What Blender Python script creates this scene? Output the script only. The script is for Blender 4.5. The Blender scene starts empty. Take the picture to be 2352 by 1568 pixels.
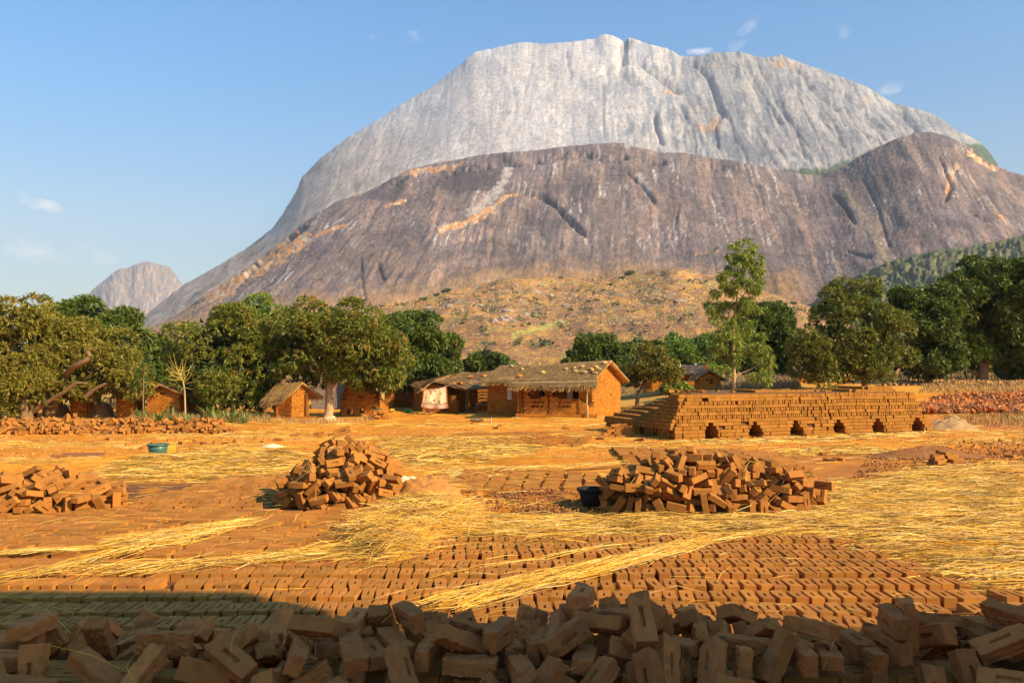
import bpy, math, random
import numpy as np
from mathutils import Vector, Matrix, Quaternion, Euler
random.seed(7)
RNG = np.random.default_rng(11)
SC = bpy.context.scene
COL = SC.collection
R = math.radians

# ------------------------------------------------------------------ camera, sky, sun, exposure
EYE = Vector((0, 0, 2.1))
FP = 1829.0                     # focal length in units of a 2352 px wide picture
PITCH = R(2.29)
cam = bpy.data.cameras.new('camera')
cam.sensor_width = 36
cam.lens = FP / 2352 * 36
cam.clip_start = .05
cam.clip_end = 40000
cam_o = bpy.data.objects.new('camera', cam)
COL.objects.link(cam_o)
cam_o.location = EYE
cam_o.rotation_euler = (R(90) + PITCH, 0, 0)
SC.camera = cam_o

SUN_EL, SUN_AZ = 31.0, 122.0    # azimuth clockwise from the view direction
sd = Vector((math.sin(R(SUN_AZ)) * math.cos(R(SUN_EL)), math.cos(R(SUN_AZ)) * math.cos(R(SUN_EL)), math.sin(R(SUN_EL))))
sun = bpy.data.lights.new('sun', 'SUN')
sun.energy = 5.0
sun.angle = R(.6)
sun.color = (1, .765, .44)
sun_o = bpy.data.objects.new('sun', sun)
COL.objects.link(sun_o)
sun_o.rotation_euler = sd.to_track_quat('Z', 'Y').to_euler()

world = bpy.data.worlds.new('World')
SC.world = world
world.use_nodes = True
wn, wl = world.node_tree.nodes, world.node_tree.links
bg = wn['Background']
sky = wn.new('ShaderNodeTexSky')
sky.sky_type = 'NISHITA'
sky.sun_disc = False
sky.sun_elevation = R(SUN_EL)
sky.sun_rotation = R(SUN_AZ)
sky.air_density = 1.1
sky.dust_density = 1.6
sky.ozone_density = 3.0
hs = wn.new('ShaderNodeHueSaturation')
hs.inputs['Hue'].default_value = .493
hs.inputs['Saturation'].default_value = 1.22
hs.inputs['Value'].default_value = 1.0
wl.new(sky.outputs[0], hs.inputs['Color'])
sx_ = wn.new('ShaderNodeSeparateXYZ'); tcs = wn.new('ShaderNodeTexCoord'); wl.new(tcs.outputs['Generated'], sx_.inputs[0])
er = wn.new('ShaderNodeMapRange'); er.interpolation_type = 'SMOOTHSTEP'; wl.new(sx_.outputs[2], er.inputs[0]); er.inputs[1].default_value = .04; er.inputs[2].default_value = .44
ec = wn.new('ShaderNodeMixRGB'); wl.new(er.outputs[0], ec.inputs[0]); ec.inputs[1].default_value = (1.04, .94, .90, 1); ec.inputs[2].default_value = (.41, 1.13, 1.42, 1)
em = wn.new('ShaderNodeMixRGB'); em.blend_type = 'MULTIPLY'; em.inputs[0].default_value = 1; wl.new(hs.outputs[0], em.inputs[1]); wl.new(ec.outputs[0], em.inputs[2])
bg.inputs[1].default_value = .078
# a few thin wisps of cloud, fixed in the sky by direction
tc = wn.new('ShaderNodeTexCoord')
acc = None
def wnode(t, **k):
    n = wn.new(t)
    for a, b in k.items(): setattr(n, a, b)
    return n
def ray(px, py):
    x, z = (px - 1176) / FP, -(py - 784) / FP
    c, s = math.cos(PITCH), math.sin(PITCH)
    return Vector((x, c - z * s, s + z * c))
noi = wnode('ShaderNodeTexNoise')
mp = wnode('ShaderNodeMapping')
mp.inputs['Scale'].default_value = (1, 1, 2.1)
wl.new(tc.outputs['Generated'], mp.inputs[0])
wl.new(mp.outputs[0], noi.inputs[0])
noi.inputs['Scale'].default_value = 34
noi.inputs['Detail'].default_value = 7
noi.inputs['Roughness'].default_value = .62
for (px, py, rx, ry, a, tilt) in ((95, 466, 56, 17, 1.0, .3), (100, 576, 150, 30, .8, .05), (205, 570, 70, 18, .6, .2), (955, 86, 34, 18, .3, -.3),
                                  (852, 90, 16, 16, .3, .1), (1612, 118, 34, 10, .8, 0), (1690, 105, 30, 14, .3, 0), (1722, 58, 50, 16, .4, -.6),
                                  (2052, 205, 48, 16, .6, 0), (1940, 72, 20, 18, .3, -.7)):
    d = ray(px, py).normalized()
    right = Vector((d.y, -d.x, 0)).normalized()
    up = right.cross(d)
    r2 = (right * math.cos(tilt) - up * math.sin(tilt)) * (FP / rx)
    u2 = (right * math.sin(tilt) + up * math.cos(tilt)) * (FP / ry)
    s2 = []
    for v in (r2, u2):
        dn = wnode('ShaderNodeVectorMath', operation='DOT_PRODUCT')
        wl.new(tc.outputs['Generated'], dn.inputs[0])
        dn.inputs[1].default_value = v
        m = wnode('ShaderNodeMath', operation='SUBTRACT')
        wl.new(dn.outputs['Value'], m.inputs[0])
        m.inputs[1].default_value = v.dot(d)
        p = wnode('ShaderNodeMath', operation='MULTIPLY')
        wl.new(m.outputs[0], p.inputs[0]); wl.new(m.outputs[0], p.inputs[1])
        s2.append(p)
    ad = wnode('ShaderNodeMath', operation='ADD')
    wl.new(s2[0].outputs[0], ad.inputs[0]); wl.new(s2[1].outputs[0], ad.inputs[1])
    # mask = clamp((noise-.42)*3.2 + .55 - r2*.55) * a
    q = wnode('ShaderNodeMath', operation='MULTIPLY_ADD')
    wl.new(ad.outputs[0], q.inputs[0]); q.inputs[1].default_value = -.62; q.inputs[2].default_value = -1.0
    q2 = wnode('ShaderNodeMath', operation='MULTIPLY_ADD', use_clamp=True)
    wl.new(noi.outputs[0], q2.inputs[0]); q2.inputs[1].default_value = 2.6; wl.new(q.outputs[0], q2.inputs[2])
    # only the half of the sky that the direction points into
    dd = wnode('ShaderNodeVectorMath', operation='DOT_PRODUCT')
    wl.new(tc.outputs['Generated'], dd.inputs[0]); dd.inputs[1].default_value = d
    gt = wnode('ShaderNodeMath', operation='GREATER_THAN'); wl.new(dd.outputs['Value'], gt.inputs[0]); gt.inputs[1].default_value = .5
    q3 = wnode('ShaderNodeMath', operation='MULTIPLY'); wl.new(q2.outputs[0], q3.inputs[0]); wl.new(gt.outputs[0], q3.inputs[1])
    q4 = wnode('ShaderNodeMath', operation='MULTIPLY'); wl.new(q3.outputs[0], q4.inputs[0]); q4.inputs[1].default_value = a
    if acc is None: acc = q4
    else:
        mx = wnode('ShaderNodeMath', operation='MAXIMUM'); wl.new(acc.outputs[0], mx.inputs[0]); wl.new(q4.outputs[0], mx.inputs[1]); acc = mx
cm = wnode('ShaderNodeMixRGB')
wl.new(acc.outputs[0], cm.inputs[0]); wl.new(em.outputs[0], cm.inputs[1])
cm.inputs[2].default_value = (8.2, 7.4, 7.2, 1)
wl.new(cm.outputs[0], bg.inputs[0])

SC.view_settings.view_transform = 'Standard'
SC.view_settings.look = 'None'
SC.view_settings.exposure = 1.08
SC.view_settings.gamma = 1
SC.view_settings.use_curve_mapping = False
SC.cycles.max_bounces = 6
SC.cycles.diffuse_bounces = 3
SC.cycles.volume_bounces = 0
SC.cycles.transparent_max_bounces = 6
SC.cycles.use_denoising = True

# ------------------------------------------------------------------ small numeric helpers
_GA = np.random.default_rng(5).uniform(0, 2 * np.pi, 65536)
_GC, _GS = np.cos(_GA), np.sin(_GA)
def pn(x, y, s=0):
    """2-D gradient noise, about -0.7 .. 0.7"""
    x = np.asarray(x, float); y = np.asarray(y, float)
    x, y = np.broadcast_arrays(x, y)
    x0, y0 = np.floor(x), np.floor(y)
    xf, yf = x - x0, y - y0
    xi = x0.astype(np.int64) + s * 37; yi = y0.astype(np.int64) + s * 91
    u = xf * xf * xf * (xf * (xf * 6 - 15) + 10); v = yf * yf * yf * (yf * (yf * 6 - 15) + 10)
    xa, xb, ya, yb = xi & 255, (xi + 1) & 255, (yi & 255) << 8, ((yi + 1) & 255) << 8
    def g(i, dx, dy): return _GC[i] * dx + _GS[i] * dy
    a = g(xa + ya, xf, yf); a = a + u * (g(xb + ya, xf - 1, yf) - a)
    b = g(xa + yb, xf, yf - 1); b = b + u * (g(xb + yb, xf - 1, yf - 1) - b)
    return a + v * (b - a)
def fbm(x, y, o=4, s=0, gain=.5):
    t, a = 0, 1.0
    for i in range(o):
        t = t + a * pn(x * 2 ** i, y * 2 ** i, s + i * 17)
        a *= gain
    return t
def sst(x, a=0., b=1.):
    t = np.clip((x - a) / (b - a), 0, 1)
    return t * t * (3 - 2 * t)
def mix(a, b, t): return a + (b - a) * t

def project(P):
    """world points -> 2352-wide picture coordinates"""
    d = P - np.array(EYE)
    c, s = math.cos(PITCH), math.sin(PITCH)
    f = d[..., 1] * c + d[..., 2] * s
    z = -d[..., 1] * s + d[..., 2] * c
    f = np.where(np.abs(f) < 1e-3, 1e-3, f)
    return 1176 + FP * d[..., 0] / f, 784 - FP * z / f

BUMPS = []   # (x, y, rx, ry, height)
def gz(x, y):
    """height of the ground, arrays or floats"""
    x = np.asarray(x, float); y = np.asarray(y, float)
    z = 1.6 * sst(y, 27, 58) * sst(x, 5, 19)
    z = z + .9 * sst(y, 60, 110) * (1 - sst(x, -10, 30)) + .6 * sst(y, 60, 110) * sst(x, -10, 30)
    f = sst(np.hypot(x, y), 12, 24)
    z = z + f * (.06 * pn(x * .22, y * .3, 3) + .03 * pn(x * .9, y * .9, 4)) 
    z = z + .016 * pn(x * 1.3, y * 1.3, 5) * sst(y, 11, 13)
    for (bx, by, rx, ry, h) in BUMPS:
        r = ((x - bx) / rx) ** 2 + ((y - by) / ry) ** 2
        z = z + h * np.exp(-r) * (1 + .35 * pn(x * 2.1, y * 2.1, 9) + .25 * pn(x * 5, y * 5, 19))
    return z
def gzf(x, y): return float(gz(x, y))
_TT = 1.5 * (1.004 ** np.arange(1400))
def gnd(px, py):
    """where the view line through a picture point meets the ground"""
    d = ray(px, py)
    for T_ in (_TT, None):
        T = T_ if T_ is not None else np.linspace(t0, t1, 24)
        e = EYE.z + d.z * T - gz(d.x * T, d.y * T)
        i = int(np.argmax(e <= 0)) if (e <= 0).any() else len(T) - 1
        t0, t1 = T[max(i - 1, 0)], T[i]
    return EYE + d * float(t1)
def at(px, py, Y):
    d = ray(px, py)
    return EYE + d * (Y / d.y)
def zat(py, Y): return at(1176, py, Y).z

# ------------------------------------------------------------------ materials
def mat(name, base=(.5, .5, .5), rough=.9, var=.15, scale=8, bump=.3, bscale=40, attr=False, rnd=0., spec=.2, two=None, detail=5, transl=0., stretch=None, bdist=.01):
    m = bpy.data.materials.new(name)
    m.use_nodes = True
    N, L = m.node_tree.nodes, m.node_tree.links
    b = N['Principled BSDF']
    b.inputs['Roughness'].default_value = rough
    b.inputs['Specular IOR Level'].default_value = spec
    geo = N.new('ShaderNodeNewGeometry')
    src = geo.outputs['Position']
    if stretch:
        q = N.new('ShaderNodeMapping'); q.inputs['Scale'].default_value = stretch
        L.new(src, q.inputs[0]); src = q.outputs[0]
    if attr:
        a = N.new('ShaderNodeVertexColor'); a.layer_name = 'Col'; c0 = a.outputs[0]
    else:
        a = N.new('ShaderNodeRGB'); a.outputs[0].default_value = (*base, 1); c0 = a.outputs[0]
    n = N.new('ShaderNodeTexNoise'); n.inputs['Scale'].default_value = scale; n.inputs['Detail'].default_value = detail; n.inputs['Roughness'].default_value = .65
    L.new(src, n.inputs[0])
    r = N.new('ShaderNodeMapRange'); L.new(n.outputs[0], r.inputs[0])
    r.inputs[1].default_value = .25; r.inputs[2].default_value = .75; r.inputs[3].default_value = 1 - var; r.inputs[4].default_value = 1 + var
    fac = r.outputs[0]
    if rnd:
        oi = N.new('ShaderNodeObjectInfo'); rr = N.new('ShaderNodeMapRange'); L.new(oi.outputs['Random'], rr.inputs[0])
        rr.inputs[3].default_value = 1 - rnd; rr.inputs[4].default_value = 1 + rnd
        mm = N.new('ShaderNodeMath'); mm.operation = 'MULTIPLY'; L.new(fac, mm.inputs[0]); L.new(rr.outputs[0], mm.inputs[1]); fac = mm.outputs[0]
    vm = N.new('ShaderNodeVectorMath'); vm.operation = 'SCALE'; L.new(c0, vm.inputs[0]); L.new(fac, vm.inputs['Scale'])
    out = vm.outputs[0]
    if two:
        n2 = N.new('ShaderNodeTexNoise'); n2.inputs['Scale'].default_value = two[1]; n2.inputs['Detail'].default_value = 6; L.new(src, n2.inputs[0])
        r2 = N.new('ShaderNodeMapRange'); L.new(n2.outputs[0], r2.inputs[0]); r2.inputs[1].default_value = two[2]; r2.inputs[2].default_value = two[2] + .12
        r2.inputs[4].default_value = two[3]
        mx = N.new('ShaderNodeMixRGB'); L.new(r2.outputs[0], mx.inputs[0]); L.new(out, mx.inputs[1]); mx.inputs[2].default_value = (*two[0], 1); out = mx.outputs[0]
    L.new(out, b.inputs['Base Color'])
    if bump:
        bn = N.new('ShaderNodeTexNoise'); bn.inputs['Scale'].default_value = bscale; bn.inputs['Detail'].default_value = 6; bn.inputs['Roughness'].default_value = .7
        L.new(src, bn.inputs[0])
        bp = N.new('ShaderNodeBump'); bp.inputs['Strength'].default_value = bump; bp.inputs['Distance'].default_value = bdist
        L.new(bn.outputs[0], bp.inputs['Height']); L.new(bp.outputs[0], b.inputs['Normal'])
    if transl:
        t = N.new('ShaderNodeBsdfTranslucent'); L.new(out, t.inputs[0]); ms = N.new('ShaderNodeMixShader'); ms.inputs[0].default_value = transl
        L.new(b.outputs[0], ms.inputs[1]); L.new(t.outputs[0], ms.inputs[2]); L.new(ms.outputs[0], N['Material Output'].inputs[0])
    return m

# ------------------------------------------------------------------ mesh helpers
def mesh_np(name, V, F, m, col=None, smooth=False, midx=None):
    V = np.asarray(V, np.float32).reshape(-1, 3); F = np.asarray(F, np.int32)
    k = F.shape[1]
    me = bpy.data.meshes.new(name)
    me.vertices.add(len(V)); me.vertices.foreach_set('co', V.ravel())
    me.loops.add(F.size); me.loops.foreach_set('vertex_index', F.ravel())
    me.polygons.add(len(F)); me.polygons.foreach_set('loop_start', np.arange(0, F.size, k, dtype=np.int32))
    me.polygons.foreach_set('loop_total', np.full(len(F), k, np.int32))
    me.polygons.foreach_set('use_smooth', np.full(len(F), bool(smooth)))
    for x in (m if isinstance(m, (list, tuple)) else [m]): me.materials.append(x)
    if midx is not None: me.polygons.foreach_set('material_index', np.asarray(midx, np.int32))
    if col is not None:
        a = me.color_attributes.new('Col', 'FLOAT_COLOR', 'POINT')
        c = np.ones((len(V), 4), np.float32); c[:, :3] = col
        a.data.foreach_set('color', c.ravel())
    me.update(calc_edges=True)
    me.validate()
    return me
def link(name, me, parent=None, **props):
    o = bpy.data.objects.new(name, me)
    COL.objects.link(o)
    if parent is not None: o.parent = parent
    for k, v in props.items(): o[k] = v
    return o
def thing(name, label, cat, loc=(0, 0, 0), rz=0, group=None):
    o = bpy.data.objects.new(name, None); COL.objects.link(o)
    o.empty_display_size = .2
    o.location = loc; o.rotation_euler = (0, 0, rz); o['label'] = label; o['category'] = cat; o['kind'] = 'thing'
    if group: o['group'] = group
    return o
def tag(o, label, cat, group=None):
    o['label'] = label; o['category'] = cat
    if group: o['group'] = group
    return o

BOXV = np.array([(a, b, c) for a in (-.5, .5) for b in (-.5, .5) for c in (-.5, .5)])
BOXF = np.array([(0, 1, 3, 2), (4, 6, 7, 5), (0, 4, 5, 1), (2, 3, 7, 6), (0, 2, 6, 4), (1, 5, 7, 3)])
def rotm(q=None, e=None):
    return np.array((Quaternion(q) if q is not None else Euler(e).to_quaternion()).to_matrix())
def join(parts):
    """[(V,F,col)] -> V,F,col"""
    vs, fs, cs, n = [], [], [], 0
    for V, F, c in parts:
        vs.append(V); fs.append(np.asarray(F) + n); n += len(V)
        cs.append(np.broadcast_to(np.asarray(c, float), (len(V), 3)))
    return np.concatenate(vs), np.concatenate(fs), np.concatenate(cs)
def box(c, s, rz=0, e=None, jit=0, col=(1, 1, 1)):
    V = BOXV * np.array(s)
    if jit: V = V + RNG.uniform(-jit, jit, V.shape)
    V = V @ rotm(e=e if e is not None else (0, 0, rz)).T + np.array(c)
    return V, BOXF, col
def tube(pts, rad, n=7, cap=True, col=(1, 1, 1), wob=0.):
    pts = [Vector(p) for p in pts]
    V, F = [], []
    for i, p in enumerate(pts):
        d = (pts[min(i + 1, len(pts) - 1)] - pts[max(i - 1, 0)])
        d = d.normalized() if d.length > 1e-9 else Vector((0, 0, 1))
        a = d.cross(Vector((0, 0, 1)) if abs(d.z) < .9 else Vector((1, 0, 0))).normalized(); b = d.cross(a)
        r = rad[i] if hasattr(rad, '__len__') else rad
        for k in range(n):
            t = 2 * math.pi * k / n
            rr = r * (1 + random.uniform(-wob, wob))
            V.append(p + (a * math.cos(t) + b * math.sin(t)) * rr)
    for i in range(len(pts) - 1):
        for k in range(n):
            F.append((i * n + k, i * n + (k + 1) % n, (i + 1) * n + (k + 1) % n, (i + 1) * n + k))
    if cap:
        for base, o in ((0, 1), ((len(pts) - 1) * n, -1)):
            V.append(sum((Vector(V[base + k]) for k in range(n)), Vector()) / n); c = len(V) - 1
            for k in range(n):
                F.append((base + k, base + (k + 1) % n, c, c) if False else (c, base + k, base + (k + 1) % n, c))
    V = np.array([tuple(v) for v in V]); F = np.array(F)
    return V, F, col
def smooth_path(pts, n=4):
    """Catmull-Rom through pts of any dimension"""
    P = np.array([list(p) for p in pts], float); out = []
    for i in range(len(P) - 1):
        p0, p1, p2, p3 = P[max(i - 1, 0)], P[i], P[i + 1], P[min(i + 2, len(P) - 1)]
        for k in range(n):
            t = k / n
            out.append(.5 * ((2 * p1) + (-p0 + p2) * t + (2 * p0 - 5 * p1 + 4 * p2 - p3) * t * t + (-p0 + 3 * p1 - 3 * p2 + p3) * t ** 3))
    out.append(P[-1])
    return np.array(out)
def lathe(prof, n=24, col=(1, 1, 1)):
    V, F = [], []
    for r, z in prof:
        for k in range(n):
            t = 2 * math.pi * k / n
            V.append((r * math.cos(t), r * math.sin(t), z))
    for i in range(len(prof) - 1):
        for k in range(n): F.append((i * n + k, i * n + (k + 1) % n, (i + 1) * n + (k + 1) % n, (i + 1) * n + k))
    return np.array(V), np.array(F), col
def tri_clean(me):
    return me
# ------------------------------------------------------------------ ground
def W(px, py):      # picture point on flat field -> world x, y
    d = ray(px, py); t = -EYE.z / d.z
    return (d.x * t, d.y * t)
_m = W(965, 1140)
BUMPS += [(_m[0], _m[1] + .1, .45, .42, .27), (_m[0] + .75, _m[1] + .1, .9, .3, .10), (_m[0] + 2.0, _m[1] - .15, .9, .22, .10),
          (W(2120, 1050)[0], W(2120, 1050)[1], 1.1, .5, .10), (W(2330, 1075)[0], W(2330, 1075)[1], .8, .4, .07),
          (W(850, 948)[0], W(850, 948)[1] - 1.2, 1.5, .8, .30), (W(120, 1052)[0], W(120, 1052)[1] - 2.2, 2.2, .8, -.22),
          (W(330, 1050)[0], W(330, 1050)[1] - .6, 1.6, .5, .08), (W(1250, 1048)[0], 19.0, 4.0, .35, .09), (W(1950, 1022)[0], 23.0, 4.2, .45, .12),
          (W(2250, 1000)[0], 21.0, 3.0, .5, .08), (W(1240, 1168)[0], 11.7, 1.3, .3, -.10), (.5, 24.2, 3.4, .5, .09)]
def ground():
    m = mat('ground_soil', attr=True, rough=.95, var=.28, scale=2.4, bump=.55, bscale=26, two=((.36, .15, .04), 5.5, .58, .55), bdist=.03, detail=8)
    ang = np.concatenate([np.linspace(-48, 48, 240), np.linspace(50, 310, 66)[0:-1]])
    rad = np.concatenate([[.05], 1.0 * (1.0165 ** np.arange(0, 344))])
    rad = np.concatenate([rad, rad[-1] * 1.09 ** np.arange(1, 42)])
    A, Rr = np.meshgrid(np.radians(ang), rad)
    X, Y = Rr * np.sin(A), Rr * np.cos(A)
    Z = gz(X, Y)
    Z = Z - sst(Rr, 100, 140) * 1.5
    Z = Z + .05 * fbm(X * .9, Y * 1.4, 3, 41) * sst(Rr, 14, 20) * (1 - sst(Rr, 60, 90)) + .02 * fbm(X * 3, Y * 4.0, 2, 43) * sst(Rr, 12, 15) * (1 - sst(Rr, 40, 60))
    n, k = Rr.shape
    V = np.stack([X, Y, Z], -1).reshape(-1, 3)
    i, j = np.meshgrid(np.arange(n - 1), np.arange(k), indexing='ij')
    F = np.stack([i * k + j, i * k + (j + 1) % k, (i + 1) * k + (j + 1) % k, (i + 1) * k + j], -1).reshape(-1, 4)[:, ::-1]
    px, py = project(V); x, y = V[:, 0], V[:, 1]
    soil = np.array((.60, .212, .014)); dark = np.array((.27, .105, .025)); straw = np.array((.70, .35, .04)); red = np.array((.44, .13, .03)); dry = np.array((.52, .32, .08))
    c = np.broadcast_to(soil, V.shape).copy()
    c = c * (1 + .3 * fbm(x * .35, y * .35, 4, 8))[:, None]
    big = fbm(x * .16, y * .45, 4, 12)
    t = sst(big, -.10, .32) * sst(y, 13, 18) * (1 - sst(y, 44, 60)) * (1 - .75 * sst(x, 3, 7) * (1 - sst(y, 22, 26)))
    fine = .55 + .6 * fbm(x * 1.6, y * 6.0, 3, 14)
    c = mix(c, straw, (np.clip(t * fine * .85, 0, .7))[:, None])
    # darker worked soil between the right heap and the far edge, wet patch on the left, pit side
    def blob(bx, by, rx, ry): return np.clip(np.exp(-((x - bx) / rx) ** 2 - ((y - by) / ry) ** 2) * (1 + .9 * fbm(x * 1.1, y * 1.5, 3, 77)), 0, 1)
    c = mix(c, np.array((.36, .125, .028)), (.85 * np.maximum(blob(7.6, 17, 4.5, 2.6), blob(9, 20.5, 5, 1.6)))[:, None])
    c = mix(c, dark, (.75 * np.maximum(blob(1.0, 11.6, 1.9, .55), np.maximum(blob(-9.6, 16.9, 2.4, .7), blob(6.0, 10.9, 1.0, .5))))[:, None])
    c = mix(c, np.array((.17, .085, .07)), (.9 * blob(*W(195, 1052), .6, .25))[:, None])
    c = mix(c, red, (.8 * blob(18.5, 33, 5, 6))[:, None])
    # brick yard floor: darkened under the rows, shade of the gaps painted in
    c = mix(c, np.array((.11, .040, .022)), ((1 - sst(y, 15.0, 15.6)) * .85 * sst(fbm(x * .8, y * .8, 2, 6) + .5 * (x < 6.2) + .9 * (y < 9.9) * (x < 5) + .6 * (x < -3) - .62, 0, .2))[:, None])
    # dry grass and scrub behind the houses
    g = sst(y, 44, 56); gm = dry * (1 + .45 * fbm(x * .5, y * .8, 4, 21))[:, None]
    c = mix(c, gm, (g * .8)[:, None])
    gg = sst(np.hypot(x, y), 110, 200)
    c = mix(c, np.array((.34, .22, .09)), gg[:, None])
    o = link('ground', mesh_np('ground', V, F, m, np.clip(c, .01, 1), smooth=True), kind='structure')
    return o
ground()

# ------------------------------------------------------------------ mountains and hills
def seg_d(px, py, pl):
    d = np.full(px.shape, 1e9)
    for (a, b) in zip(pl[:-1], pl[1:]):
        ax, ay, bx, by = *a, *b
        L2 = (bx - ax) ** 2 + (by - ay) ** 2
        t = np.clip(((px - ax) * (bx - ax) + (py - ay) * (by - ay)) / L2, 0, 1)
        d = np.minimum(d, np.hypot(px - ax - t * (bx - ax), py - ay - t * (by - ay)))
    return d
def side(px, py, pl, w):
    """signed distance: how far right-below of a crack line"""
    d = np.full(px.shape, 1e9); sg = np.zeros(px.shape)
    for (a, b) in zip(pl[:-1], pl[1:]):
        ax, ay, bx, by = *a, *b
        L2 = (bx - ax) ** 2 + (by - ay) ** 2
        t = np.clip(((px - ax) * (bx - ax) + (py - ay) * (by - ay)) / L2, 0, 1)
        q = np.hypot(px - ax - t * (bx - ax), py - ay - t * (by - ay))
        s = np.sign((bx - ax) * (py - ay) - (by - ay) * (px - ax))
        sg = np.where(q < d, s, sg); d = np.minimum(d, q)
    return d * sg
def hill(name, sil, h1, h0, nu, nv, base_slope, prof, disp, paint, m, rough=1.5, back=1.3, rows_back=8, srough=9., label=None):
    sil = np.array(sil, float)
    pu = np.linspace(sil[0, 0], sil[-1, 0], nu)
    sp = np.interp(pu, sil[:, 0], sil[:, 1]) + rough * fbm(pu / srough, pu * 0 + 3.3, 5, 5, .6)
    dx, dy, dz = [], [], []
    c, s = math.cos(PITCH), math.sin(PITCH)
    X = (pu - 1176) / FP; Zc = -(sp - 784) / FP
    DX, DY, DZ = X, c - Zc * s, s + Zc * c
    hn = np.hypot(DX, DY); ux, uy, sl = DX / hn, DY / hn, DZ / hn
    h1 = np.interp(pu, *zip(*h1)) if hasattr(h1, '__len__') else np.full(nu, h1)
    h0 = np.interp(pu, *zip(*h0)) if hasattr(h0, '__len__') else np.full(nu, h0)
    t = np.linspace(0, 1, nv)[:, None]
    H = h0 + (h1 - h0) * t
    kw = max(5, int(nu * .10)) | 1; kr = np.hanning(kw + 2)[1:-1]; kr /= kr.sum()
    slS = np.convolve(np.pad(sl, kw // 2, 'edge'), kr, 'valid')
    S = base_slope(h0) + (slS - base_slope(h0)) * prof(t) + (sl - slS) * sst(t, .55, 1.) ** 1.5
    Z = EYE.z + H * S
    Vx, Vy = H * ux, H * uy
    P = np.stack([Vx, Vy, Z], -1)
    # normals of the undisplaced sheet
    gu = np.gradient(P, axis=1); gv = np.gradient(P, axis=0)
    N = np.cross(gu, gv); N /= np.linalg.norm(N, axis=-1, keepdims=True) + 1e-9
    N = np.where(N[..., 2:3] < 0, -N, N)
    px, py = project(P)
    d = disp(px, py, t, H) * (1 - sst(t, .965, 1.0) * .85)
    P = P + N * d[..., None]
    col = paint(px, py, t, d)
    # the far side
    bk = np.linspace(0, 1, rows_back + 1)[1:, None]
    Hb = h1 * (1 + (back - 1) * bk)
    Zb = EYE.z + h1 * sl * (1 - bk ** 1.6) - bk * 30
    Pb = np.stack([Hb * ux, Hb * uy, Zb], -1)
    P = np.concatenate([P, Pb]); col = np.concatenate([col, np.repeat(col[-1:], rows_back, 0)])
    n, k = P.shape[:2]
    i, j = np.meshgrid(np.arange(n - 1), np.arange(k - 1), indexing='ij')
    F = np.stack([i * k + j, i * k + j + 1, (i + 1) * k + j + 1, (i + 1) * k + j], -1).reshape(-1, 4)
    o = link(name, mesh_np(name, P.reshape(-1, 3), F, m, np.clip(col.reshape(-1, 3), .005, 1), smooth=True), kind='structure')
    return o, P

ROCK = mat('rock_face', attr=True, rough=.9, var=.34, scale=.055, bump=.75, bscale=.12, bdist=7., detail=12)
def lean_a(px): return np.interp(px, [300, 700, 1100, 1400, 1800, 2300], [.75, .5, .16, -.06, -.42, -.75])

A_SIL = [(150, 800), (300, 752), (345, 715), (420, 655), (500, 610), (560, 575), (625, 525), (650, 490), (680, 440), (695, 405), (740, 360), (800, 315), (860, 280), (930, 235), (990, 200), (1050, 155), (1090, 120), (1150, 107), (1200, 97), (1260, 101), (1320, 95), (1370, 88), (1385, 78), (1410, 82), (1426, 92), (1434, 97), (1442, 84), (1460, 90), (1490, 102), (1530, 110), (1560, 126), (1590, 131), (1640, 122), (1700, 120), (1740, 130), (1760, 134), (1790, 125), (1830, 140), (1870, 155), (1930, 175), (1990, 200), (2050, 235), (2110, 250), (2150, 265), (2200, 300), (2250, 325), (2278, 355), (2292, 385), (2330, 410), (2420, 470), (2560, 620)]
CR_A = [([(1437, 92), (1428, 112), (1424, 140)], 9, 20), ([(1395, 168), (1420, 166), (1445, 186), (1455, 190)], 9, 22), ([(1430, 140), (1470, 148), (1510, 178), (1550, 208)], 7, 26),
        ([(1385, 195), (1384, 250), (1386, 320)], 3, 5), ([(1503, 265), (1508, 300), (1520, 330)], 4, 18), ([(1565, 140), (1600, 152), (1625, 178), (1640, 215), (1655, 262)], 6, 18),
        ([(1655, 262), (1640, 300), (1650, 340)], 4, 9), ([(1730, 180), (1760, 230), (1790, 280)], 4, 10), ([(1822, 150), (1850, 175), (1862, 195)], 7, 20), ([(1850, 200), (1890, 225), (1920, 250)], 6, 16),
        ([(1900, 190), (1950, 225), (1990, 262)], 5, 14), ([(1990, 262), (2020, 290)], 6, 16), ([(2070, 255), (2095, 280), (2110, 305)], 6, 18), ([(1780, 225), (1830, 300), (1850, 360)], 4, 8),
        ([(1880, 260), (1930, 330)], 4, 8), ([(1560, 240), (1590, 300), (1600, 360)], 4, 8), ([(1300, 120), (1310, 180)], 3, 6), ([(1220, 150), (1200, 230)], 3, 5), ([(2130, 290), (2190, 345)], 5, 10)]
def disp_a(px, py, t, H):
    s = px + lean_a(px) * (py - 250)
    w = s + 14 * fbm(px / 90, py / 120, 3, 60)
    d = 6 * fbm(w / 110, py / 160, 3, 61) + 3.2 * fbm(w / 26, py / 70, 3, 66) * sst(px, 1000, 1700) + .8 * fbm(w / 13, py / 90, 3, 62, .6) + 1.6 * fbm(px / 7, py / 9, 3, 63)
    rg = 1 - np.abs(fbm(w / 45, py / 300, 3, 64)) * 2.2
    d = d - 4.5 * np.clip(rg, 0, 1) ** 9
    d = d * (.35 + 1.0 * sst(px, 1250, 1900))
    for pl, wd, dep in CR_A:
        q = side(px + 4 * pn(px / 14, py / 14, 4), py + 4 * pn(px / 13, py / 15, 6), pl, wd)
        d = d - dep * .8 * np.where(q > 0, np.exp(-(q / (wd * .45)) ** 2), np.exp(-(q / (wd * 1.5)) ** 2)) 
    return d
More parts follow.
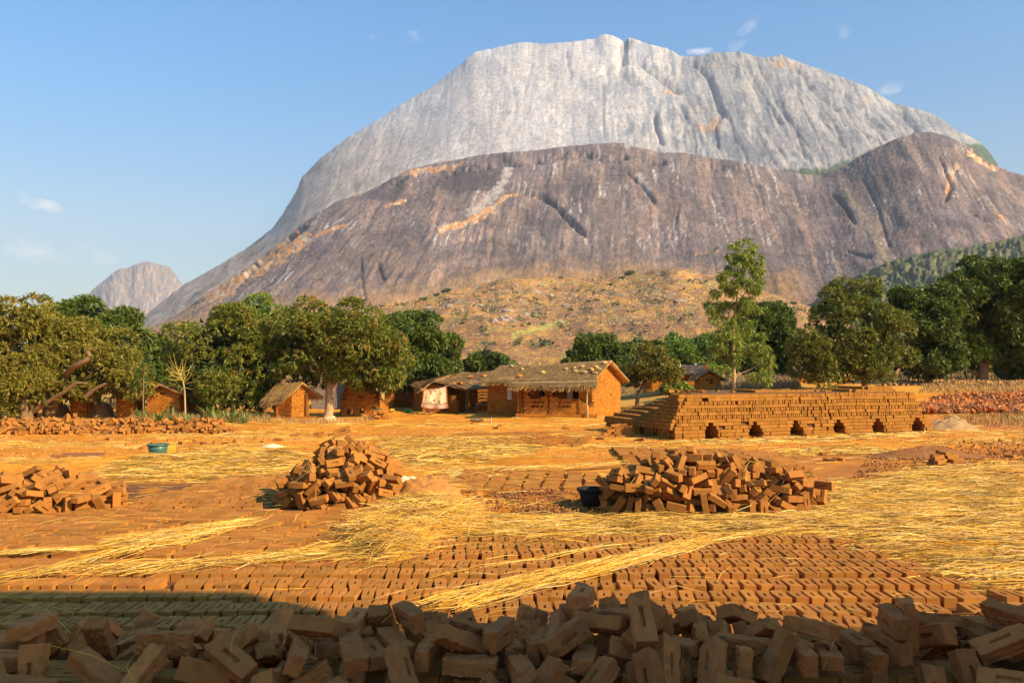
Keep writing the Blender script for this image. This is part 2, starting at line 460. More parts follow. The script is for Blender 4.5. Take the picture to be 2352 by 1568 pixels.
def patch(px, py, cx, cy, rx, ry, s=1): 
    r = ((px - cx) / rx) ** 2 + ((py - cy) / ry) ** 2
    return sst(1.1 - r + 1.0 * fbm(px / 12, py / 14, 3, int(cx) % 50) , 0, .7) * s
def paint_a(px, py, t, d):
    s = px + lean_a(px) * (py - 250)
    w = s + 20 * fbm(px / 110, py / 90, 4, 70)
    grey = np.array((.355, .35, .40)); pale = np.array((.52, .48, .48)); dark = np.array((.20, .21, .28)); warm = np.array((.48, .35, .29))
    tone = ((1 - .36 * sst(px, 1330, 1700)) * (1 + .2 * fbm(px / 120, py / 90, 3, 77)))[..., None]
    b = fbm(w / 22, py / 190, 5, 71, .62)
    c = mix(grey, pale, (.25 + .75 * sst(.45 * b + .8 * fbm(px / 45, py / 60, 4, 69), -.2, .35))[..., None])
    b2 = fbm(w / 9, py / 120, 4, 72, .6)
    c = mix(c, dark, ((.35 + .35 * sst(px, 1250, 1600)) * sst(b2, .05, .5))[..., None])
    b3 = fbm(px / 26, py / 34, 5, 73, .6)
    c = mix(c, dark * 1.1, (.55 * sst(b3, .1, .55))[..., None])
    c = mix(c, warm, (.3 * sst(fbm(px / 70, py / 45, 4, 74), .12, .5) * sst(py, 120, 500))[..., None])
    c = c * (1 + .28 * pn(px / 2.2, py / 2.8, 75) + .18 * pn(px / 1.2, py / 1.3, 76))[..., None]
    org = np.array((.66, .36, .17))
    o = np.maximum.reduce([patch(px, py, 1800, 148, 34, 12), patch(px, py, 1622, 296, 30, 13), patch(px, py, 1545, 208, 22, 9), patch(px, py, 1645, 285, 14, 16), patch(px, py, 1845, 172, 10, 8), patch(px, py, 1440, 182, 16, 5), patch(px, py, 1640, 150, 20, 5, .6), patch(px, py, 1990, 230, 14, 6, .7), patch(px, py, 1950, 262, 9, 5, .6)])
    c = mix(c, org * (1 + .3 * pn(px / 3, py / 8, 78))[..., None], (.8 * o)[..., None])
    for pl, wd, dep in CR_A:
        q = np.abs(side(px, py, pl, wd)); c = mix(c, dark * .8, (.75 * np.exp(-(q / (wd * .55)) ** 2))[..., None])
    # ochre lower left flank with scrub, green saddle on the right
    for sc_, sd3, wd_, am in ((46, 90, .022, .65), (24, 95, .03, .45), (75, 99, .012, .6)):
        q = fbm(w / sc_ + .12 * pn(px / 9, py / 9, 3), py / (sc_ * 3.4), 3, sd3)
        c = mix(c, dark * .75, (am * np.exp(-(q / wd_) ** 2) * sst(fbm(px / 80, py / 60, 3, sd3 + 1), -.25, .2) * (.55 + .45 * sst(px, 1200, 1600)))[..., None])
    fc = sst(fbm(w / 26 + .3 * pn(px / 14, py / 18, 6), py / 74, 4, 97, .55), .02, .16) * sst(px + .3 * py, 1330, 1560)  # blue-shadowed and lit slanted facets painted into the rock colour
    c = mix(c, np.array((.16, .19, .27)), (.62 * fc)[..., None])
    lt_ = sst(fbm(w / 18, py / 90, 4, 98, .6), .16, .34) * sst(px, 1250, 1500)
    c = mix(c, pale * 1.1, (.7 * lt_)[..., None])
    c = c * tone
    low = mix(np.array((.19, .135, .10)), np.array((.46, .32, .20)), sst(fbm(px / 12, py / 10, 4, 79), -.2, .4)[..., None])
    c = mix(c, low, (.9 * sst(py - (px - 560) * .35 + 12 * pn(px / 20, py / 20, 82), 490, 570) * (1 - sst(px, 800, 900)))[..., None])
    mid_ = sst(py - np.interp(px, [300, 700, 900, 1100], [300, 300, 280, 330]) + 30 * fbm(px / 70, py / 50, 3, 83), -60, 120) * (1 - sst(px, 820, 1080))
    c = mix(c, np.array((.25, .20, .18)) * (1 + 1.1 * fbm(w / 12, py / 40, 5, 84, .65))[..., None], (.75 * mid_)[..., None])
    g = sst(py - np.interp(px, [1700, 1815, 1900, 1990, 2100], [420, 390, 384, 352, 330]) + 5 * pn(px / 9, py / 9, 8), -4, 5) * sst(px, 1740, 1830)
    grn = np.array((.055, .085, .045)) * (1 + .8 * pn(px / 2.5, py / 2.5, 80))[..., None]
    c = mix(c, grn, g[..., None])
    tr = sst(fbm(px / 3.2, py / 3.2, 2, 81), .28, .42) * sst(px, 480, 530) * (1 - sst(px, 600, 640)) * sst(t, .9, .96)
    c = mix(c, np.array((.05, .08, .04)), tr[..., None])
    return c
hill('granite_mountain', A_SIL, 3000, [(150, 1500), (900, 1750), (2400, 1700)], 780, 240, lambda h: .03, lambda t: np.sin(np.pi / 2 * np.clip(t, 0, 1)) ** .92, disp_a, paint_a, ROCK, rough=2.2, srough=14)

B_SIL = [(230, 800), (330, 752), (385, 735), (420, 712), (480, 672), (560, 622), (640, 562), (700, 512), (780, 462), (850, 436), (900, 410), (940, 390), (1000, 374), (1060, 364), (1130, 352), (1160, 350), (1220, 346), (1300, 336), (1400, 330), (1450, 335), (1520, 350), (1600, 357), (1700, 375), (1800, 393), (1880, 404), (1930, 386), (1990, 355), (2050, 325), (2100, 305), (2140, 303), (2180, 314), (2230, 340), (2270, 372), (2300, 386), (2352, 408), (2450, 455), (2620, 560)]
CR_B = [([(1185, 438), (1232, 446), (1268, 468), (1298, 500), (1336, 536)], 5, 20), ([(1395, 385), (1440, 394), (1478, 428), (1500, 462)], 4, 10), ([(1912, 448), (1935, 472), (1958, 512)], 3, 10), ([(2225, 488), (2250, 506), (2292, 512)], 4, 9),
        ([(828, 600), (832, 650), (838, 690)], 2, 5), ([(868, 608), (880, 640)], 3, 6), ([(1120, 352), (1150, 362), (1175, 376)], 5, 12), ([(2240, 345), (2275, 372)], 6, 16), ([(1565, 576), (1600, 580), (1640, 572)], 3, 8), ([(1950, 580), (1998, 592)], 3, 9), ([(1560, 470), (1550, 520), (1530, 560)], 2, 3), ([(1310, 375), (1370, 370), (1420, 378)], 3, 7),
        ([(700, 520), (640, 570), (560, 640)], 5, 12), ([(1050, 560), (1110, 552), (1180, 566)], 3, 6), ([(1980, 410), (2010, 470), (2040, 560)], 3, 3), ([(2160, 360), (2185, 430), (2170, 460)], 4, 8)]
def lean_b(px): return np.interp(px, [300, 700, 1000, 1300, 1700, 2050, 2350], [1.1, .75, .35, .08, -.32, -.38, -.6])
def disp_b(px, py, t, H):
    s = px + lean_b(px) * (py - 450)
    w = s + 12 * fbm(px / 80, py / 90, 3, 160)
    d = 8 * fbm(w / 140, py / 240, 3, 161) + .8 * fbm(w / 16, py / 90, 3, 162, .6) + 1.0 * fbm(px / 6, py / 7, 3, 163)
    for pl, wd, dep in CR_B:
        q = side(px + 4 * pn(px / 14, py / 14, 4), py + 4 * pn(px / 13, py / 15, 6), pl, wd)
        d = d - dep * .8 * np.where(q > 0, np.exp(-(q / (wd * .45)) ** 2), np.exp(-(q / (wd * 1.5)) ** 2)) 
    # ledge of broken cliff under the rim
    rim = np.interp(px, [880, 940, 1060, 1160, 1300, 1500, 1700], [430, 408, 384, 372, 350, 366, 386])
    q = py - rim + 4 * pn(px / 12, py / 20, 31)
    d = d - 9 * np.exp(-((q - 3) / 6) ** 2) * sst(px, 860, 920) * (1 - sst(px, 1650, 1750)) * np.clip(.5 + 1.6 * fbm(px / 37, py / 30, 4, 33, .6), 0, 1.4)
    return d
def paint_b(px, py, t, d):
    s = px + lean_b(px) * (py - 450)
    w = s + 9 * fbm(px / 60, py / 80, 3, 170)
    brown = np.array((.178, .132, .130)); dark = np.array((.082, .068, .084)); pale = np.array((.44, .39, .37)); tan = np.array((.29, .19, .155)); org = np.array((.60, .27, .09))
    b = fbm(w / 40, py / 110, 5, 171, .62)
    c = mix(brown, tan, (.8 * sst(b, -.1, .4))[..., None])
    c = mix(c, dark, (.85 * sst(fbm(w / 11, py / 100, 4, 172, .6), .04, .45))[..., None])
    c = mix(c, dark, (.6 * sst(fbm(px / 110, py / 60, 4, 173), .05, .45))[..., None])
    pl = sst(fbm(w / 7, py / 60, 4, 174, .62), .22, .5) * sst(fbm(px / 90, py / 70, 3, 175), -.1, .3)
    c = mix(c, pale, (.95 * pl)[..., None])
    c = c * (1 + .45 * fbm(px / 160, py / 80, 4, 185))[..., None]
    for sc_, sd3, wd_, am in ((60, 190, .018, .7), (28, 195, .025, .5)):
        q = fbm(w / sc_ + .15 * pn(px / 8, py / 8, 3), py / (sc_ * 2.6), 3, sd3)
        c = mix(c, dark * .7, (am * np.exp(-(q / wd_) ** 2) * sst(fbm(px / 80, py / 50, 3, sd3 + 1), -.2, .2))[..., None])
    burn = patch(px, py, 1075, 410, 95, 34) * .8
    c = mix(c, np.array((.055, .045, .055)), burn[..., None])
    c = c * (1 + .38 * pn(px / 1.9, py / 2.2, 176) + .25 * pn(px / 1.1, py / 1.2, 177))[..., None]
    def band(pl, wd, seed): 
        q = seg_d(px, py, pl); return sst(1.15 - q / wd + 1.0 * fbm(px / 16, py / 9, 3, seed), 0, .6)
    o = np.maximum.reduce([band([(490, 676), (560, 634), (640, 590), (692, 552)], 24, 21), band([(1015, 532), (1090, 506), (1130, 478)], 9, 22), band([(1130, 478), (1165, 448), (1195, 438), (1245, 450)], 5, 23),
                           band([(2172, 442), (2190, 400), (2200, 372)], 5, 24), band([(2228, 352), (2258, 368), (2284, 384)], 8, 25), band([(730, 545), (770, 528), (800, 520)], 5, 26), band([(890, 475), (930, 462)], 5, 28),
                           band([(820, 446), (900, 404), (1000, 384), (1060, 372)], 6, 27) * .8, band([(2300, 492), (2312, 505)], 5, 29), band([(1600, 578), (1650, 572)], 3, 30), band([(430, 712), (490, 690), (540, 668)], 8, 35) * .7])
    oc = org * (1 + .5 * fbm(px / 3, py / 14, 3, 178))[..., None]
    oc = mix(oc, np.array((.62, .50, .36)), sst(fbm(px / 9, py / 16, 3, 179), 0, .35)[..., None])
    c = mix(c, oc, (.95 * o * np.clip(.85 + fbm(px / 11, py / 16, 3, 186), .4, 1))[..., None])
    wst = np.maximum(band([(1170, 378), (1160, 410), (1130, 450), (1080, 490)], 11, 31), band([(1470, 400), (1488, 440)], 8, 32)) 
    c = mix(c, pale * (1 + .4 * pn(px / 3, py / 10, 5))[..., None], (.65 * wst)[..., None])
    for pl_, wd, dep in CR_B:
        q = np.abs(side(px, py, pl_, wd)); c = mix(c, dark * .6, (.85 * np.exp(-(q / (wd * .5)) ** 2))[..., None])
    # foot of the rock: ochre scree, greener strip on the right
    ft = sst(py - np.interp(px, [300, 500, 800, 1000, 1200, 1400, 1700, 2000], [722, 715, 672, 648, 622, 604, 625, 640]) + 26 * fbm(px / 34, py / 20, 4, 180), -30, 30) * (1 - sst(px, 1800, 1900))
    c = mix(c, np.array((.33, .185, .08)) * (1 + .4 * fbm(px / 8, py / 6, 3, 181))[..., None], (.8 * ft)[..., None])
    y1 = sst(seg_d(px, py, [(1935, 430), (1990, 500), (2030, 590)]) * -1 + 8 + 8 * pn(px / 10, py / 20, 7), 0, 5)
    c = mix(c, np.array((.36, .30, .16)), (.45 * y1)[..., None])
    tr = sst(fbm(px / 3.0, py / 2.6, 2, 182), .36, .46) * sst(fbm(px / 50, py / 40, 2, 183), .02, .2)
    c = mix(c, np.array((.05, .08, .035)), (.7 * tr)[..., None])
    return c
hill('brown_rock_dome', B_SIL, [(230, 1150), (1300, 1500), (2600, 1500)], [(230, 760), (1300, 820), (2600, 800)], 780, 185, lambda h: .05, lambda t: np.sin(np.pi / 2 * np.clip(t, 0, 1)) ** .95, disp_b, paint_b, ROCK, rough=1.6, srough=12)

E_SIL = [(120, 760), (188, 694), (212, 665), (232, 648), (268, 622), (300, 612), (320, 604), (344, 601), (368, 607), (392, 615), (402, 632), (420, 652), (450, 690), (520, 760)]
def disp_e(px, py, t, H): return 26 * fbm(px / 34, py / 60, 4, 260, .5) + 7 * fbm(px / 6, py / 16, 3, 261)
def paint_e(px, py, t, d):
    c = mix(np.array((.20, .15, .15)), np.array((.30, .25, .23)), sst(fbm(px / 7, py / 22, 4, 262), -.1, .35)[..., None])
    c = mix(c, np.array((.16, .12, .12)), (.7 * sst(fbm(px / 11, py / 18, 4, 263), .05, .4))[..., None])
    c = mix(c, np.array((.46, .24, .14)), (.75 * sst(fbm(px / 12, py / 9, 4, 264), .2, .42))[..., None])
    return c * (1 + .3 * pn(px / 1.6, py / 2, 265))[..., None]
hill('distant_peak', E_SIL, 6500, 5000, 220, 90, lambda h: .01, lambda t: np.sin(np.pi / 2 * np.clip(t, 0, 1)) ** .9, disp_e, paint_e, ROCK, rough=2.0, srough=10)

# lower slopes: dry golden foothill and a wooded green shoulder on the right
C_SIL = [(1780, 745), (1850, 705), (1880, 688), (1930, 652), (1990, 622), (2050, 600), (2100, 585), (2160, 572), (2230, 565), (2300, 552), (2352, 540), (2450, 520), (2600, 515)]
def disp_c(px, py, t, H): return 5 * fbm(px / 30, py / 22, 4, 360) + 7 * np.clip(fbm(px / 6, py / 4.5, 3, 361), 0, 1)
def paint_c(px, py, t, d):
    c = mix(np.array((.16, .125, .065)), np.array((.09, .105, .05)), sst(fbm(px / 26, py / 12, 4, 362), -.2, .3)[..., None])
    c = mix(c, np.array((.05, .08, .04)), sst(fbm(px / 6, py / 4.5, 3, 361), .06, .28)[..., None])
    return c * (1 + .5 * pn(px / 1.7, py / 1.4, 363))[..., None]
GRS = mat('scrub_slope', attr=True, rough=.95, var=.2, scale=.25, bump=.5, bscale=.5, bdist=1.)
hill('wooded_slope', C_SIL, [(1780, 760), (2600, 1000)], 420, 260, 80, lambda h: .0, lambda t: t ** .9, disp_c, paint_c, GRS, rough=2, srough=7)

D_SIL = [(-500, 848), (-100, 835), (150, 800), (330, 765), (420, 752), (560, 748), (700, 728), (800, 712), (850, 704), (950, 690), (1050, 664), (1150, 642), (1250, 634), (1330, 640), (1400, 640), (1500, 620), (1560, 614), (1620, 628), (1700, 650), (1800, 684), (1870, 712), (1950, 740), (2100, 770), (2352, 790), (2900, 810)]
def disp_d(px, py, t, H):
    k = H / 800
    return k * (7 * fbm(px / 120, py / 40, 4, 460) + 1.0 * fbm(px / 22, py / 9, 4, 461) + 1.6 * np.clip(fbm(px / 7, py / 5, 2, 462), 0, 1) * sst(py, 790, 690))
def paint_d(px, py, t, d):
    gold = np.array((.44, .215, .048)); red = np.array((.20, .095, .055)); tan = np.array((.27, .13, .052)); grn = np.array((.16, .19, .05)); rock = np.array((.33, .25, .19))
    c = mix(tan, gold, sst(fbm(px / 70, py / 16, 5, 470, .6), -.15, .3)[..., None])
    fld = sst(fbm(px / 150, py / 22, 4, 471), .02, .14) * sst(py, 660, 710)
    pf = patch(px, py, 1570, 738, 190, 17) + patch(px, py, 1330, 722, 90, 10) * .8 + patch(px, py, 1700, 705, 120, 10) * .7
    fld = np.clip(np.maximum(fld * .65, pf), 0, 1)
    c = mix(c, red, (.85 * fld)[..., None])
    yl = sst(1.2 - seg_d(px, py, [(1180, 772), (1230, 752), (1290, 735)]) / 6 + .8 * pn(px / 9, py / 5, 9), 0, .5)
    c = mix(c, np.array((.42, .40, .07)), (.7 * yl)[..., None])
    g = sst(fbm(px / 60, py / 22, 3, 472), .2, .42) * .4
    c = mix(c, grn, g[..., None])
    sp = sst(fbm(px / 4.2, py / 3.0, 3, 473), .20, .36) * sst(px, 300, 900) * (1 - sst(py, 690, 790) * .85)
    c = mix(c, rock, (.85 * sp)[..., None])
    bs = sst(fbm(px / 3.4, py / 2.6, 3, 474), .30, .40) * (1 - .6 * sst(py, 720, 800))
    c = mix(c, np.array((.07, .105, .03)), (.8 * bs)[..., None])
    c = c * (1 + .45 * fbm(px / 2.4, py / 1.3, 2, 475) + .16 * pn(px / 1.1, py / .7, 476))[..., None]
    return c
_, PD = hill('dry_foothill', D_SIL, [(-500, 420), (300, 620), (1300, 800), (2000, 620), (2900, 420)], 105, 560, 130, lambda h: -.035, lambda t: t ** .8, disp_d, paint_d, GRS, rough=1.2, srough=20)

# haze in the dry-season air
hm = bpy.data.materials.new('haze_air'); hm.use_nodes = True
hm.node_tree.nodes.remove(hm.node_tree.nodes['Principled BSDF'])
pv = hm.node_tree.nodes.new('ShaderNodeVolumePrincipled')
pv.inputs['Color'].default_value = (.80, .87, 1.0, 1)
pv.inputs['Density'].default_value = .000095
hm.node_tree.links.new(pv.outputs[0], hm.node_tree.nodes['Material Output'].inputs['Volume'])
V, F, _ = box((0, 3600, 740), (14000, 9600, 1560 + 60))
link('haze', mesh_np('haze', V, F, hm), kind='stuff')
# ------------------------------------------------------------------ bricks: heaps were settled once with gravity, the resting poses are stored here
BL, BW, BT = .28, .115, .085
def core(hf, x0,x1,y0,y1, margin):
    """hf(x,y)=target surface height; passive brick lattice below hf-margin"""
    out=[];k=0
    while True:
        z=k*BT+BT/2;any_=False
        sx,sy,rz=(BL+.004,BW+.004,0.) if k%2==0 else (BW+.004,BL+.004,math.pi/2)
        nx=int((x1-x0)/sx);ny=int((y1-y0)/sy)
        for i in range(nx):
            for j in range(ny):
                x=x0+(i+.5)*sx;y=y0+(j+.5)*sy
                if min(hf(x+a*sx/2,y+b*sy/2) for a in(-1,1) for b in (-1,1))-margin>=z+BT/2:
                    out.append((x,y,z,rz));any_=True
        if not any_ and k>0:break
        k+=1
    return out
def cone(cx,cy,rx,ry,h,p=1.15,flat=0.):
    def f(x,y):
        r=math.hypot((x-cx)/rx,(y-cy)/ry)
        r=max(0,(r-flat)/(1-flat))
        return h*(1-r**p) if r<1 else -1
    return f
def ridge(x0,x1,yc,hw,h,back=1.):
    def f(x,y):
        if x<x0 or x>x1:return -1
        d=(y-yc)/(hw*(back if y>yc else 1))
        hh=h*(1+.07*math.sin(x*2.3+1)+.05*math.sin(x*5.1))
        return hh*(1-abs(d)**1.2) if abs(d)<1 else -1
    return f
def gmax(*fs): return lambda x,y:max(f(x,y) for f in fs)
HEAPS={
 # name:(hf, x0,x1,y0,y1, margin, nlayers_drop, count)
 'front':(ridge(-3.2,3.3,4.12,.78,.98,1.0),-3.2,3.3,3.3,4.9,.2,640),
 'mid':(cone(-2.78,13.0,1.0,.9,1.12,1.5,.12),-4.1,-1.4,11.8,14.2,.17,300),
 'right':(gmax(cone(2.7,12.25,1.2,.8,.95,1.7,.1),cone(2.1,12.2,.75,.75,.85,1.6),cone(4.0,12.3,.85,.7,.6,1.6)),.9,5.1,11.2,13.3,.17,400),
 'left':(gmax(cone(-7.3,12.4,1.3,.8,.62,1.4,.2),cone(-6.5,12.2,.5,.6,.36,1.4,.2)),-9,-5.8,11.2,13.6,.15,200),
 'bank':(ridge(-19.5,-10.2,28.6,.8,.55,1.),-19.5,-10.2,27.6,29.6,.17,620),
}
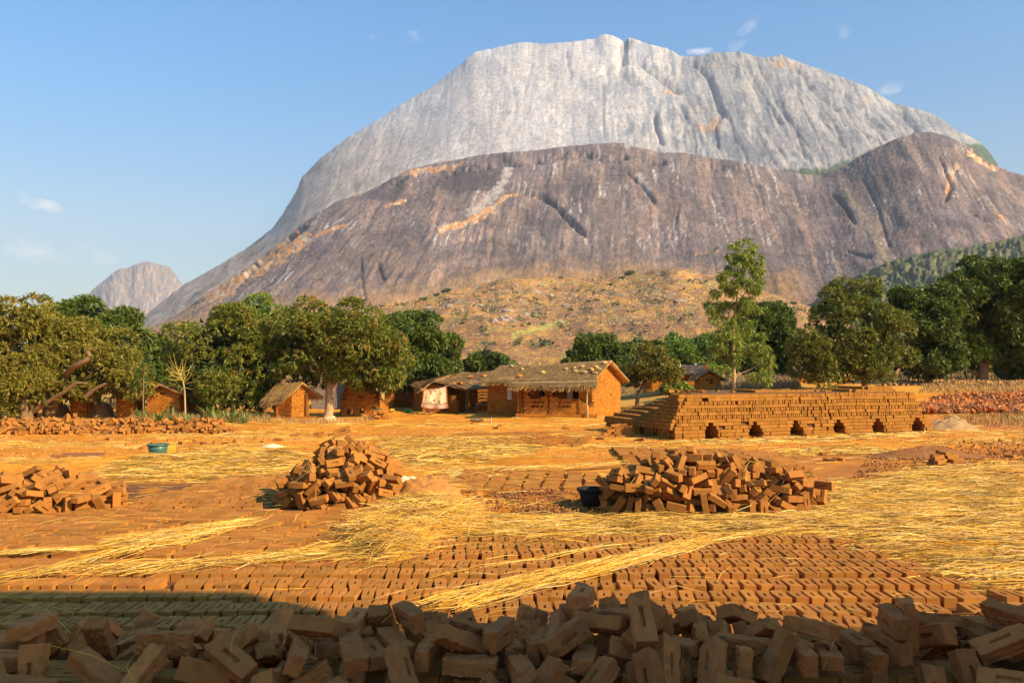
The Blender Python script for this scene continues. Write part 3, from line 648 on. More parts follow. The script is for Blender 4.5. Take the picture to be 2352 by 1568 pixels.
# per brick: x, y, z in millimetres and a quaternion times 99, most visible first
POSES = {
 'front': (225, [
-1358,3918,717,27,15,-28,90,1287,3936,718,87,-5,-45,16,2438,4021,757,95,16,-21,-2,635,3953,896,67,26,22,-65,-2004,3900,663,95,3,23,-13,264,4012,783,34,-7,58,-72,-202,3913,691,99,0,0,-7,
-1792,4173,707,1,1,-70,-70,-2502,4212,783,72,0,0,68,-771,3901,757,9,-81,56,5,-1781,3910,649,39,68,30,53,-2165,4263,702,62,-31,31,63,955,3879,704,79,-7,-41,43,-511,3787,708,79,-12,39,-43,
-993,4103,811,29,92,-20,-6,-254,4003,775,29,-15,-30,-89,-64,4024,800,40,-40,58,-58,1531,4130,798,12,88,-44,-5,-1501,3964,628,81,55,6,-9,-2286,3854,666,59,43,41,-53,1949,4127,833,45,45,-53,-53,
634,3740,678,48,54,8,-67,1781,3952,612,2,-70,-2,-70,742,3871,705,57,50,-3,64,-541,4229,825,53,67,-39,-30,2578,4178,847,51,30,40,68,2242,3947,617,64,35,35,-57,2169,4174,745,36,-53,-42,63,
1925,4144,707,54,54,-44,-44,-1053,3952,721,53,-33,-41,65,385,3748,667,88,-2,-29,35,453,4177,810,25,7,26,92,1414,3984,707,48,48,51,51,1581,4049,691,77,0,0,62,2319,3764,657,34,-15,-26,88,
-1733,4400,702,33,-89,23,-19,-418,4041,707,54,54,45,45,2042,4169,797,5,-70,5,70,139,3652,688,7,-87,-27,-37,367,4003,691,77,0,0,62,1797,4227,691,68,0,0,72,379,4409,883,79,0,4,59,
1175,4105,707,13,13,69,69,1121,3935,624,8,74,2,65,1286,4211,745,29,75,-54,21,1275,4563,728,9,36,-88,25,-987,3907,593,11,-25,69,65,2039,3903,549,58,30,34,-66,-1329,4270,591,82,-16,-29,-45,
46,3858,682,5,76,-62,-6,659,4027,840,84,31,-15,40,-702,4076,691,84,0,0,-52,2273,4355,750,6,-19,-89,37,-605,4166,715,48,7,-4,86,-832,4291,783,67,0,0,-73,-1432,4196,715,12,-62,76,-12,
-693,4385,734,56,-30,-35,-67,1012,4445,733,81,-30,6,48,-891,4199,691,84,0,0,52,1032,3714,644,11,-22,36,-89,136,4140,707,44,-44,55,-55,-229,4144,771,28,-3,-61,-73,-2556,4379,603,15,-30,71,60,
-2230,3685,651,55,75,34,3,2503,4167,710,83,5,2,-54,248,4208,770,61,-25,38,-63,28,3515,690,36,5,75,-53,-1963,4312,622,8,-97,2,-20,-1392,4363,632,83,47,-24,6,-2223,4798,554,82,13,-44,31,
-1146,3744,584,69,34,12,-61,622,4019,709,10,4,-35,92,-1382,4766,599,41,-56,70,-6,30,4542,639,33,17,80,46,817,4208,691,94,0,0,-31,-2471,3986,691,5,0,0,99,1000,4321,649,67,24,65,23,
808,3893,586,54,60,-7,57,1942,4498,463,90,-31,27,-9,2572,4351,724,0,60,79,0,-2088,4466,617,20,13,95,15,2195,4428,561,2,-29,26,91,51,4682,618,56,-9,81,1,544,4526,713,54,40,9,-72,
-2596,4448,497,67,67,-9,27,1131,4375,697,69,45,45,31,2382,4474,459,49,-27,-9,-81,1845,4492,353,71,-39,27,50,-1425,4551,632,97,12,2,13,-2608,4226,691,11,0,0,-98,-2413,4530,571,79,14,-31,-48,
598,4227,800,67,67,-20,-20,-2586,4537,339,11,-38,-5,91,568,4206,691,25,0,0,96,-27,4174,691,81,0,0,-57,738,4275,800,36,36,60,60,-515,4762,641,83,52,-12,-12,-147,3945,598,0,-1,99,0,
-2543,4607,566,91,-3,-38,4,-188,3795,575,12,-37,5,91,2298,4526,326,36,11,-88,-26,132,4713,589,80,-5,-57,13,-1804,4423,435,0,0,-65,-75,-769,3839,584,68,23,23,-65,-220,4270,714,67,-46,32,47,
-715,4368,571,54,17,78,24,1294,4518,627,48,30,-73,-37,2542,4312,614,70,-70,4,-4,1657,4508,461,1,26,-78,-56,589,3841,592,65,39,-33,55,-2293,4586,628,60,-24,9,74,-2407,3766,649,27,-32,-89,-11,
-753,3664,618,2,44,86,22,2447,4584,510,58,-77,22,-5,-354,4307,619,59,-40,45,52,-1845,4374,584,23,-14,-25,92,388,4426,783,42,0,0,90,-1386,4509,510,41,-17,29,83,-1231,3947,571,1,96,-4,23,
-1161,4391,635,62,4,46,62,1027,4742,686,76,-16,-1,61,1856,4612,383,5,21,-51,-82,-1596,4451,534,95,9,9,23,-517,4336,618,61,8,-77,6,857,4557,643,95,-1,-25,-13,2141,4617,615,8,6,16,97,
-884,4498,652,15,-8,-84,50,-1179,4739,380,71,34,-40,-45,-403,4546,583,91,26,29,-9,1589,4402,594,94,22,17,-11,-1692,4505,640,11,93,-33,2,-1025,4536,438,18,-68,-7,70,-307,4441,467,76,-50,-22,-34,
516,3696,547,66,6,-47,56,-457,4451,500,37,-16,64,64,552,4428,494,29,-5,-64,-70,258,4365,598,99,0,0,3,1021,3877,536,23,71,20,62,1479,4292,593,67,-67,20,20,-546,3745,590,25,67,-56,-39,
-729,4555,404,24,-19,-39,86,261,3838,595,77,57,15,-19,2587,4331,506,5,0,0,-99,-2599,4767,228,86,-30,-19,-34,-1159,4421,429,2,2,70,70,-46,4466,571,0,-30,-84,44,2147,4583,439,18,28,85,-38,
2080,4534,311,93,34,7,2,-1689,3850,547,44,-55,47,-52,-1303,4604,465,44,2,61,64,379,4615,320,92,-14,5,34,649,4533,671,53,-30,78,0,-2717,3900,691,0,-60,79,0,2721,4015,751,30,77,-54,-6,
-1029,4397,690,22,34,73,53,-2858,3865,728,7,57,-77,-24,2543,3831,627,9,50,-12,-84,2450,4497,650,30,-15,26,-89,2359,4753,359,73,54,-31,-24,1368,4440,467,4,97,-7,20,1522,4710,347,58,68,-38,19,
-2673,3694,604,83,27,-16,44,2197,4725,246,28,66,62,-30,-28,4340,536,78,-60,7,-11,-2717,4559,329,5,38,-2,-91,1102,4262,506,99,0,0,0,2896,3840,796,72,-3,3,68,1234,4357,591,96,-19,2,15,
1111,4650,632,91,-7,-13,-35,1754,4782,523,31,-5,62,-70,317,4694,428,44,58,-65,15,-1922,4735,394,34,35,48,-72,2662,3553,612,45,5,-39,79,2910,3957,691,0,-81,57,0,2639,4568,656,63,27,61,38,
2605,4591,371,20,-31,-49,77,2629,3704,584,28,80,16,49,-2248,4606,442,66,-67,22,-22,-225,4381,677,2,-2,-82,56,1302,3912,520,2,0,-12,-98,353,4354,691,68,0,0,72,-2445,4594,281,1,19,0,-97,
2692,4266,797,70,16,44,52,-2895,4170,707,33,33,61,61,1753,4559,623,93,-23,5,24,2664,3863,613,48,21,35,-77,241,4617,629,96,-11,-12,18,812,3683,530,11,80,43,37,2778,4240,737,69,7,-41,-57,
-517,4588,301,40,0,-21,-88,-2578,3894,598,1,0,0,99,3106,4135,698,24,24,-66,66,-2473,3607,598,31,-89,27,-9,2889,4521,430,74,-26,59,13,1170,4522,482,80,-3,-14,-56,2936,4242,723,36,15,-39,-82,
-2872,3856,597,80,23,14,-51,-1562,4220,506,0,-98,12,0,-2870,4485,588,72,47,-33,-37,1677,3752,520,16,-13,73,-63,3147,4285,495,27,-48,-81,-16,-642,3742,524,69,1,-15,69,-1642,4544,288,3,-23,13,-95,
-2345,4553,486,89,-10,-29,-30,2895,3766,571,1,-23,73,-62,-1415,3814,432,47,-40,73,26,-1060,3738,486,24,-29,87,27,-496,3790,505,9,-29,-16,93,144,3733,560,68,60,-35,-18,-1870,4623,289,44,-61,-33,55,
1975,4569,564,49,19,24,80,-937,4631,472,37,19,41,79,1721,4577,236,4,-90,-15,37,-483,3540,586,73,64,11,-14,1024,3657,551,86,-35,-15,-30,1540,4616,259,38,-9,-36,-84,1661,4764,276,27,-17,-77,53,
2634,4662,214,66,-15,16,70,1948,4757,329,34,23,-1,-90,-830,4551,304,92,-28,18,13,-472,4577,195,1,-17,-55,81,2044,4785,194,69,51,-14,48,-520,4600,455,16,-4,-25,94,-2729,4612,611,12,22,95,-14,
-2004,4473,416,74,22,59,17,-836,3615,554,27,-41,-68,52,1904,4632,151,36,-36,-60,60,-2297,4650,160,60,60,-36,36,-382,4775,242,34,-91,-8,-16,-50,3686,476,67,26,-19,66,2382,3726,530,57,48,-23,-61,
-2378,4771,189,45,58,-31,59,1794,4738,395,32,10,19,-91,2525,4764,266,94,-9,-8,28,2580,4853,124,16,-16,68,68,609,4525,320,98,0,0,-13,2246,3661,481,57,48,-23,-61,-13,4671,212,9,51,-83,14,
-1687,4563,211,96,12,23,0,-2449,4853,160,56,56,41,-41,1714,4824,156,7,-17,37,90,2311,4692,155,58,41,-43,55,-75,4533,407,20,-20,67,67,-1436,4524,341,50,-84,-2,14,-2918,4392,499,15,80,55,-10,
-272,4591,387,73,-25,52,-34,2957,3728,677,16,23,-87,-39,3040,4466,429,62,-62,33,-33,-1411,3496,414,46,-35,-48,64,2955,4525,633,89,8,37,-19,-1748,3777,345,2,-8,-95,26,2453,4690,498,96,-15,5,-18,
877,3507,433,34,-41,10,-83,2846,4729,521,62,-67,-34,15,3081,3435,416,61,45,34,-54,-1479,4724,469,88,9,21,39,1329,4845,145,63,68,22,-26,3285,3637,459,28,-27,68,-60,2487,3465,508,28,-8,55,-77,
2663,3526,417,20,29,26,-88,771,4597,694,23,48,83,9,-190,4840,436,34,-40,-61,-58,3394,3982,289,16,84,-34,37,443,3387,410,37,-37,60,60,-428,4839,509,19,16,-62,73,1285,3415,167,36,78,21,-44,
-3189,3498,256,81,-5,-4,56,-512,3736,315,5,-95,27,2,-3024,3464,147,65,69,-21,-22,-2143,3633,377,16,-12,-59,-77,916,3732,276,30,19,49,-78,758,4429,501,47,-78,0,39,-356,3585,184,68,68,16,16,
-2785,3742,360,36,7,17,-90,61,4726,93,55,-9,-13,-80,-280,4688,323,29,-2,-38,87,2856,4629,289,53,6,-83,2,-1512,3527,115,10,-20,37,-89,2209,3629,170,83,5,39,-36,2067,3596,128,23,32,-8,91,
906,3851,499,26,53,-34,-72,2926,4376,602,70,-55,44,-2,2438,3478,72,6,-2,63,-76,-2809,3570,135,99,0,0,7,723,4701,186,79,-25,-16,-51,1144,4675,155,49,48,-60,39,-1880,3615,260,36,0,0,92,
-474,3651,466,96,12,-22,3,3075,4571,389,6,55,41,71,-2745,4608,478,25,-73,-50,36,-377,4732,107,77,-14,-19,-57,-1223,3407,119,5,95,1,-27,3134,4827,344,12,-78,-9,-59,3303,4241,149,65,27,65,-27,
-2913,3608,520,45,25,20,-82,-3190,3780,420,3,90,7,-41,-3040,4467,485,36,24,-74,-50,998,3414,160,90,18,36,-7,-2008,4616,202,10,34,61,69,-154,3617,440,34,59,-30,-65,-3318,3810,149,16,-68,16,68,
1225,3574,329,1,24,94,18,281,3466,96,9,9,22,-96,-1758,3659,172,49,24,39,-73,119,4679,379,9,97,-12,-16,-1851,4702,114,54,36,62,42,561,3494,250,43,-33,53,-64,1017,3629,302,64,37,31,-58,
2203,4494,656,23,92,1,28,668,3598,509,73,42,-44,-27,-717,4708,222,54,-42,-27,-66,668,3500,219,72,45,44,27,-2530,4621,135,77,0,0,-62,-1241,3606,462,77,-2,26,-57,-1864,3460,272,18,23,67,67,
-2365,3474,272,19,-62,-67,-34,-2247,3592,260,85,39,14,-30,1813,3664,167,44,-87,-16,9,-738,3531,149,14,69,-14,69,-777,3402,244,77,0,-62,0,-1442,4746,206,82,50,25,-3,419,4806,520,34,85,21,-32,
-2925,3526,243,13,94,-28,-4,3185,3683,342,28,62,-44,-56,1853,3533,59,24,-24,66,-66,3133,3688,551,54,58,44,40,-1991,4655,489,46,86,-15,2,-2494,3588,255,26,-56,-70,-32,-1535,4741,90,46,-7,14,86,
-1152,3696,237,63,30,30,-63,-2986,3414,302,95,19,-22,5,455,3509,164,79,-23,54,-16,1708,3457,184,1,-96,-22,5,-3065,4630,361,78,2,59,16,-1257,4591,215,94,-8,-29,0,-1935,3581,151,41,-41,57,-57,
-2144,4740,295,43,59,66,7,-993,3641,248,13,92,32,-10,-3284,3718,395,39,9,-88,21,-3027,3799,629,7,73,-66,8,2762,4673,233,71,11,-20,-65,3133,3471,248,45,-50,63,36,-334,3829,379,59,-79,9,7,
798,4852,149,49,-50,-49,-50,-187,3396,59,70,-70,0,0,-514,4757,430,29,-5,-28,90,-158,4619,142,82,-35,16,40,2405,3737,368,2,-81,-22,-53,3354,3835,258,36,-80,43,16,-2461,3503,456,19,-37,-28,86,
-3060,3685,440,25,71,2,64,2210,4838,445,0,-88,0,-46,-673,4710,383,84,-46,22,10,-665,4838,326,0,21,0,97,2683,4839,491,55,42,56,-43,2227,3719,363,45,75,42,20,-278,3726,350,27,23,-51,77,
858,4735,304,55,-57,56,19,-2146,3526,328,2,22,-11,96,-2362,3402,371,98,0,-11,0,-258,3586,522,52,50,-66,-13,931,3402,374,0,-40,0,91,-2061,3406,367,54,80,12,-18,-2018,4577,442,28,51,-70,38,
-101,3545,512,81,33,-5,47,-3187,4803,240,2,-96,10,-23,1480,4529,513,73,62,-23,14,145,3582,310,83,-46,29,5,-321,3537,444,6,-76,56,-28,-999,3458,177,80,-55,13,-16,397,4740,466,86,-37,28,12,
1970,3486,168,36,0,0,92,1698,4851,396,39,39,-58,59,2044,4802,508,62,73,-25,2,1309,4714,161,41,-69,-12,-57,2647,4510,540,75,-18,16,60,1736,4641,481,56,-78,-25,2,261,3713,337,6,6,70,70,
-3282,4640,42,93,0,0,35,2626,4724,386,58,70,-23,-31,187,3387,274,35,35,61,-61,-1504,3431,210,10,-11,-36,-91,2879,3487,388,32,5,17,-92,-2772,4683,292,0,15,1,-98,3482,4217,152,2,70,2,70,
2193,4852,59,0,0,70,70,481,4853,234,34,34,61,-61,737,3437,143,90,-26,-27,-16,740,3727,342,57,45,2,67,-375,3511,59,43,-43,55,-55,1302,3667,151,19,-19,-68,67,-1056,4793,421,54,-61,-51,-23,
954,4485,366,77,-43,-22,-39,1864,3573,289,37,9,-33,-85,555,4837,148,47,0,87,0,219,4853,415,65,65,-27,27,314,4835,149,70,2,-70,2,2993,3407,241,68,1,-72,-1,-3317,3535,149,65,26,-65,26,
2840,3502,295,54,10,-15,81,]),
 'mid': (144, [
-3223,12253,166,69,-30,44,47,-2924,12147,185,5,-13,-19,96,-2712,12200,268,25,32,-12,89,-2779,12507,698,76,56,12,26,-2135,12709,681,88,36,27,-6,-2541,12151,443,97,20,-2,9,-2375,12286,205,21,27,-13,92,
-3032,12199,363,19,-90,0,-37,-1990,12500,236,24,-33,50,-75,-2148,12346,378,78,-16,-38,-44,-2261,12259,518,26,-90,23,-21,-1887,12561,444,90,-35,10,-19,-2652,12112,42,99,0,0,5,
-2471,12263,136,89,11,30,-30,-3249,12181,408,97,0,0,-19,-1868,12803,554,19,-8,-84,-49,-2778,13055,1151,70,68,-5,18,-2160,12395,152,66,30,-23,63,-2456,12192,568,53,12,-17,81,
-2766,12414,561,25,-83,-45,16,-3109,12217,538,62,63,-30,-33,-2747,12229,436,79,32,12,48,-2413,12641,741,35,-10,-27,-88,-2074,12468,77,5,-2,47,-87,-2949,12202,76,49,80,-27,-17,
-2118,12852,799,86,-46,15,2,-3128,12459,556,12,-60,-54,-56,-3414,12437,165,51,-4,36,-77,-2182,12799,762,86,-45,16,5,-3547,12481,236,37,-19,-12,89,-2744,12631,860,5,-85,51,2,
-2264,12348,397,23,85,17,42,-3649,12635,308,0,-72,-42,53,-3025,12257,263,22,-90,9,-33,-2525,12537,678,12,30,84,-41,-3040,12850,783,66,-30,-63,22,-1916,12911,637,16,-5,-93,-29,
-1898,12787,114,88,4,21,-39,-2367,12358,614,64,-10,-19,72,-1869,12735,328,78,26,-10,54,-3101,13037,868,91,7,-33,-19,-3014,13090,942,63,70,-30,0,-2610,13075,976,37,-1,-92,0,
-2427,12297,389,25,51,52,62,-2296,12594,548,57,-67,-19,-41,-2519,12857,884,90,1,41,11,-2463,12742,781,10,30,-88,33,-2751,12807,980,3,81,-57,-2,-2457,12940,918,70,-29,28,-58,
-2053,12368,427,34,35,61,61,-2952,12620,682,7,-47,-2,-87,-2689,12225,60,0,0,-70,70,-3326,12765,539,9,14,-74,64,-2179,12671,515,17,31,92,-2,-3592,12600,104,18,-19,4,95,-3309,12853,604,25,-27,45,81,
-2532,12316,534,96,20,-2,12,-2878,12506,577,32,-18,59,-70,-3541,12699,334,40,9,-89,9,-2775,12649,722,60,-79,2,2,-1855,12808,266,77,26,-11,55,-3240,12468,518,31,-65,68,5,-3408,12499,76,87,34,13,31,
-2648,12912,890,53,53,46,46,-3284,12412,308,90,-23,-30,16,-2294,12448,234,58,-21,-55,55,-2681,12291,233,25,-14,-71,63,-2553,12440,577,33,40,73,-42,-1967,12747,484,79,-19,-11,-55,
-2618,12348,398,31,-2,-74,58,-3497,13000,526,45,-9,60,64,-1795,13114,208,51,39,61,45,-1861,12910,171,82,-31,44,-8,-3666,12766,77,87,48,2,5,-2528,13165,915,7,-12,-78,60,-3661,12818,357,24,11,-59,75,
-3090,12500,488,14,-62,-52,-56,-2990,13313,738,33,-69,-63,2,-3146,12334,351,25,-9,-43,-85,-3144,13247,661,34,24,-73,-53,-3266,12382,169,59,62,-48,9,-3383,12560,363,84,-9,-49,-13,
-3556,12907,334,84,34,30,-28,-2348,12909,719,53,-45,-69,-16,-2842,12323,383,51,55,63,13,-3456,12915,448,71,-30,-24,57,-2885,12295,191,67,69,-22,-12,-2108,12564,411,32,92,4,-15,
-2098,12831,582,2,-94,-26,15,-1997,12838,42,87,0,0,47,-3347,13275,573,29,-1,-45,83,-2857,13464,709,30,54,-65,-42,-1994,12752,301,43,-52,55,-47,-2130,12760,468,20,30,67,63,
-3004,12497,376,75,21,-53,30,-2451,13502,779,63,66,-37,-15,-1829,13108,77,49,24,37,74,-2427,13597,769,49,-3,58,64,-2885,12432,426,23,-22,89,-30,-2045,12676,168,46,46,26,70,
-2776,13516,585,35,-15,39,83,-2349,12412,120,71,-2,26,-64,-3418,12726,370,21,-62,59,-45,-3666,12882,131,82,-26,12,48,-3171,13738,42,62,0,0,77,-2137,13002,774,91,27,5,28,-1997,13063,645,62,21,-6,74,
-3041,13684,131,17,-58,62,-47,-3177,13424,586,10,-27,95,5,-3061,12614,490,8,79,5,58,-2478,12458,296,75,62,-10,-16,-2610,12598,485,34,5,-93,-2,-2639,12449,356,72,62,-2,-26,
-2362,12626,342,20,23,-75,57,-2381,12478,489,1,-11,55,82,-2414,13283,759,15,-41,-37,-81,-3678,12989,233,16,21,-13,-94,-3371,13419,573,86,-16,-45,14,-2818,13723,125,34,-10,-26,-89,
-2169,12537,307,22,43,-80,32,-2316,12752,550,21,39,89,-1,-2643,13255,687,57,-4,-81,-3,-3050,13443,475,32,-32,62,-62,-1966,13464,538,37,16,5,90,-2980,13653,561,35,26,-1,89,
-1919,13276,60,10,10,-69,-69,-2812,13872,116,91,-37,-12,-4,-3016,13581,682,11,9,-95,-23,-1960,13278,437,71,-55,0,42,-3007,13460,738,59,-4,34,-72,-3257,13653,169,23,-68,-66,18,
-2082,13284,214,1,-2,40,90,-3233,12568,403,12,-45,47,73,-2064,13011,494,8,-19,87,-44,-3140,13618,215,39,71,55,16,-3168,13491,389,3,-91,-38,-11,-2476,12621,595,61,-2,54,-55,
-1977,13372,120,4,16,-40,-89,-1970,12948,438,15,1,27,-94,-2272,13151,768,72,-47,4,-49,-2525,13255,692,50,-44,-42,-61,-3338,13665,60,46,46,-53,-52,-3182,13448,483,11,-48,86,2,
-2387,13729,42,84,0,0,52,-2282,13631,580,37,9,-90,-12,-2350,13019,654,87,1,47,2,-3485,13541,42,42,0,0,90,-2342,13601,164,45,-37,-77,-22,-1898,13129,321,62,-28,27,-67,-2236,12903,578,36,38,78,-32,
-3062,13718,521,36,27,-1,88,-3662,13342,262,67,5,-72,8,-3290,13349,335,51,-52,-22,-64,-2537,13856,205,24,-10,72,63,-2605,13776,320,49,-77,34,-16,-2575,13806,551,16,-37,26,87,
-2266,13713,277,27,-5,36,88,-2829,13705,599,41,20,26,84,-2468,13761,139,83,-3,-30,-46,-2509,13758,488,51,-63,-3,-57,-2302,13618,420,30,54,44,64,-2089,13390,528,23,-43,-84,20,
-3469,13534,146,90,0,0,-41,-3667,13229,271,5,79,4,-59,-2816,13614,336,54,35,-63,-40,-3502,13276,184,56,-54,-35,50,-2662,13729,484,41,-12,79,42,-3414,12990,320,31,63,-68,-15,
-2921,13759,343,70,5,20,67,-2091,13372,259,43,-13,-45,-76,-2976,13708,242,63,23,-41,-60,-2420,13674,462,33,55,74,-18,-3434,13620,283,3,-34,41,-84,-3063,13821,408,41,70,-22,-52,
-3175,13666,508,33,-15,25,89,-2562,13523,611,79,22,20,52,-2337,13103,744,11,-43,-72,52,-3605,13341,42,80,0,0,58,-2002,13178,313,12,86,-29,-37,-2636,13531,715,53,-26,19,-77,
-2039,13428,347,88,-6,30,32,-2037,13621,413,1,76,63,-5,-3464,13140,411,83,40,-23,27,-2230,13426,510,77,36,-12,-50,-2383,13420,656,38,2,16,-90,-2124,13630,216,37,-11,36,84,
-2300,13238,510,83,-51,12,-9,-2605,13598,471,11,21,-96,-2,-2211,13328,639,23,7,51,81,-2848,13778,444,39,-27,18,-85,-3733,13132,111,45,-43,-65,41,-2297,13315,537,77,-53,-3,-32,
-2155,13564,164,20,-12,-35,-89,-3416,12749,164,47,47,52,52,-3473,13497,405,16,-25,45,-83,-3476,13354,331,93,-17,-30,9,-3211,13690,270,47,-22,16,-82,-3495,13246,381,9,39,-20,-88,
-3279,12650,391,76,23,-57,19,-3119,13704,384,47,-12,-52,69,]),
 'right': (215, [
3579,11426,152,46,53,-46,53,3407,11417,152,5,-70,-5,-70,2313,11530,351,33,89,20,-17,2347,11466,184,70,-68,15,-2,2346,11614,611,50,72,-33,-33,2133,11526,165,65,-55,44,25,1586,11827,165,51,-67,-9,-52,
1779,11647,443,2,-2,70,-70,3175,11777,574,44,-22,52,68,4190,11868,589,44,-86,-18,8,4632,11873,443,62,62,-32,-32,2875,11869,742,97,17,2,8,2919,11423,296,27,-3,-94,-12,2250,11581,483,15,19,-85,45,
4276,11682,237,60,48,57,-24,2002,12053,627,5,-12,-89,-40,2994,11516,59,70,70,-1,-1,3908,11637,413,31,7,13,93,2524,11532,400,69,43,-17,54,1835,11673,153,9,-69,9,69,2746,11432,249,1,66,-8,74,
1403,12220,429,58,66,-5,-44,3952,11545,197,16,-19,-2,-96,3554,11674,496,7,29,94,-12,2352,11534,42,22,0,0,97,4066,11591,290,97,0,5,19,4432,11818,42,11,0,0,-98,2677,11555,584,95,-9,-15,20,
2514,11965,751,11,83,32,43,3370,12104,756,24,-43,-14,-85,2743,11547,400,99,7,-2,1,3422,11874,574,81,5,-27,51,2731,12071,828,13,13,69,69,2206,12087,709,49,-37,-62,47,4630,12002,273,80,13,-37,43,
2771,11654,482,19,90,-36,11,1729,11769,159,60,6,78,-5,1544,12070,513,48,3,14,85,3750,11567,165,78,9,5,-60,3131,11500,398,68,-21,42,-55,1595,11876,398,23,11,16,94,3099,11493,198,39,56,42,59,
1594,12176,594,77,33,-29,-44,3877,11953,418,40,82,-28,27,1972,11555,455,66,4,15,-72,4129,11723,397,56,54,-60,-9,2076,11615,118,79,57,16,-6,3033,11630,379,14,-73,-64,-14,3222,11552,91,90,10,11,-38,
3266,12140,682,49,68,-49,-20,3938,12036,649,0,79,-60,6,2378,11989,706,83,35,36,-22,1948,11718,158,37,-58,-60,-37,1467,12160,138,90,0,0,41,4329,11829,483,94,2,9,30,2741,11517,42,41,0,0,90,
3549,11545,260,1,36,16,-91,2604,11588,246,97,-14,8,7,2578,11535,69,42,-33,-52,66,3911,11678,59,69,69,13,13,2079,11590,560,51,32,-31,-72,1829,11806,488,84,0,-46,27,3287,11516,185,8,-4,0,-99,
3556,11656,369,78,-39,-11,46,4159,11720,183,72,18,0,-65,3249,11775,456,41,-67,35,-48,3945,12161,736,69,-6,-1,70,3853,12154,518,51,-40,-50,56,4314,11816,374,68,62,-20,-31,2073,11693,286,22,1,-21,-94,
2122,11645,426,1,80,53,23,2899,11523,189,37,37,-59,-59,3432,11765,388,37,27,-73,-48,1506,12058,320,9,91,-24,30,2890,12111,828,69,69,-13,-13,2435,11547,443,63,36,-39,-55,3706,12547,671,89,-16,-31,-24,
4117,11680,42,86,0,0,50,3701,12213,642,67,-14,4,-72,2504,11549,154,35,-38,-47,70,2638,11717,673,58,55,41,40,2927,11914,657,71,11,14,-67,1726,12101,550,36,59,41,58,2935,11636,420,17,65,-27,-68,
3341,11637,252,72,-19,22,62,2728,12193,891,78,-16,24,53,3136,12403,740,81,25,-49,-15,3036,11934,635,45,-45,-54,54,3910,11643,240,73,-62,2,25,2071,12324,657,24,48,-74,37,2524,11737,652,84,-2,0,52,
3742,11696,352,54,-25,14,-78,4705,12059,59,59,59,38,38,4059,12019,551,77,8,5,62,2522,12511,839,49,-38,-44,63,3658,11584,42,38,0,0,91,3311,12284,766,93,-11,7,33,3627,12147,561,79,-3,-2,-59,
4385,12442,637,94,28,-7,11,2524,12232,811,79,0,0,-60,1653,12105,297,57,66,-41,23,2197,12247,857,6,73,66,0,1891,12034,530,27,85,35,-25,2270,11648,283,22,-19,-14,-94,4428,12247,561,35,53,26,71,
2651,12447,857,14,-74,64,5,3893,12592,579,30,-46,-70,-44,1580,11986,68,77,62,2,2,4373,11850,253,5,-59,-63,-48,4249,11959,501,19,10,-24,-93,4463,11932,359,76,0,0,-63,4594,12322,494,49,-54,-61,29,
2001,11790,471,72,27,-16,61,1461,12212,42,47,0,0,87,1839,12388,585,37,-1,-29,87,2679,11884,637,69,67,-2,-22,3969,11838,381,2,-20,19,95,4200,12145,567,38,70,10,59,3229,11648,250,17,63,-73,14,
1966,11847,363,14,9,-55,-81,1750,11877,164,61,64,-36,28,1477,12312,221,31,-13,5,93,2546,11708,557,18,-2,1,97,1472,12301,336,63,59,-42,-23,3546,11704,228,13,32,-77,51,2861,12381,731,70,70,2,2,
2950,11978,522,4,0,0,99,2600,11645,350,79,59,11,1,4495,12106,451,11,4,-45,-88,4018,12275,545,47,-41,9,77,2294,11836,587,24,37,-34,-82,1779,11970,330,99,0,0,-5,3286,11984,549,66,58,23,-39,
3141,11705,352,1,74,-9,65,3575,11544,145,38,-17,89,9,3495,11998,522,10,-58,71,36,1913,12478,611,24,-36,-71,54,3999,12078,470,84,-2,9,-51,1856,11933,443,70,70,2,2,4218,12298,545,78,-4,43,-44,
2293,12358,741,93,9,2,-33,3247,11774,311,61,43,56,33,4775,12219,426,91,0,0,39,2300,12419,539,8,8,-70,-70,3936,11770,242,96,10,-19,5,2277,11642,163,92,-19,9,-29,3400,11849,343,25,-37,48,-74,
2326,12184,731,65,65,-27,-27,3451,12257,653,3,99,-9,-1,1706,12200,352,61,-38,-46,-51,4321,12231,550,60,46,-2,-64,4663,12178,158,89,-16,-41,-2,2772,12477,815,75,34,-51,-21,
4732,12306,152,53,-45,-53,-45,3737,12309,430,30,65,66,-16,1428,12471,153,61,-34,62,34,4444,11957,152,62,-32,62,32,1649,12296,429,36,-5,-80,-45,4510,12594,537,30,12,26,-90,
3612,12075,450,47,-49,50,-52,2451,11746,346,31,63,30,-63,4469,12096,199,32,-24,-12,90,1677,12529,524,61,11,-26,73,3734,11949,475,54,-28,29,-73,2391,11879,496,11,95,3,26,2978,11740,258,62,62,33,-33,
3381,11616,59,55,-55,44,-44,3719,12074,360,61,7,44,-65,2805,11641,324,4,-68,-72,-8,3607,11845,326,49,47,-46,55,3855,11928,222,92,-21,19,23,3425,12145,535,96,-10,19,14,2236,11931,541,26,-26,64,-66,
4056,12519,559,31,70,28,56,4669,12296,386,86,1,-23,44,3221,11981,467,0,45,0,88,4498,12139,59,52,-52,47,-47,2355,12453,748,33,0,0,93,3962,11821,123,10,-16,30,92,2364,12442,652,99,0,0,-3,
2964,12246,794,7,27,2,95,2697,12683,695,16,-68,-66,-25,2716,12678,457,33,-30,73,50,1870,12558,234,23,0,96,0,2245,12766,562,64,12,51,55,2545,12625,692,78,6,12,59,3194,12971,59,27,27,65,65,
3913,12076,251,9,-9,-69,69,3944,12646,470,76,48,-25,32,3596,12695,636,40,-9,5,-90,2993,12503,787,92,34,12,6,4235,11917,251,52,52,-47,-47,3207,12601,536,57,-13,-47,-64,3381,12392,609,97,-16,6,-3,
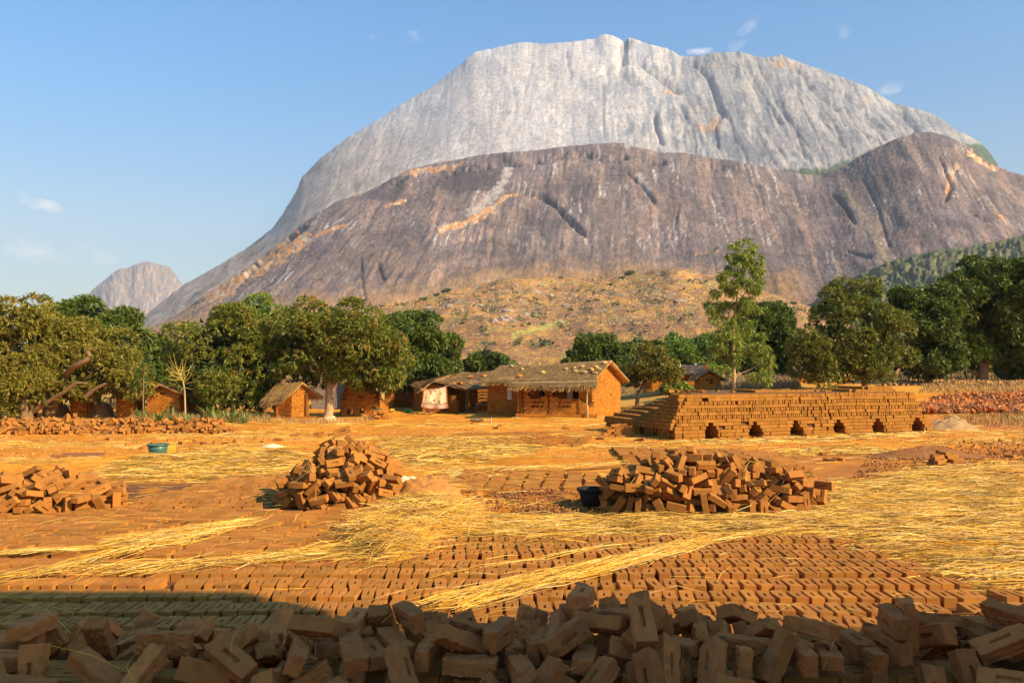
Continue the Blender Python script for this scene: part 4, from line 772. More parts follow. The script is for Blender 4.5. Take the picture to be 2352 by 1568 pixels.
3217,12177,443,51,-51,48,-48,1524,12526,275,16,-58,-41,-67,1789,12354,466,72,-5,48,48,1835,12754,167,0,-1,94,-30,3026,11853,443,25,8,-95,-2,3749,11779,107,48,65,33,46,3051,12696,513,52,-30,-22,-76,
1493,12392,439,92,-17,-6,30,3032,12565,494,36,-73,25,-50,2109,12636,510,81,-27,-20,46,4303,12493,251,69,-69,-10,10,4246,12010,391,95,26,5,10,4034,12040,365,72,8,5,68,3213,12750,511,50,-46,12,71,
4291,12111,319,67,-39,57,-21,3705,12570,523,90,-16,-31,-23,2929,12784,631,19,48,-62,-58,3823,12843,501,3,-21,-13,-96,3284,12701,346,19,46,85,5,2766,12869,650,6,65,71,24,2620,11901,522,0,-67,73,0,
1950,12693,330,50,-67,47,25,4359,12581,42,70,0,0,70,3290,12468,444,34,44,26,78,3572,12905,146,87,21,36,23,4204,12381,352,19,-2,15,-96,3043,13020,522,59,54,40,42,2587,13065,464,73,66,9,-9,
2446,12941,381,53,-39,-41,62,3852,12952,429,72,55,-22,32,3584,12552,155,2,2,70,70,4394,12348,260,25,-34,48,-76,2169,12859,96,57,-15,10,79,2067,12926,282,70,12,-68,12,3932,12808,323,34,67,62,16,
2906,12862,504,23,-16,-18,93,1736,12599,359,86,0,0,48,4124,12870,365,3,-52,30,78,4155,12564,346,34,1,8,-93,4392,12207,385,61,6,-44,64,3430,12763,497,36,-80,-42,-19,3636,12384,496,15,-30,57,-73,
1565,12612,283,33,66,25,-61,1888,12842,233,44,-85,-12,23,1947,12816,495,54,-24,42,67,1888,12569,505,9,39,90,12,3318,12342,537,19,3,16,96,4317,12727,251,1,1,-70,-70,3348,12501,508,79,-25,45,-31,
2950,13095,166,3,2,56,-81,2914,12582,726,65,-73,-14,12,3854,12898,223,54,-22,17,-78,3687,12794,315,56,8,-39,-71,4264,12841,261,24,52,47,-66,3573,12617,359,2,-35,-63,-67,1898,12512,376,52,37,37,65,
3591,13041,189,19,10,96,-14,3755,12624,375,55,-38,5,73,4509,12439,462,55,19,-70,-39,2454,12911,231,82,-23,22,-45,3017,12937,328,16,34,30,87,2387,12857,601,73,4,52,43,3962,12742,195,27,-25,55,73,
2629,12959,346,69,-70,6,11,2889,13069,418,91,17,-2,35,2594,12984,491,66,-73,9,9,2902,12768,419,62,-16,-17,-73,2057,12697,432,8,65,-61,-42,3542,12731,255,87,27,26,27,2061,12800,314,1,-12,81,56,
2643,12872,355,68,72,3,2,3096,12738,241,27,-68,-60,-30,3298,12849,196,72,-58,-29,21,4134,12017,251,48,48,-51,-51,1664,12653,152,61,33,-61,33,3502,12507,402,92,-6,-23,-26,2177,12876,189,61,-16,9,75,
2748,13071,306,5,-6,-2,-99,2354,12698,402,4,16,34,91,2671,13011,214,32,-12,2,-93,3657,12705,153,37,-91,-14,-8,2256,12867,375,48,5,-27,82,2490,12655,583,9,-10,-76,-62,2334,12882,157,69,-31,37,51,
4455,12411,108,9,54,-80,19,1605,12483,59,54,54,-45,-45,1640,12386,277,37,-90,9,13,3464,13069,405,27,-18,68,65,3814,12605,301,38,67,62,2,2821,12881,237,59,42,35,58,2642,12552,773,46,55,38,57,
2297,12557,597,96,1,-23,-3,2657,12860,614,52,36,28,71,4153,12769,419,64,59,-23,42,4536,12735,435,56,-4,6,-81,4262,12545,429,10,26,-89,-32,4454,12289,332,16,62,-30,-69,2925,12985,93,40,-5,-17,-89,
4126,12263,457,52,-6,8,-83,2299,12574,496,96,2,-22,-12,4040,12847,171,44,-21,-37,78,3219,13001,194,79,16,15,56,4436,12632,140,37,10,-91,5,2748,12885,536,23,-23,93,9,2295,12995,199,16,-29,-19,-91,
3777,12926,138,68,0,0,-72,]),
 'left': (97, [
-7221,11525,206,24,21,68,-65,-6765,11628,141,70,59,37,-9,-6597,11805,324,19,-31,87,29,-6999,11733,328,49,-2,-22,-83,-7394,11822,521,23,30,-80,-45,-6047,12251,149,30,-63,30,63,
-6509,11734,149,27,65,27,-65,-6181,12006,158,66,-14,-43,-58,-6341,11913,42,50,0,0,-86,-6264,12208,325,70,59,4,37,-7380,11807,408,2,-14,20,96,-6314,11752,265,76,4,0,63,-7485,12487,575,7,-24,6,96,
-6859,11914,443,80,53,-16,17,-6581,12121,400,44,-37,72,-37,-6371,11935,152,31,31,-63,-63,-7147,11652,42,34,0,0,-93,-6107,12367,265,73,-67,-5,-6,-7055,11817,400,28,-10,30,89,
-7093,11641,136,69,0,0,-71,-6777,12240,566,31,20,62,68,-6792,11722,150,63,-31,-63,-31,-6960,11670,158,66,27,-11,-68,-6971,12027,474,5,-26,86,42,-6741,12097,427,23,-26,80,-46,
-7148,11636,229,2,-2,0,99,-6403,11903,291,63,5,11,-76,-6783,11885,324,78,3,-31,-52,-7461,11678,228,81,24,-5,51,-7184,11771,287,17,-75,28,-56,-6802,12832,416,28,-14,19,-92,
-6774,12742,371,13,-24,80,-51,-7050,12244,534,7,18,-52,82,-6096,12379,156,95,2,-9,24,-6574,11847,125,89,6,-5,43,-6981,12159,515,54,-75,-36,-10,-6704,11930,370,56,-53,13,-61,
-7271,12767,527,38,9,91,2,-6395,12296,346,23,7,2,-96,-7221,12131,509,44,10,33,82,-6236,12160,59,69,69,11,11,-7187,12002,400,31,-26,12,-90,-7275,11784,313,23,-69,48,-47,-6030,12483,59,36,36,60,60,
-6371,12883,281,12,12,27,-94,-6513,12785,334,5,-92,34,10,-6896,11801,126,44,29,-2,-84,-6290,12541,297,0,4,-60,-79,-6854,12963,426,25,-30,64,-65,-7038,11906,269,43,33,-15,-82,
-7429,11920,512,16,42,-74,-48,-6250,12175,180,45,-12,12,87,-8056,12639,452,30,9,82,45,-7297,11768,74,6,3,-45,-88,-6636,11907,249,30,9,26,-90,-6582,12343,339,68,68,16,16,-7393,11631,136,37,76,27,44,
-7658,12589,449,45,-64,-34,50,-7353,12546,505,65,-4,-4,-74,-6910,12132,420,38,7,52,-75,-6920,12011,237,72,47,-4,48,-7787,12148,510,0,-80,59,0,-7930,12670,388,34,-59,-69,-18,
-7018,12728,441,56,-30,-35,-67,-6326,12356,149,36,-60,36,60,-7113,12844,458,81,2,10,56,-7526,11862,249,59,31,-34,65,-6665,11953,170,45,13,24,-84,-6153,12590,189,30,6,-1,94,
-6665,12146,308,3,12,-22,96,-6337,12446,206,51,-67,20,48,-7499,12861,493,20,10,-7,-96,-7605,11975,419,77,42,-42,-17,-6885,12394,438,32,23,9,90,-7398,12053,417,68,8,-9,71,-7542,12110,430,62,-33,33,62,
-7194,12968,433,73,-16,37,53,-7922,11606,121,64,71,5,-25,-6233,12778,149,30,63,30,-63,-7525,11446,263,3,-93,-35,-2,-7974,12433,438,89,-41,-15,2,-7928,11706,238,12,-21,-90,-33,
-8302,11824,150,62,67,20,-33,-8101,11949,355,59,13,-30,72,-7819,11825,274,33,5,92,-17,-7987,12056,342,9,81,-38,-42,-7468,12687,429,63,-66,23,30,-8226,12017,326,77,32,13,52,
-8062,11724,59,4,4,-70,-70,-7557,11633,59,45,45,54,54,-7780,12190,416,58,0,0,-80,-8152,11807,193,77,-19,14,-57,-7256,11900,134,11,3,-30,94,-6792,13033,291,98,-1,-9,-9,-7056,12201,402,86,45,14,-10,
-7954,12815,136,46,0,0,-88,-7639,12924,380,25,16,18,-93,-7692,11681,59,60,60,-36,-36,-7681,11654,213,5,82,-52,-16,-8549,12149,128,33,23,18,-89,-7749,11929,227,35,50,7,78,-7904,11942,136,38,2,61,-68,
-8412,12008,129,90,-30,-16,-24,-7623,11850,156,78,6,61,-8,-8034,12322,353,0,-20,5,97,-7776,12193,323,90,0,0,-40,-8133,12072,202,33,24,72,-55,-7845,12400,338,94,-5,-22,22,-8235,11946,59,70,70,8,8,
-8034,12286,255,45,-20,-5,86,-8037,11905,190,73,24,-8,-62,-8147,12713,215,23,58,-74,19,-8195,12517,320,78,37,-2,-48,-6600,13040,129,70,64,28,-9,-7335,13134,396,55,9,-79,-22,
-7739,13201,245,25,7,-95,-6,-7919,12880,393,0,-18,-87,44,-7516,11927,188,49,26,-38,73,-6902,13135,42,24,0,0,-96,-8458,12746,59,5,5,-70,-70,-6834,12683,206,78,-58,-12,-9,-6750,12836,258,26,18,-53,-77,
-7364,13175,170,65,-51,-18,51,-6605,12652,246,40,40,58,58,-7788,12914,239,12,6,-16,97,-6373,12714,162,31,63,-68,16,-7472,13122,90,85,-8,14,48,-6871,12993,152,63,-63,31,-31,
-8042,12612,320,29,-65,-37,59,-8074,13008,274,3,-98,-12,-5,-8115,13165,271,23,-80,43,31,-6301,12588,103,63,-67,-13,33,-6949,12951,296,79,57,-10,-16,-7487,13045,378,22,-57,77,10,
-7196,12866,356,22,4,-16,95,-7418,12906,412,82,-10,-6,54,-8513,12848,172,57,-71,-26,30,-8350,12928,42,0,-94,-31,0,-7145,13240,42,99,0,0,-2,-7260,13093,221,74,-45,24,41,-8041,12988,161,41,0,-21,-87,
-7475,13169,206,61,-48,-19,58,-7633,13221,59,14,14,-69,-69,-7663,13070,290,48,82,22,15,-7837,13119,152,45,45,-54,-54,-7882,13065,42,90,0,0,40,-6399,12948,208,16,13,26,-93,
-8304,12671,151,30,77,25,49,-7130,12625,441,4,7,-87,46,-8275,12189,281,58,46,-21,-62,]),
 'bank': (307, [
-16662,27667,154,65,27,-65,27,-16238,28465,447,41,-87,-1,24,-16092,27839,252,70,-6,70,6,-11971,28512,432,62,69,9,-32,-15801,28415,476,45,49,-14,72,-11259,27714,110,10,-12,66,73,
-16301,27718,150,54,1,-48,68,-16852,27571,59,6,-6,70,-70,-14038,27719,59,5,5,70,70,-15514,27740,192,64,64,29,29,-10140,28127,115,3,17,48,85,-17123,28337,350,66,30,-35,57,-15927,28131,321,41,14,8,-89,
-14036,27817,152,93,32,9,-3,-12800,27619,59,70,70,-4,-4,-14768,27578,59,5,-5,70,-70,-17667,28069,304,76,-44,19,41,-9722,28262,42,0,33,-93,0,-13892,28470,397,94,13,19,-20,-15608,28514,485,11,-11,69,-69,
-17403,28123,278,21,95,3,-16,-12201,28513,353,15,15,-68,-68,-16887,28404,321,47,15,26,-82,-14585,28018,194,84,-9,16,49,-17043,27796,157,70,-70,4,-4,-12415,28548,408,55,-51,-56,31,
-14946,28058,277,2,13,20,-96,-12790,28095,249,89,-35,-12,-23,-16666,28609,438,64,-61,-44,2,-15588,27716,59,33,-33,61,-61,-14601,27822,113,13,92,-26,-21,-17558,27517,114,44,19,13,-86,
-17501,28450,386,16,7,20,95,-10459,27865,101,96,-1,-19,-16,-13216,28531,450,69,69,-12,-12,-12488,27738,152,24,4,1,-96,-12568,27728,42,98,0,0,-17,-10858,27795,224,97,5,-16,7,
-17493,27754,161,25,93,16,15,-11582,27970,158,70,-64,-21,19,-14525,28310,233,37,32,14,-85,-11814,28369,221,79,57,-10,16,-17944,28592,450,59,-59,-37,37,-10217,28309,202,75,58,18,24,
-15365,27663,59,66,66,-23,-23,-10436,28202,211,62,72,-4,-27,-13484,27650,140,86,0,0,50,-14879,28468,341,83,30,34,-30,-10310,27848,42,76,0,0,63,-14760,27739,137,21,93,-6,-27,
-15116,27712,75,30,-15,-42,83,-13616,28636,335,98,0,0,-12,-10705,28146,267,2,-94,-29,9,-13151,27888,59,34,34,-61,-61,-17899,28020,378,70,60,-17,-30,-12350,27985,149,15,4,-13,-97,
-13279,27701,91,9,-83,51,13,-10779,28306,350,38,59,38,-59,-11423,28304,262,74,55,-18,32,-13757,28575,423,88,16,3,-43,-11407,27820,154,52,47,52,-47,-15326,27911,192,47,5,-28,83,
-10484,28645,400,59,18,9,-77,-13170,28204,287,18,-45,-86,7,-16108,27809,42,77,0,0,-62,-12872,27783,131,93,5,28,19,-11892,27771,59,60,60,36,36,-13032,27796,114,92,7,24,-27,
-14420,28705,409,73,-64,-5,-20,-11802,28580,353,70,70,-5,-5,-12117,27511,42,0,-68,-72,0,-15596,28519,617,41,41,56,56,-15461,28117,313,13,-26,-33,89,-12050,27990,140,99,0,0,4,
-14926,27707,120,3,19,25,94,-11328,28480,433,99,0,0,-5,-10948,27891,59,48,-48,-51,51,-10554,28355,344,45,-2,-2,-88,-14326,28503,335,5,0,0,-99,-17505,28017,200,94,26,16,7,-10671,28710,450,53,-53,46,-46,
-17459,27590,42,0,96,-24,0,-15360,28659,408,10,-24,-92,-26,-12656,27813,157,37,-37,60,-60,-15455,28461,362,24,-20,59,-73,-17362,27769,59,24,-24,66,-66,-13462,27669,42,0,37,92,0,
-17748,27993,197,59,0,-44,-66,-10994,28103,245,2,34,-82,43,-16499,28479,353,65,65,26,26,-12832,28407,337,53,36,42,-63,-15713,27879,165,22,-37,-74,-50,-12008,27963,238,0,-89,44,0,
-14527,28012,42,82,0,0,55,-15658,28149,239,49,11,-69,-50,-14710,28334,243,70,58,-39,5,-17621,28355,320,44,33,-74,-37,-12126,27754,99,87,-16,-9,-43,-13745,28190,238,90,0,0,-41,
-13763,27534,59,62,-62,32,-32,-16742,27783,110,13,11,-69,69,-17169,27609,59,25,25,65,65,-16011,27937,179,88,-3,2,-46,-16925,28637,403,2,26,65,70,-10301,28044,114,96,18,16,-5,
-11746,27680,59,56,56,-41,-41,-12908,28189,288,95,-26,3,12,-10064,28940,111,76,14,19,-59,-11082,28594,445,38,34,71,45,-17198,27916,167,4,-5,-78,61,-12671,28845,264,98,1,9,-9,
-10799,28000,182,16,12,47,85,-18059,28355,409,10,-84,-6,-51,-10238,28820,170,93,4,30,13,-14855,28708,335,40,-24,22,85,-13797,27906,99,77,-12,15,59,-15998,28646,539,76,-54,-12,-31,
-15031,27858,194,4,16,95,21,-14737,28177,234,66,68,15,-24,-12025,28863,418,29,-78,-54,-6,-16540,28092,243,20,55,77,21,-17323,28618,423,27,93,9,-20,-9900,28570,59,9,9,-69,-69,
-10640,27779,59,43,-43,-55,55,-10785,27802,141,48,-13,-17,84,-16537,27881,42,0,72,68,0,-12719,28259,233,14,-66,64,34,-13746,27733,42,0,-98,13,0,-11558,27614,42,0,-37,-92,0,
-13540,28052,163,26,65,33,62,-14020,28529,335,37,0,0,-92,-16676,28349,299,16,-84,49,9,-12517,28492,353,55,-55,-44,44,-10978,28354,297,86,19,10,-45,-16143,27720,157,36,-36,-60,60,
-10135,27831,59,55,-55,43,-43,-13022,28382,310,81,20,-13,52,-15791,27818,112,30,78,-43,-32,-13783,28011,156,0,-24,-94,19,-17332,28391,263,23,-5,6,96,-10311,28533,255,55,55,43,43,
-15124,28602,370,22,-89,-36,-9,-11096,27822,42,58,0,0,80,-16199,28239,252,34,61,-34,61,-16788,28679,443,80,-9,37,45,-15501,28061,168,8,-70,40,-57,-13148,28792,370,62,-34,-33,-61,
-16936,27939,199,35,-30,-6,87,-13617,28592,450,62,62,-33,-33,-11681,28806,362,4,-43,-89,-8,-11569,27863,42,29,0,0,-95,-14479,28588,353,70,70,3,3,-15913,27871,59,43,43,55,55,
-10704,28120,167,26,9,3,95,-16792,28172,222,36,76,-49,-18,-11052,27766,140,76,0,0,-64,-16353,27998,210,50,-22,-54,63,-13418,27967,155,65,-10,-9,73,-14324,28945,238,93,3,14,32,
-13231,28010,196,66,-65,26,-24,-12187,28762,261,20,-68,-20,66,-12818,28650,335,16,0,0,98,-12445,28180,200,50,-59,34,-51,-14714,28863,191,88,-16,6,42,-17165,28817,325,27,49,-72,39,
-15316,27732,59,66,66,-23,-23,-15960,28520,439,66,66,-23,23,-15401,28207,305,82,39,-16,-37,-14036,28342,157,9,9,-69,-69,-16324,27881,42,93,0,0,-34,-13679,28319,253,77,-33,48,-21,
-10529,28810,335,22,0,0,97,-11365,27985,42,29,0,0,95,-11230,28193,238,88,7,-17,-42,-14888,28079,196,87,24,-2,-40,-14497,28975,209,77,-14,-27,54,-15356,28384,282,84,49,-9,15,
-16429,27797,118,68,34,-9,-63,-17484,28599,369,86,40,-11,-24,-12374,27883,50,90,-6,-2,40,-14640,28773,348,77,-16,12,58,-16795,27969,183,78,-52,24,-19,-13482,28281,238,91,0,0,-39,
-11340,28701,437,59,-14,8,-78,-11699,28018,140,95,0,0,29,-17127,28550,335,75,0,0,65,-12080,28300,210,37,-8,-50,77,-13520,28830,384,62,21,15,73,-15170,28104,219,16,51,42,72,
-10988,28646,401,84,12,-23,-46,-10713,28004,42,96,0,0,24,-17723,28535,389,59,48,-51,-38,-11061,28252,244,30,38,-10,86,-11971,28685,353,68,-68,-15,15,-13288,28257,239,90,-5,19,-36,
-11216,27909,150,55,-27,-54,55,-10138,28263,42,10,0,0,-98,-11398,28021,202,50,68,-30,-43,-14168,28902,221,9,-91,-27,-27,-14329,28840,359,30,-88,1,35,-17699,27653,112,70,16,17,-66,
-16241,28367,252,55,42,-56,42,-16159,29033,274,68,-65,24,-16,-16664,28149,140,56,0,0,82,-11407,28737,338,20,24,-92,-18,-18175,28624,448,60,-36,60,36,-16161,29162,369,24,2,-1,96,
-12628,29053,213,23,-63,73,4,-15066,28503,317,35,6,20,-90,-10805,28585,433,0,-84,52,0,-10787,28836,331,65,11,-73,-12,-15062,29185,68,33,27,-56,-70,-16023,28193,225,41,75,5,50,
-14178,28739,335,12,0,0,-98,-16022,28396,323,79,57,-12,15,-11176,28459,335,83,0,0,55,-13123,28079,137,89,-34,-16,-22,-17809,28173,365,4,0,23,96,-14418,28257,140,45,0,0,-88,
-15007,28780,353,35,87,9,30,-14625,28975,367,16,-28,48,-80,-12574,28133,162,42,-36,-54,61,-15349,27985,122,78,16,-23,54,-16177,28027,89,35,-14,-5,-91,-11067,27995,147,71,-57,-7,-38,
-14867,28888,284,9,-40,-44,79,-12726,27984,174,18,0,0,-97,-11214,28737,353,39,39,-58,-58,-17570,27881,165,98,-4,12,11,-15140,28237,217,17,46,49,70,-13683,28985,392,30,-54,-62,47,
-16580,28699,369,38,73,-48,-25,-13886,28752,425,2,-34,62,70,-16454,28373,243,64,68,-19,28,-14833,27956,42,96,0,0,-26,-11402,28535,335,99,0,0,2,-17887,27999,176,41,34,-3,83,
-12643,28382,157,70,70,2,2,-16774,28383,140,99,0,0,0,-13830,28862,220,4,-28,-1,-95,-17693,28745,342,10,22,-33,90,-12142,28988,275,61,-18,33,69,-12350,28907,262,87,1,-7,48,
-14216,27999,59,10,10,-69,-69,-11686,28735,248,0,1,-99,-9,-15039,28307,245,70,52,-47,-3,-17612,27815,42,97,0,0,19,-12341,28788,350,58,-2,-7,80,-12023,27991,42,1,0,0,99,-14148,27929,122,73,61,-2,26,
-10913,28878,339,74,1,1,-66,-17308,27958,42,99,0,0,7,-15578,28554,353,62,-62,-32,32,-14595,29110,276,70,42,7,56,-12944,28240,160,54,-5,-4,-83,-10931,29286,241,1,9,-99,-3,-16241,28558,393,10,30,-77,-53,
-11455,28387,203,10,-9,-73,-66,-13505,27865,42,0,0,0,-99,-13903,29111,277,76,2,-10,-63,-10334,29037,75,20,34,79,45,-14865,28240,159,13,-81,54,9,-13439,28247,140,2,0,0,99,-10880,28115,59,70,70,2,2,
-13570,28929,255,17,-17,68,-68,-11808,28180,140,99,0,0,-9,-14389,28967,140,65,0,0,75,-15956,28648,421,9,28,-3,-94,-17269,28850,210,56,37,-59,-42,-10502,28360,238,6,0,0,99,
-17862,28290,276,93,14,-17,24,-10177,29322,59,30,-30,-63,63,-10585,28288,140,45,0,0,-88,-12427,28881,140,13,0,0,-98,-12846,28907,157,70,-70,8,-8,-18092,28216,246,58,-69,-7,-40,
-15176,28830,328,30,-75,-40,41,-11565,28997,252,48,51,48,-51,-10941,28954,202,44,58,-39,-54,-10185,29113,42,24,0,0,96,-15797,28268,272,31,0,0,94,-12196,28230,140,84,0,0,-53,
-10772,29401,192,60,-60,36,-36,-13205,28965,294,13,-19,70,-66,-15955,28932,238,91,0,0,40,-11066,29055,243,60,-3,3,-79,-10989,29386,281,85,-51,-7,3,-11329,28152,118,86,23,11,-42,
-17499,28832,197,68,-13,13,70,-17667,28977,203,12,-19,9,96,-15971,28338,157,69,69,11,11,-14990,27896,107,87,12,-17,41,-17212,28008,168,5,4,59,79,-13673,29079,224,16,-79,-51,-26,
-17349,29383,42,48,0,0,-86,-12946,29174,194,21,69,-65,19,-10747,28956,140,0,-97,18,0,-15040,28004,59,30,-30,63,-63,-10423,28085,42,0,-93,-34,0,-15932,28139,139,11,48,-51,-69,
-15811,28899,247,38,30,-86,5,-12339,28221,163,61,-5,5,78,-15233,28161,140,23,-40,-85,-23,-17149,29028,141,91,-11,-5,-37,-11015,29268,42,98,0,0,12,-11681,28011,42,99,0,0,4,
-13839,28235,140,99,0,0,-5,-18281,27610,114,64,-48,-51,29,-19607,27737,42,0,-40,90,0,-19260,28091,154,44,55,-44,55,-18824,27562,59,69,-69,9,-9,-18849,28185,336,28,-26,80,-44,
-18543,27785,184,93,23,-11,-20,-18761,28485,474,33,-26,47,77,-18369,28417,385,86,24,-27,32,-18119,27965,226,62,34,6,69,-19404,27850,110,23,33,51,75,-18592,28010,223,4,-20,8,-97,
-19177,28299,221,18,74,-59,23,-18464,28562,448,67,62,33,-20,-17979,27792,157,45,45,54,54,-18852,28327,380,37,80,42,15,-18786,27981,258,52,-58,44,-42,-19003,28001,113,47,-53,-62,30,
-18603,28211,250,27,20,30,88,-18675,27727,42,85,0,0,-51,-19133,28554,450,69,60,-10,-37,-18629,28511,433,82,2,1,-55,-18058,27635,42,51,0,0,85,-18144,27825,42,95,0,0,27,-19241,27886,59,63,-63,31,-31,
-18389,28248,247,25,40,9,-87,-19295,28282,289,48,48,-51,-51,-18790,28028,141,35,-4,-1,-93,-18477,28235,288,81,33,-23,-41,-19433,28101,100,41,8,16,-88,-19320,28586,450,30,30,63,63,
-17790,27845,120,39,11,-66,-62,-19598,28153,100,78,-10,16,58,-19115,28668,420,89,-10,27,-32,-17881,27714,42,86,0,0,-49,-18194,28138,221,24,38,9,88,-18551,28629,335,77,0,0,62,
-18695,28686,335,73,0,0,66,-18615,27880,92,44,-5,-26,85,-18343,27989,59,23,23,66,66,-19825,28441,42,0,16,98,0,-19106,28121,105,69,15,15,-68,-17950,28067,134,90,9,33,-25,-18819,28796,398,97,-1,-21,-5,
-19021,28729,353,20,-20,-67,67,-18899,27750,42,97,0,0,-22,-18388,27784,104,70,15,15,-67,-18529,27989,42,93,0,0,-33,-19002,28925,257,50,-42,-31,-67,-19726,27949,42,81,0,0,56,
-19706,28883,121,27,16,94,-4,-18574,28341,140,3,0,0,-99,-19398,28318,157,66,66,-22,-22,-18275,28164,131,61,9,-11,77,-16508,29364,159,93,-12,14,30,-17850,29105,299,35,-13,-37,84,
-16411,28244,140,95,0,0,29,-15792,28148,157,58,58,40,40,-17956,28946,307,36,59,19,68,-17910,28815,356,89,-40,16,8,-19012,29405,131,65,-23,-23,-68,-18812,29432,132,88,-12,30,31,
-16793,28932,293,41,-30,-60,60,-18007,29152,191,71,-13,-12,-66,-17304,29288,128,55,23,2,79,-18113,28739,370,1,-16,-93,-30,-14909,29183,131,87,13,30,-35,-16165,28725,353,67,67,20,20,
-14271,28121,59,2,-2,-70,70,-13067,28285,140,80,0,0,59,-18814,29310,42,41,0,0,90,-11621,28258,140,47,0,0,87,-18852,28033,42,86,0,0,-49,-16973,28841,252,49,-50,-49,-50,]),
}
def poses(n):
    vis, a = POSES[n]
    a = np.array(a, float).reshape(-1, 7)
    q = a[:, 3:] / np.linalg.norm(a[:, 3:], axis=1, keepdims=True)
    return a[:, :3] / 1000., q, vis
def quat_m(q):
    w, x, y, z = q.T
    return np.stack([1 - 2 * (y * y + z * z), 2 * (x * y - z * w), 2 * (x * z + y * w), 2 * (x * y + z * w), 1 - 2 * (x * x + z * z), 2 * (y * z - x * w), 2 * (x * z - y * w), 2 * (y * z + x * w), 1 - 2 * (x * x + y * y)], -1).reshape(-1, 3, 3)

MUD = mat('mud_brick_clay', base=(.355, .141, .028), rough=.95, var=.2, scale=7, bump=.55, bscale=70, rnd=.13, two=((.26, .092, .03), 16, .56, .5), bdist=.006)
MUDP = mat('mud_brick_shade_brown', base=(.47, .150, .036), rough=.95, var=.28, scale=9, bump=.7, bscale=60, rnd=.24, two=((.26, .10, .035), 9, .54, .75), bdist=.008)  # pile clay made redder than the rows to offset its bluish shade
MUDA = mat('mud_brick_clay_joined', attr=True, rough=.95, var=.2, scale=7, bump=.5, bscale=60, two=((.26, .092, .03), 14, .57, .45), bdist=.006)
MUDC = np.array((.39, .153, .028))
def lattice(xs, ys, zs):
    idx, V, F = {}, [], []
    nx, ny, nz = len(xs), len(ys), len(zs)
    def v(i, j, k):
        if (i, j, k) not in idx: idx[(i, j, k)] = len(V); V.append((xs[i], ys[j], zs[k]))
        return idx[(i, j, k)]
    for i in range(nx - 1):
        for j in range(ny - 1):
            F.append((v(i, j, nz - 1), v(i + 1, j, nz - 1), v(i + 1, j + 1, nz - 1), v(i, j + 1, nz - 1)))
            F.append((v(i, j, 0), v(i, j + 1, 0), v(i + 1, j + 1, 0), v(i + 1, j, 0)))
    for i in range(nx - 1):
        for k in range(nz - 1):
            F.append((v(i, 0, k), v(i + 1, 0, k), v(i + 1, 0, k + 1), v(i, 0, k + 1)))
            F.append((v(i, ny - 1, k), v(i, ny - 1, k + 1), v(i + 1, ny - 1, k + 1), v(i + 1, ny - 1, k)))
    for j in range(ny - 1):
        for k in range(nz - 1):
            F.append((v(0, j, k), v(0, j, k + 1), v(0, j + 1, k + 1), v(0, j + 1, k)))
            F.append((v(nx - 1, j, k), v(nx - 1, j + 1, k), v(nx - 1, j + 1, k + 1), v(nx - 1, j, k + 1)))
    return np.array(V), np.array(F)
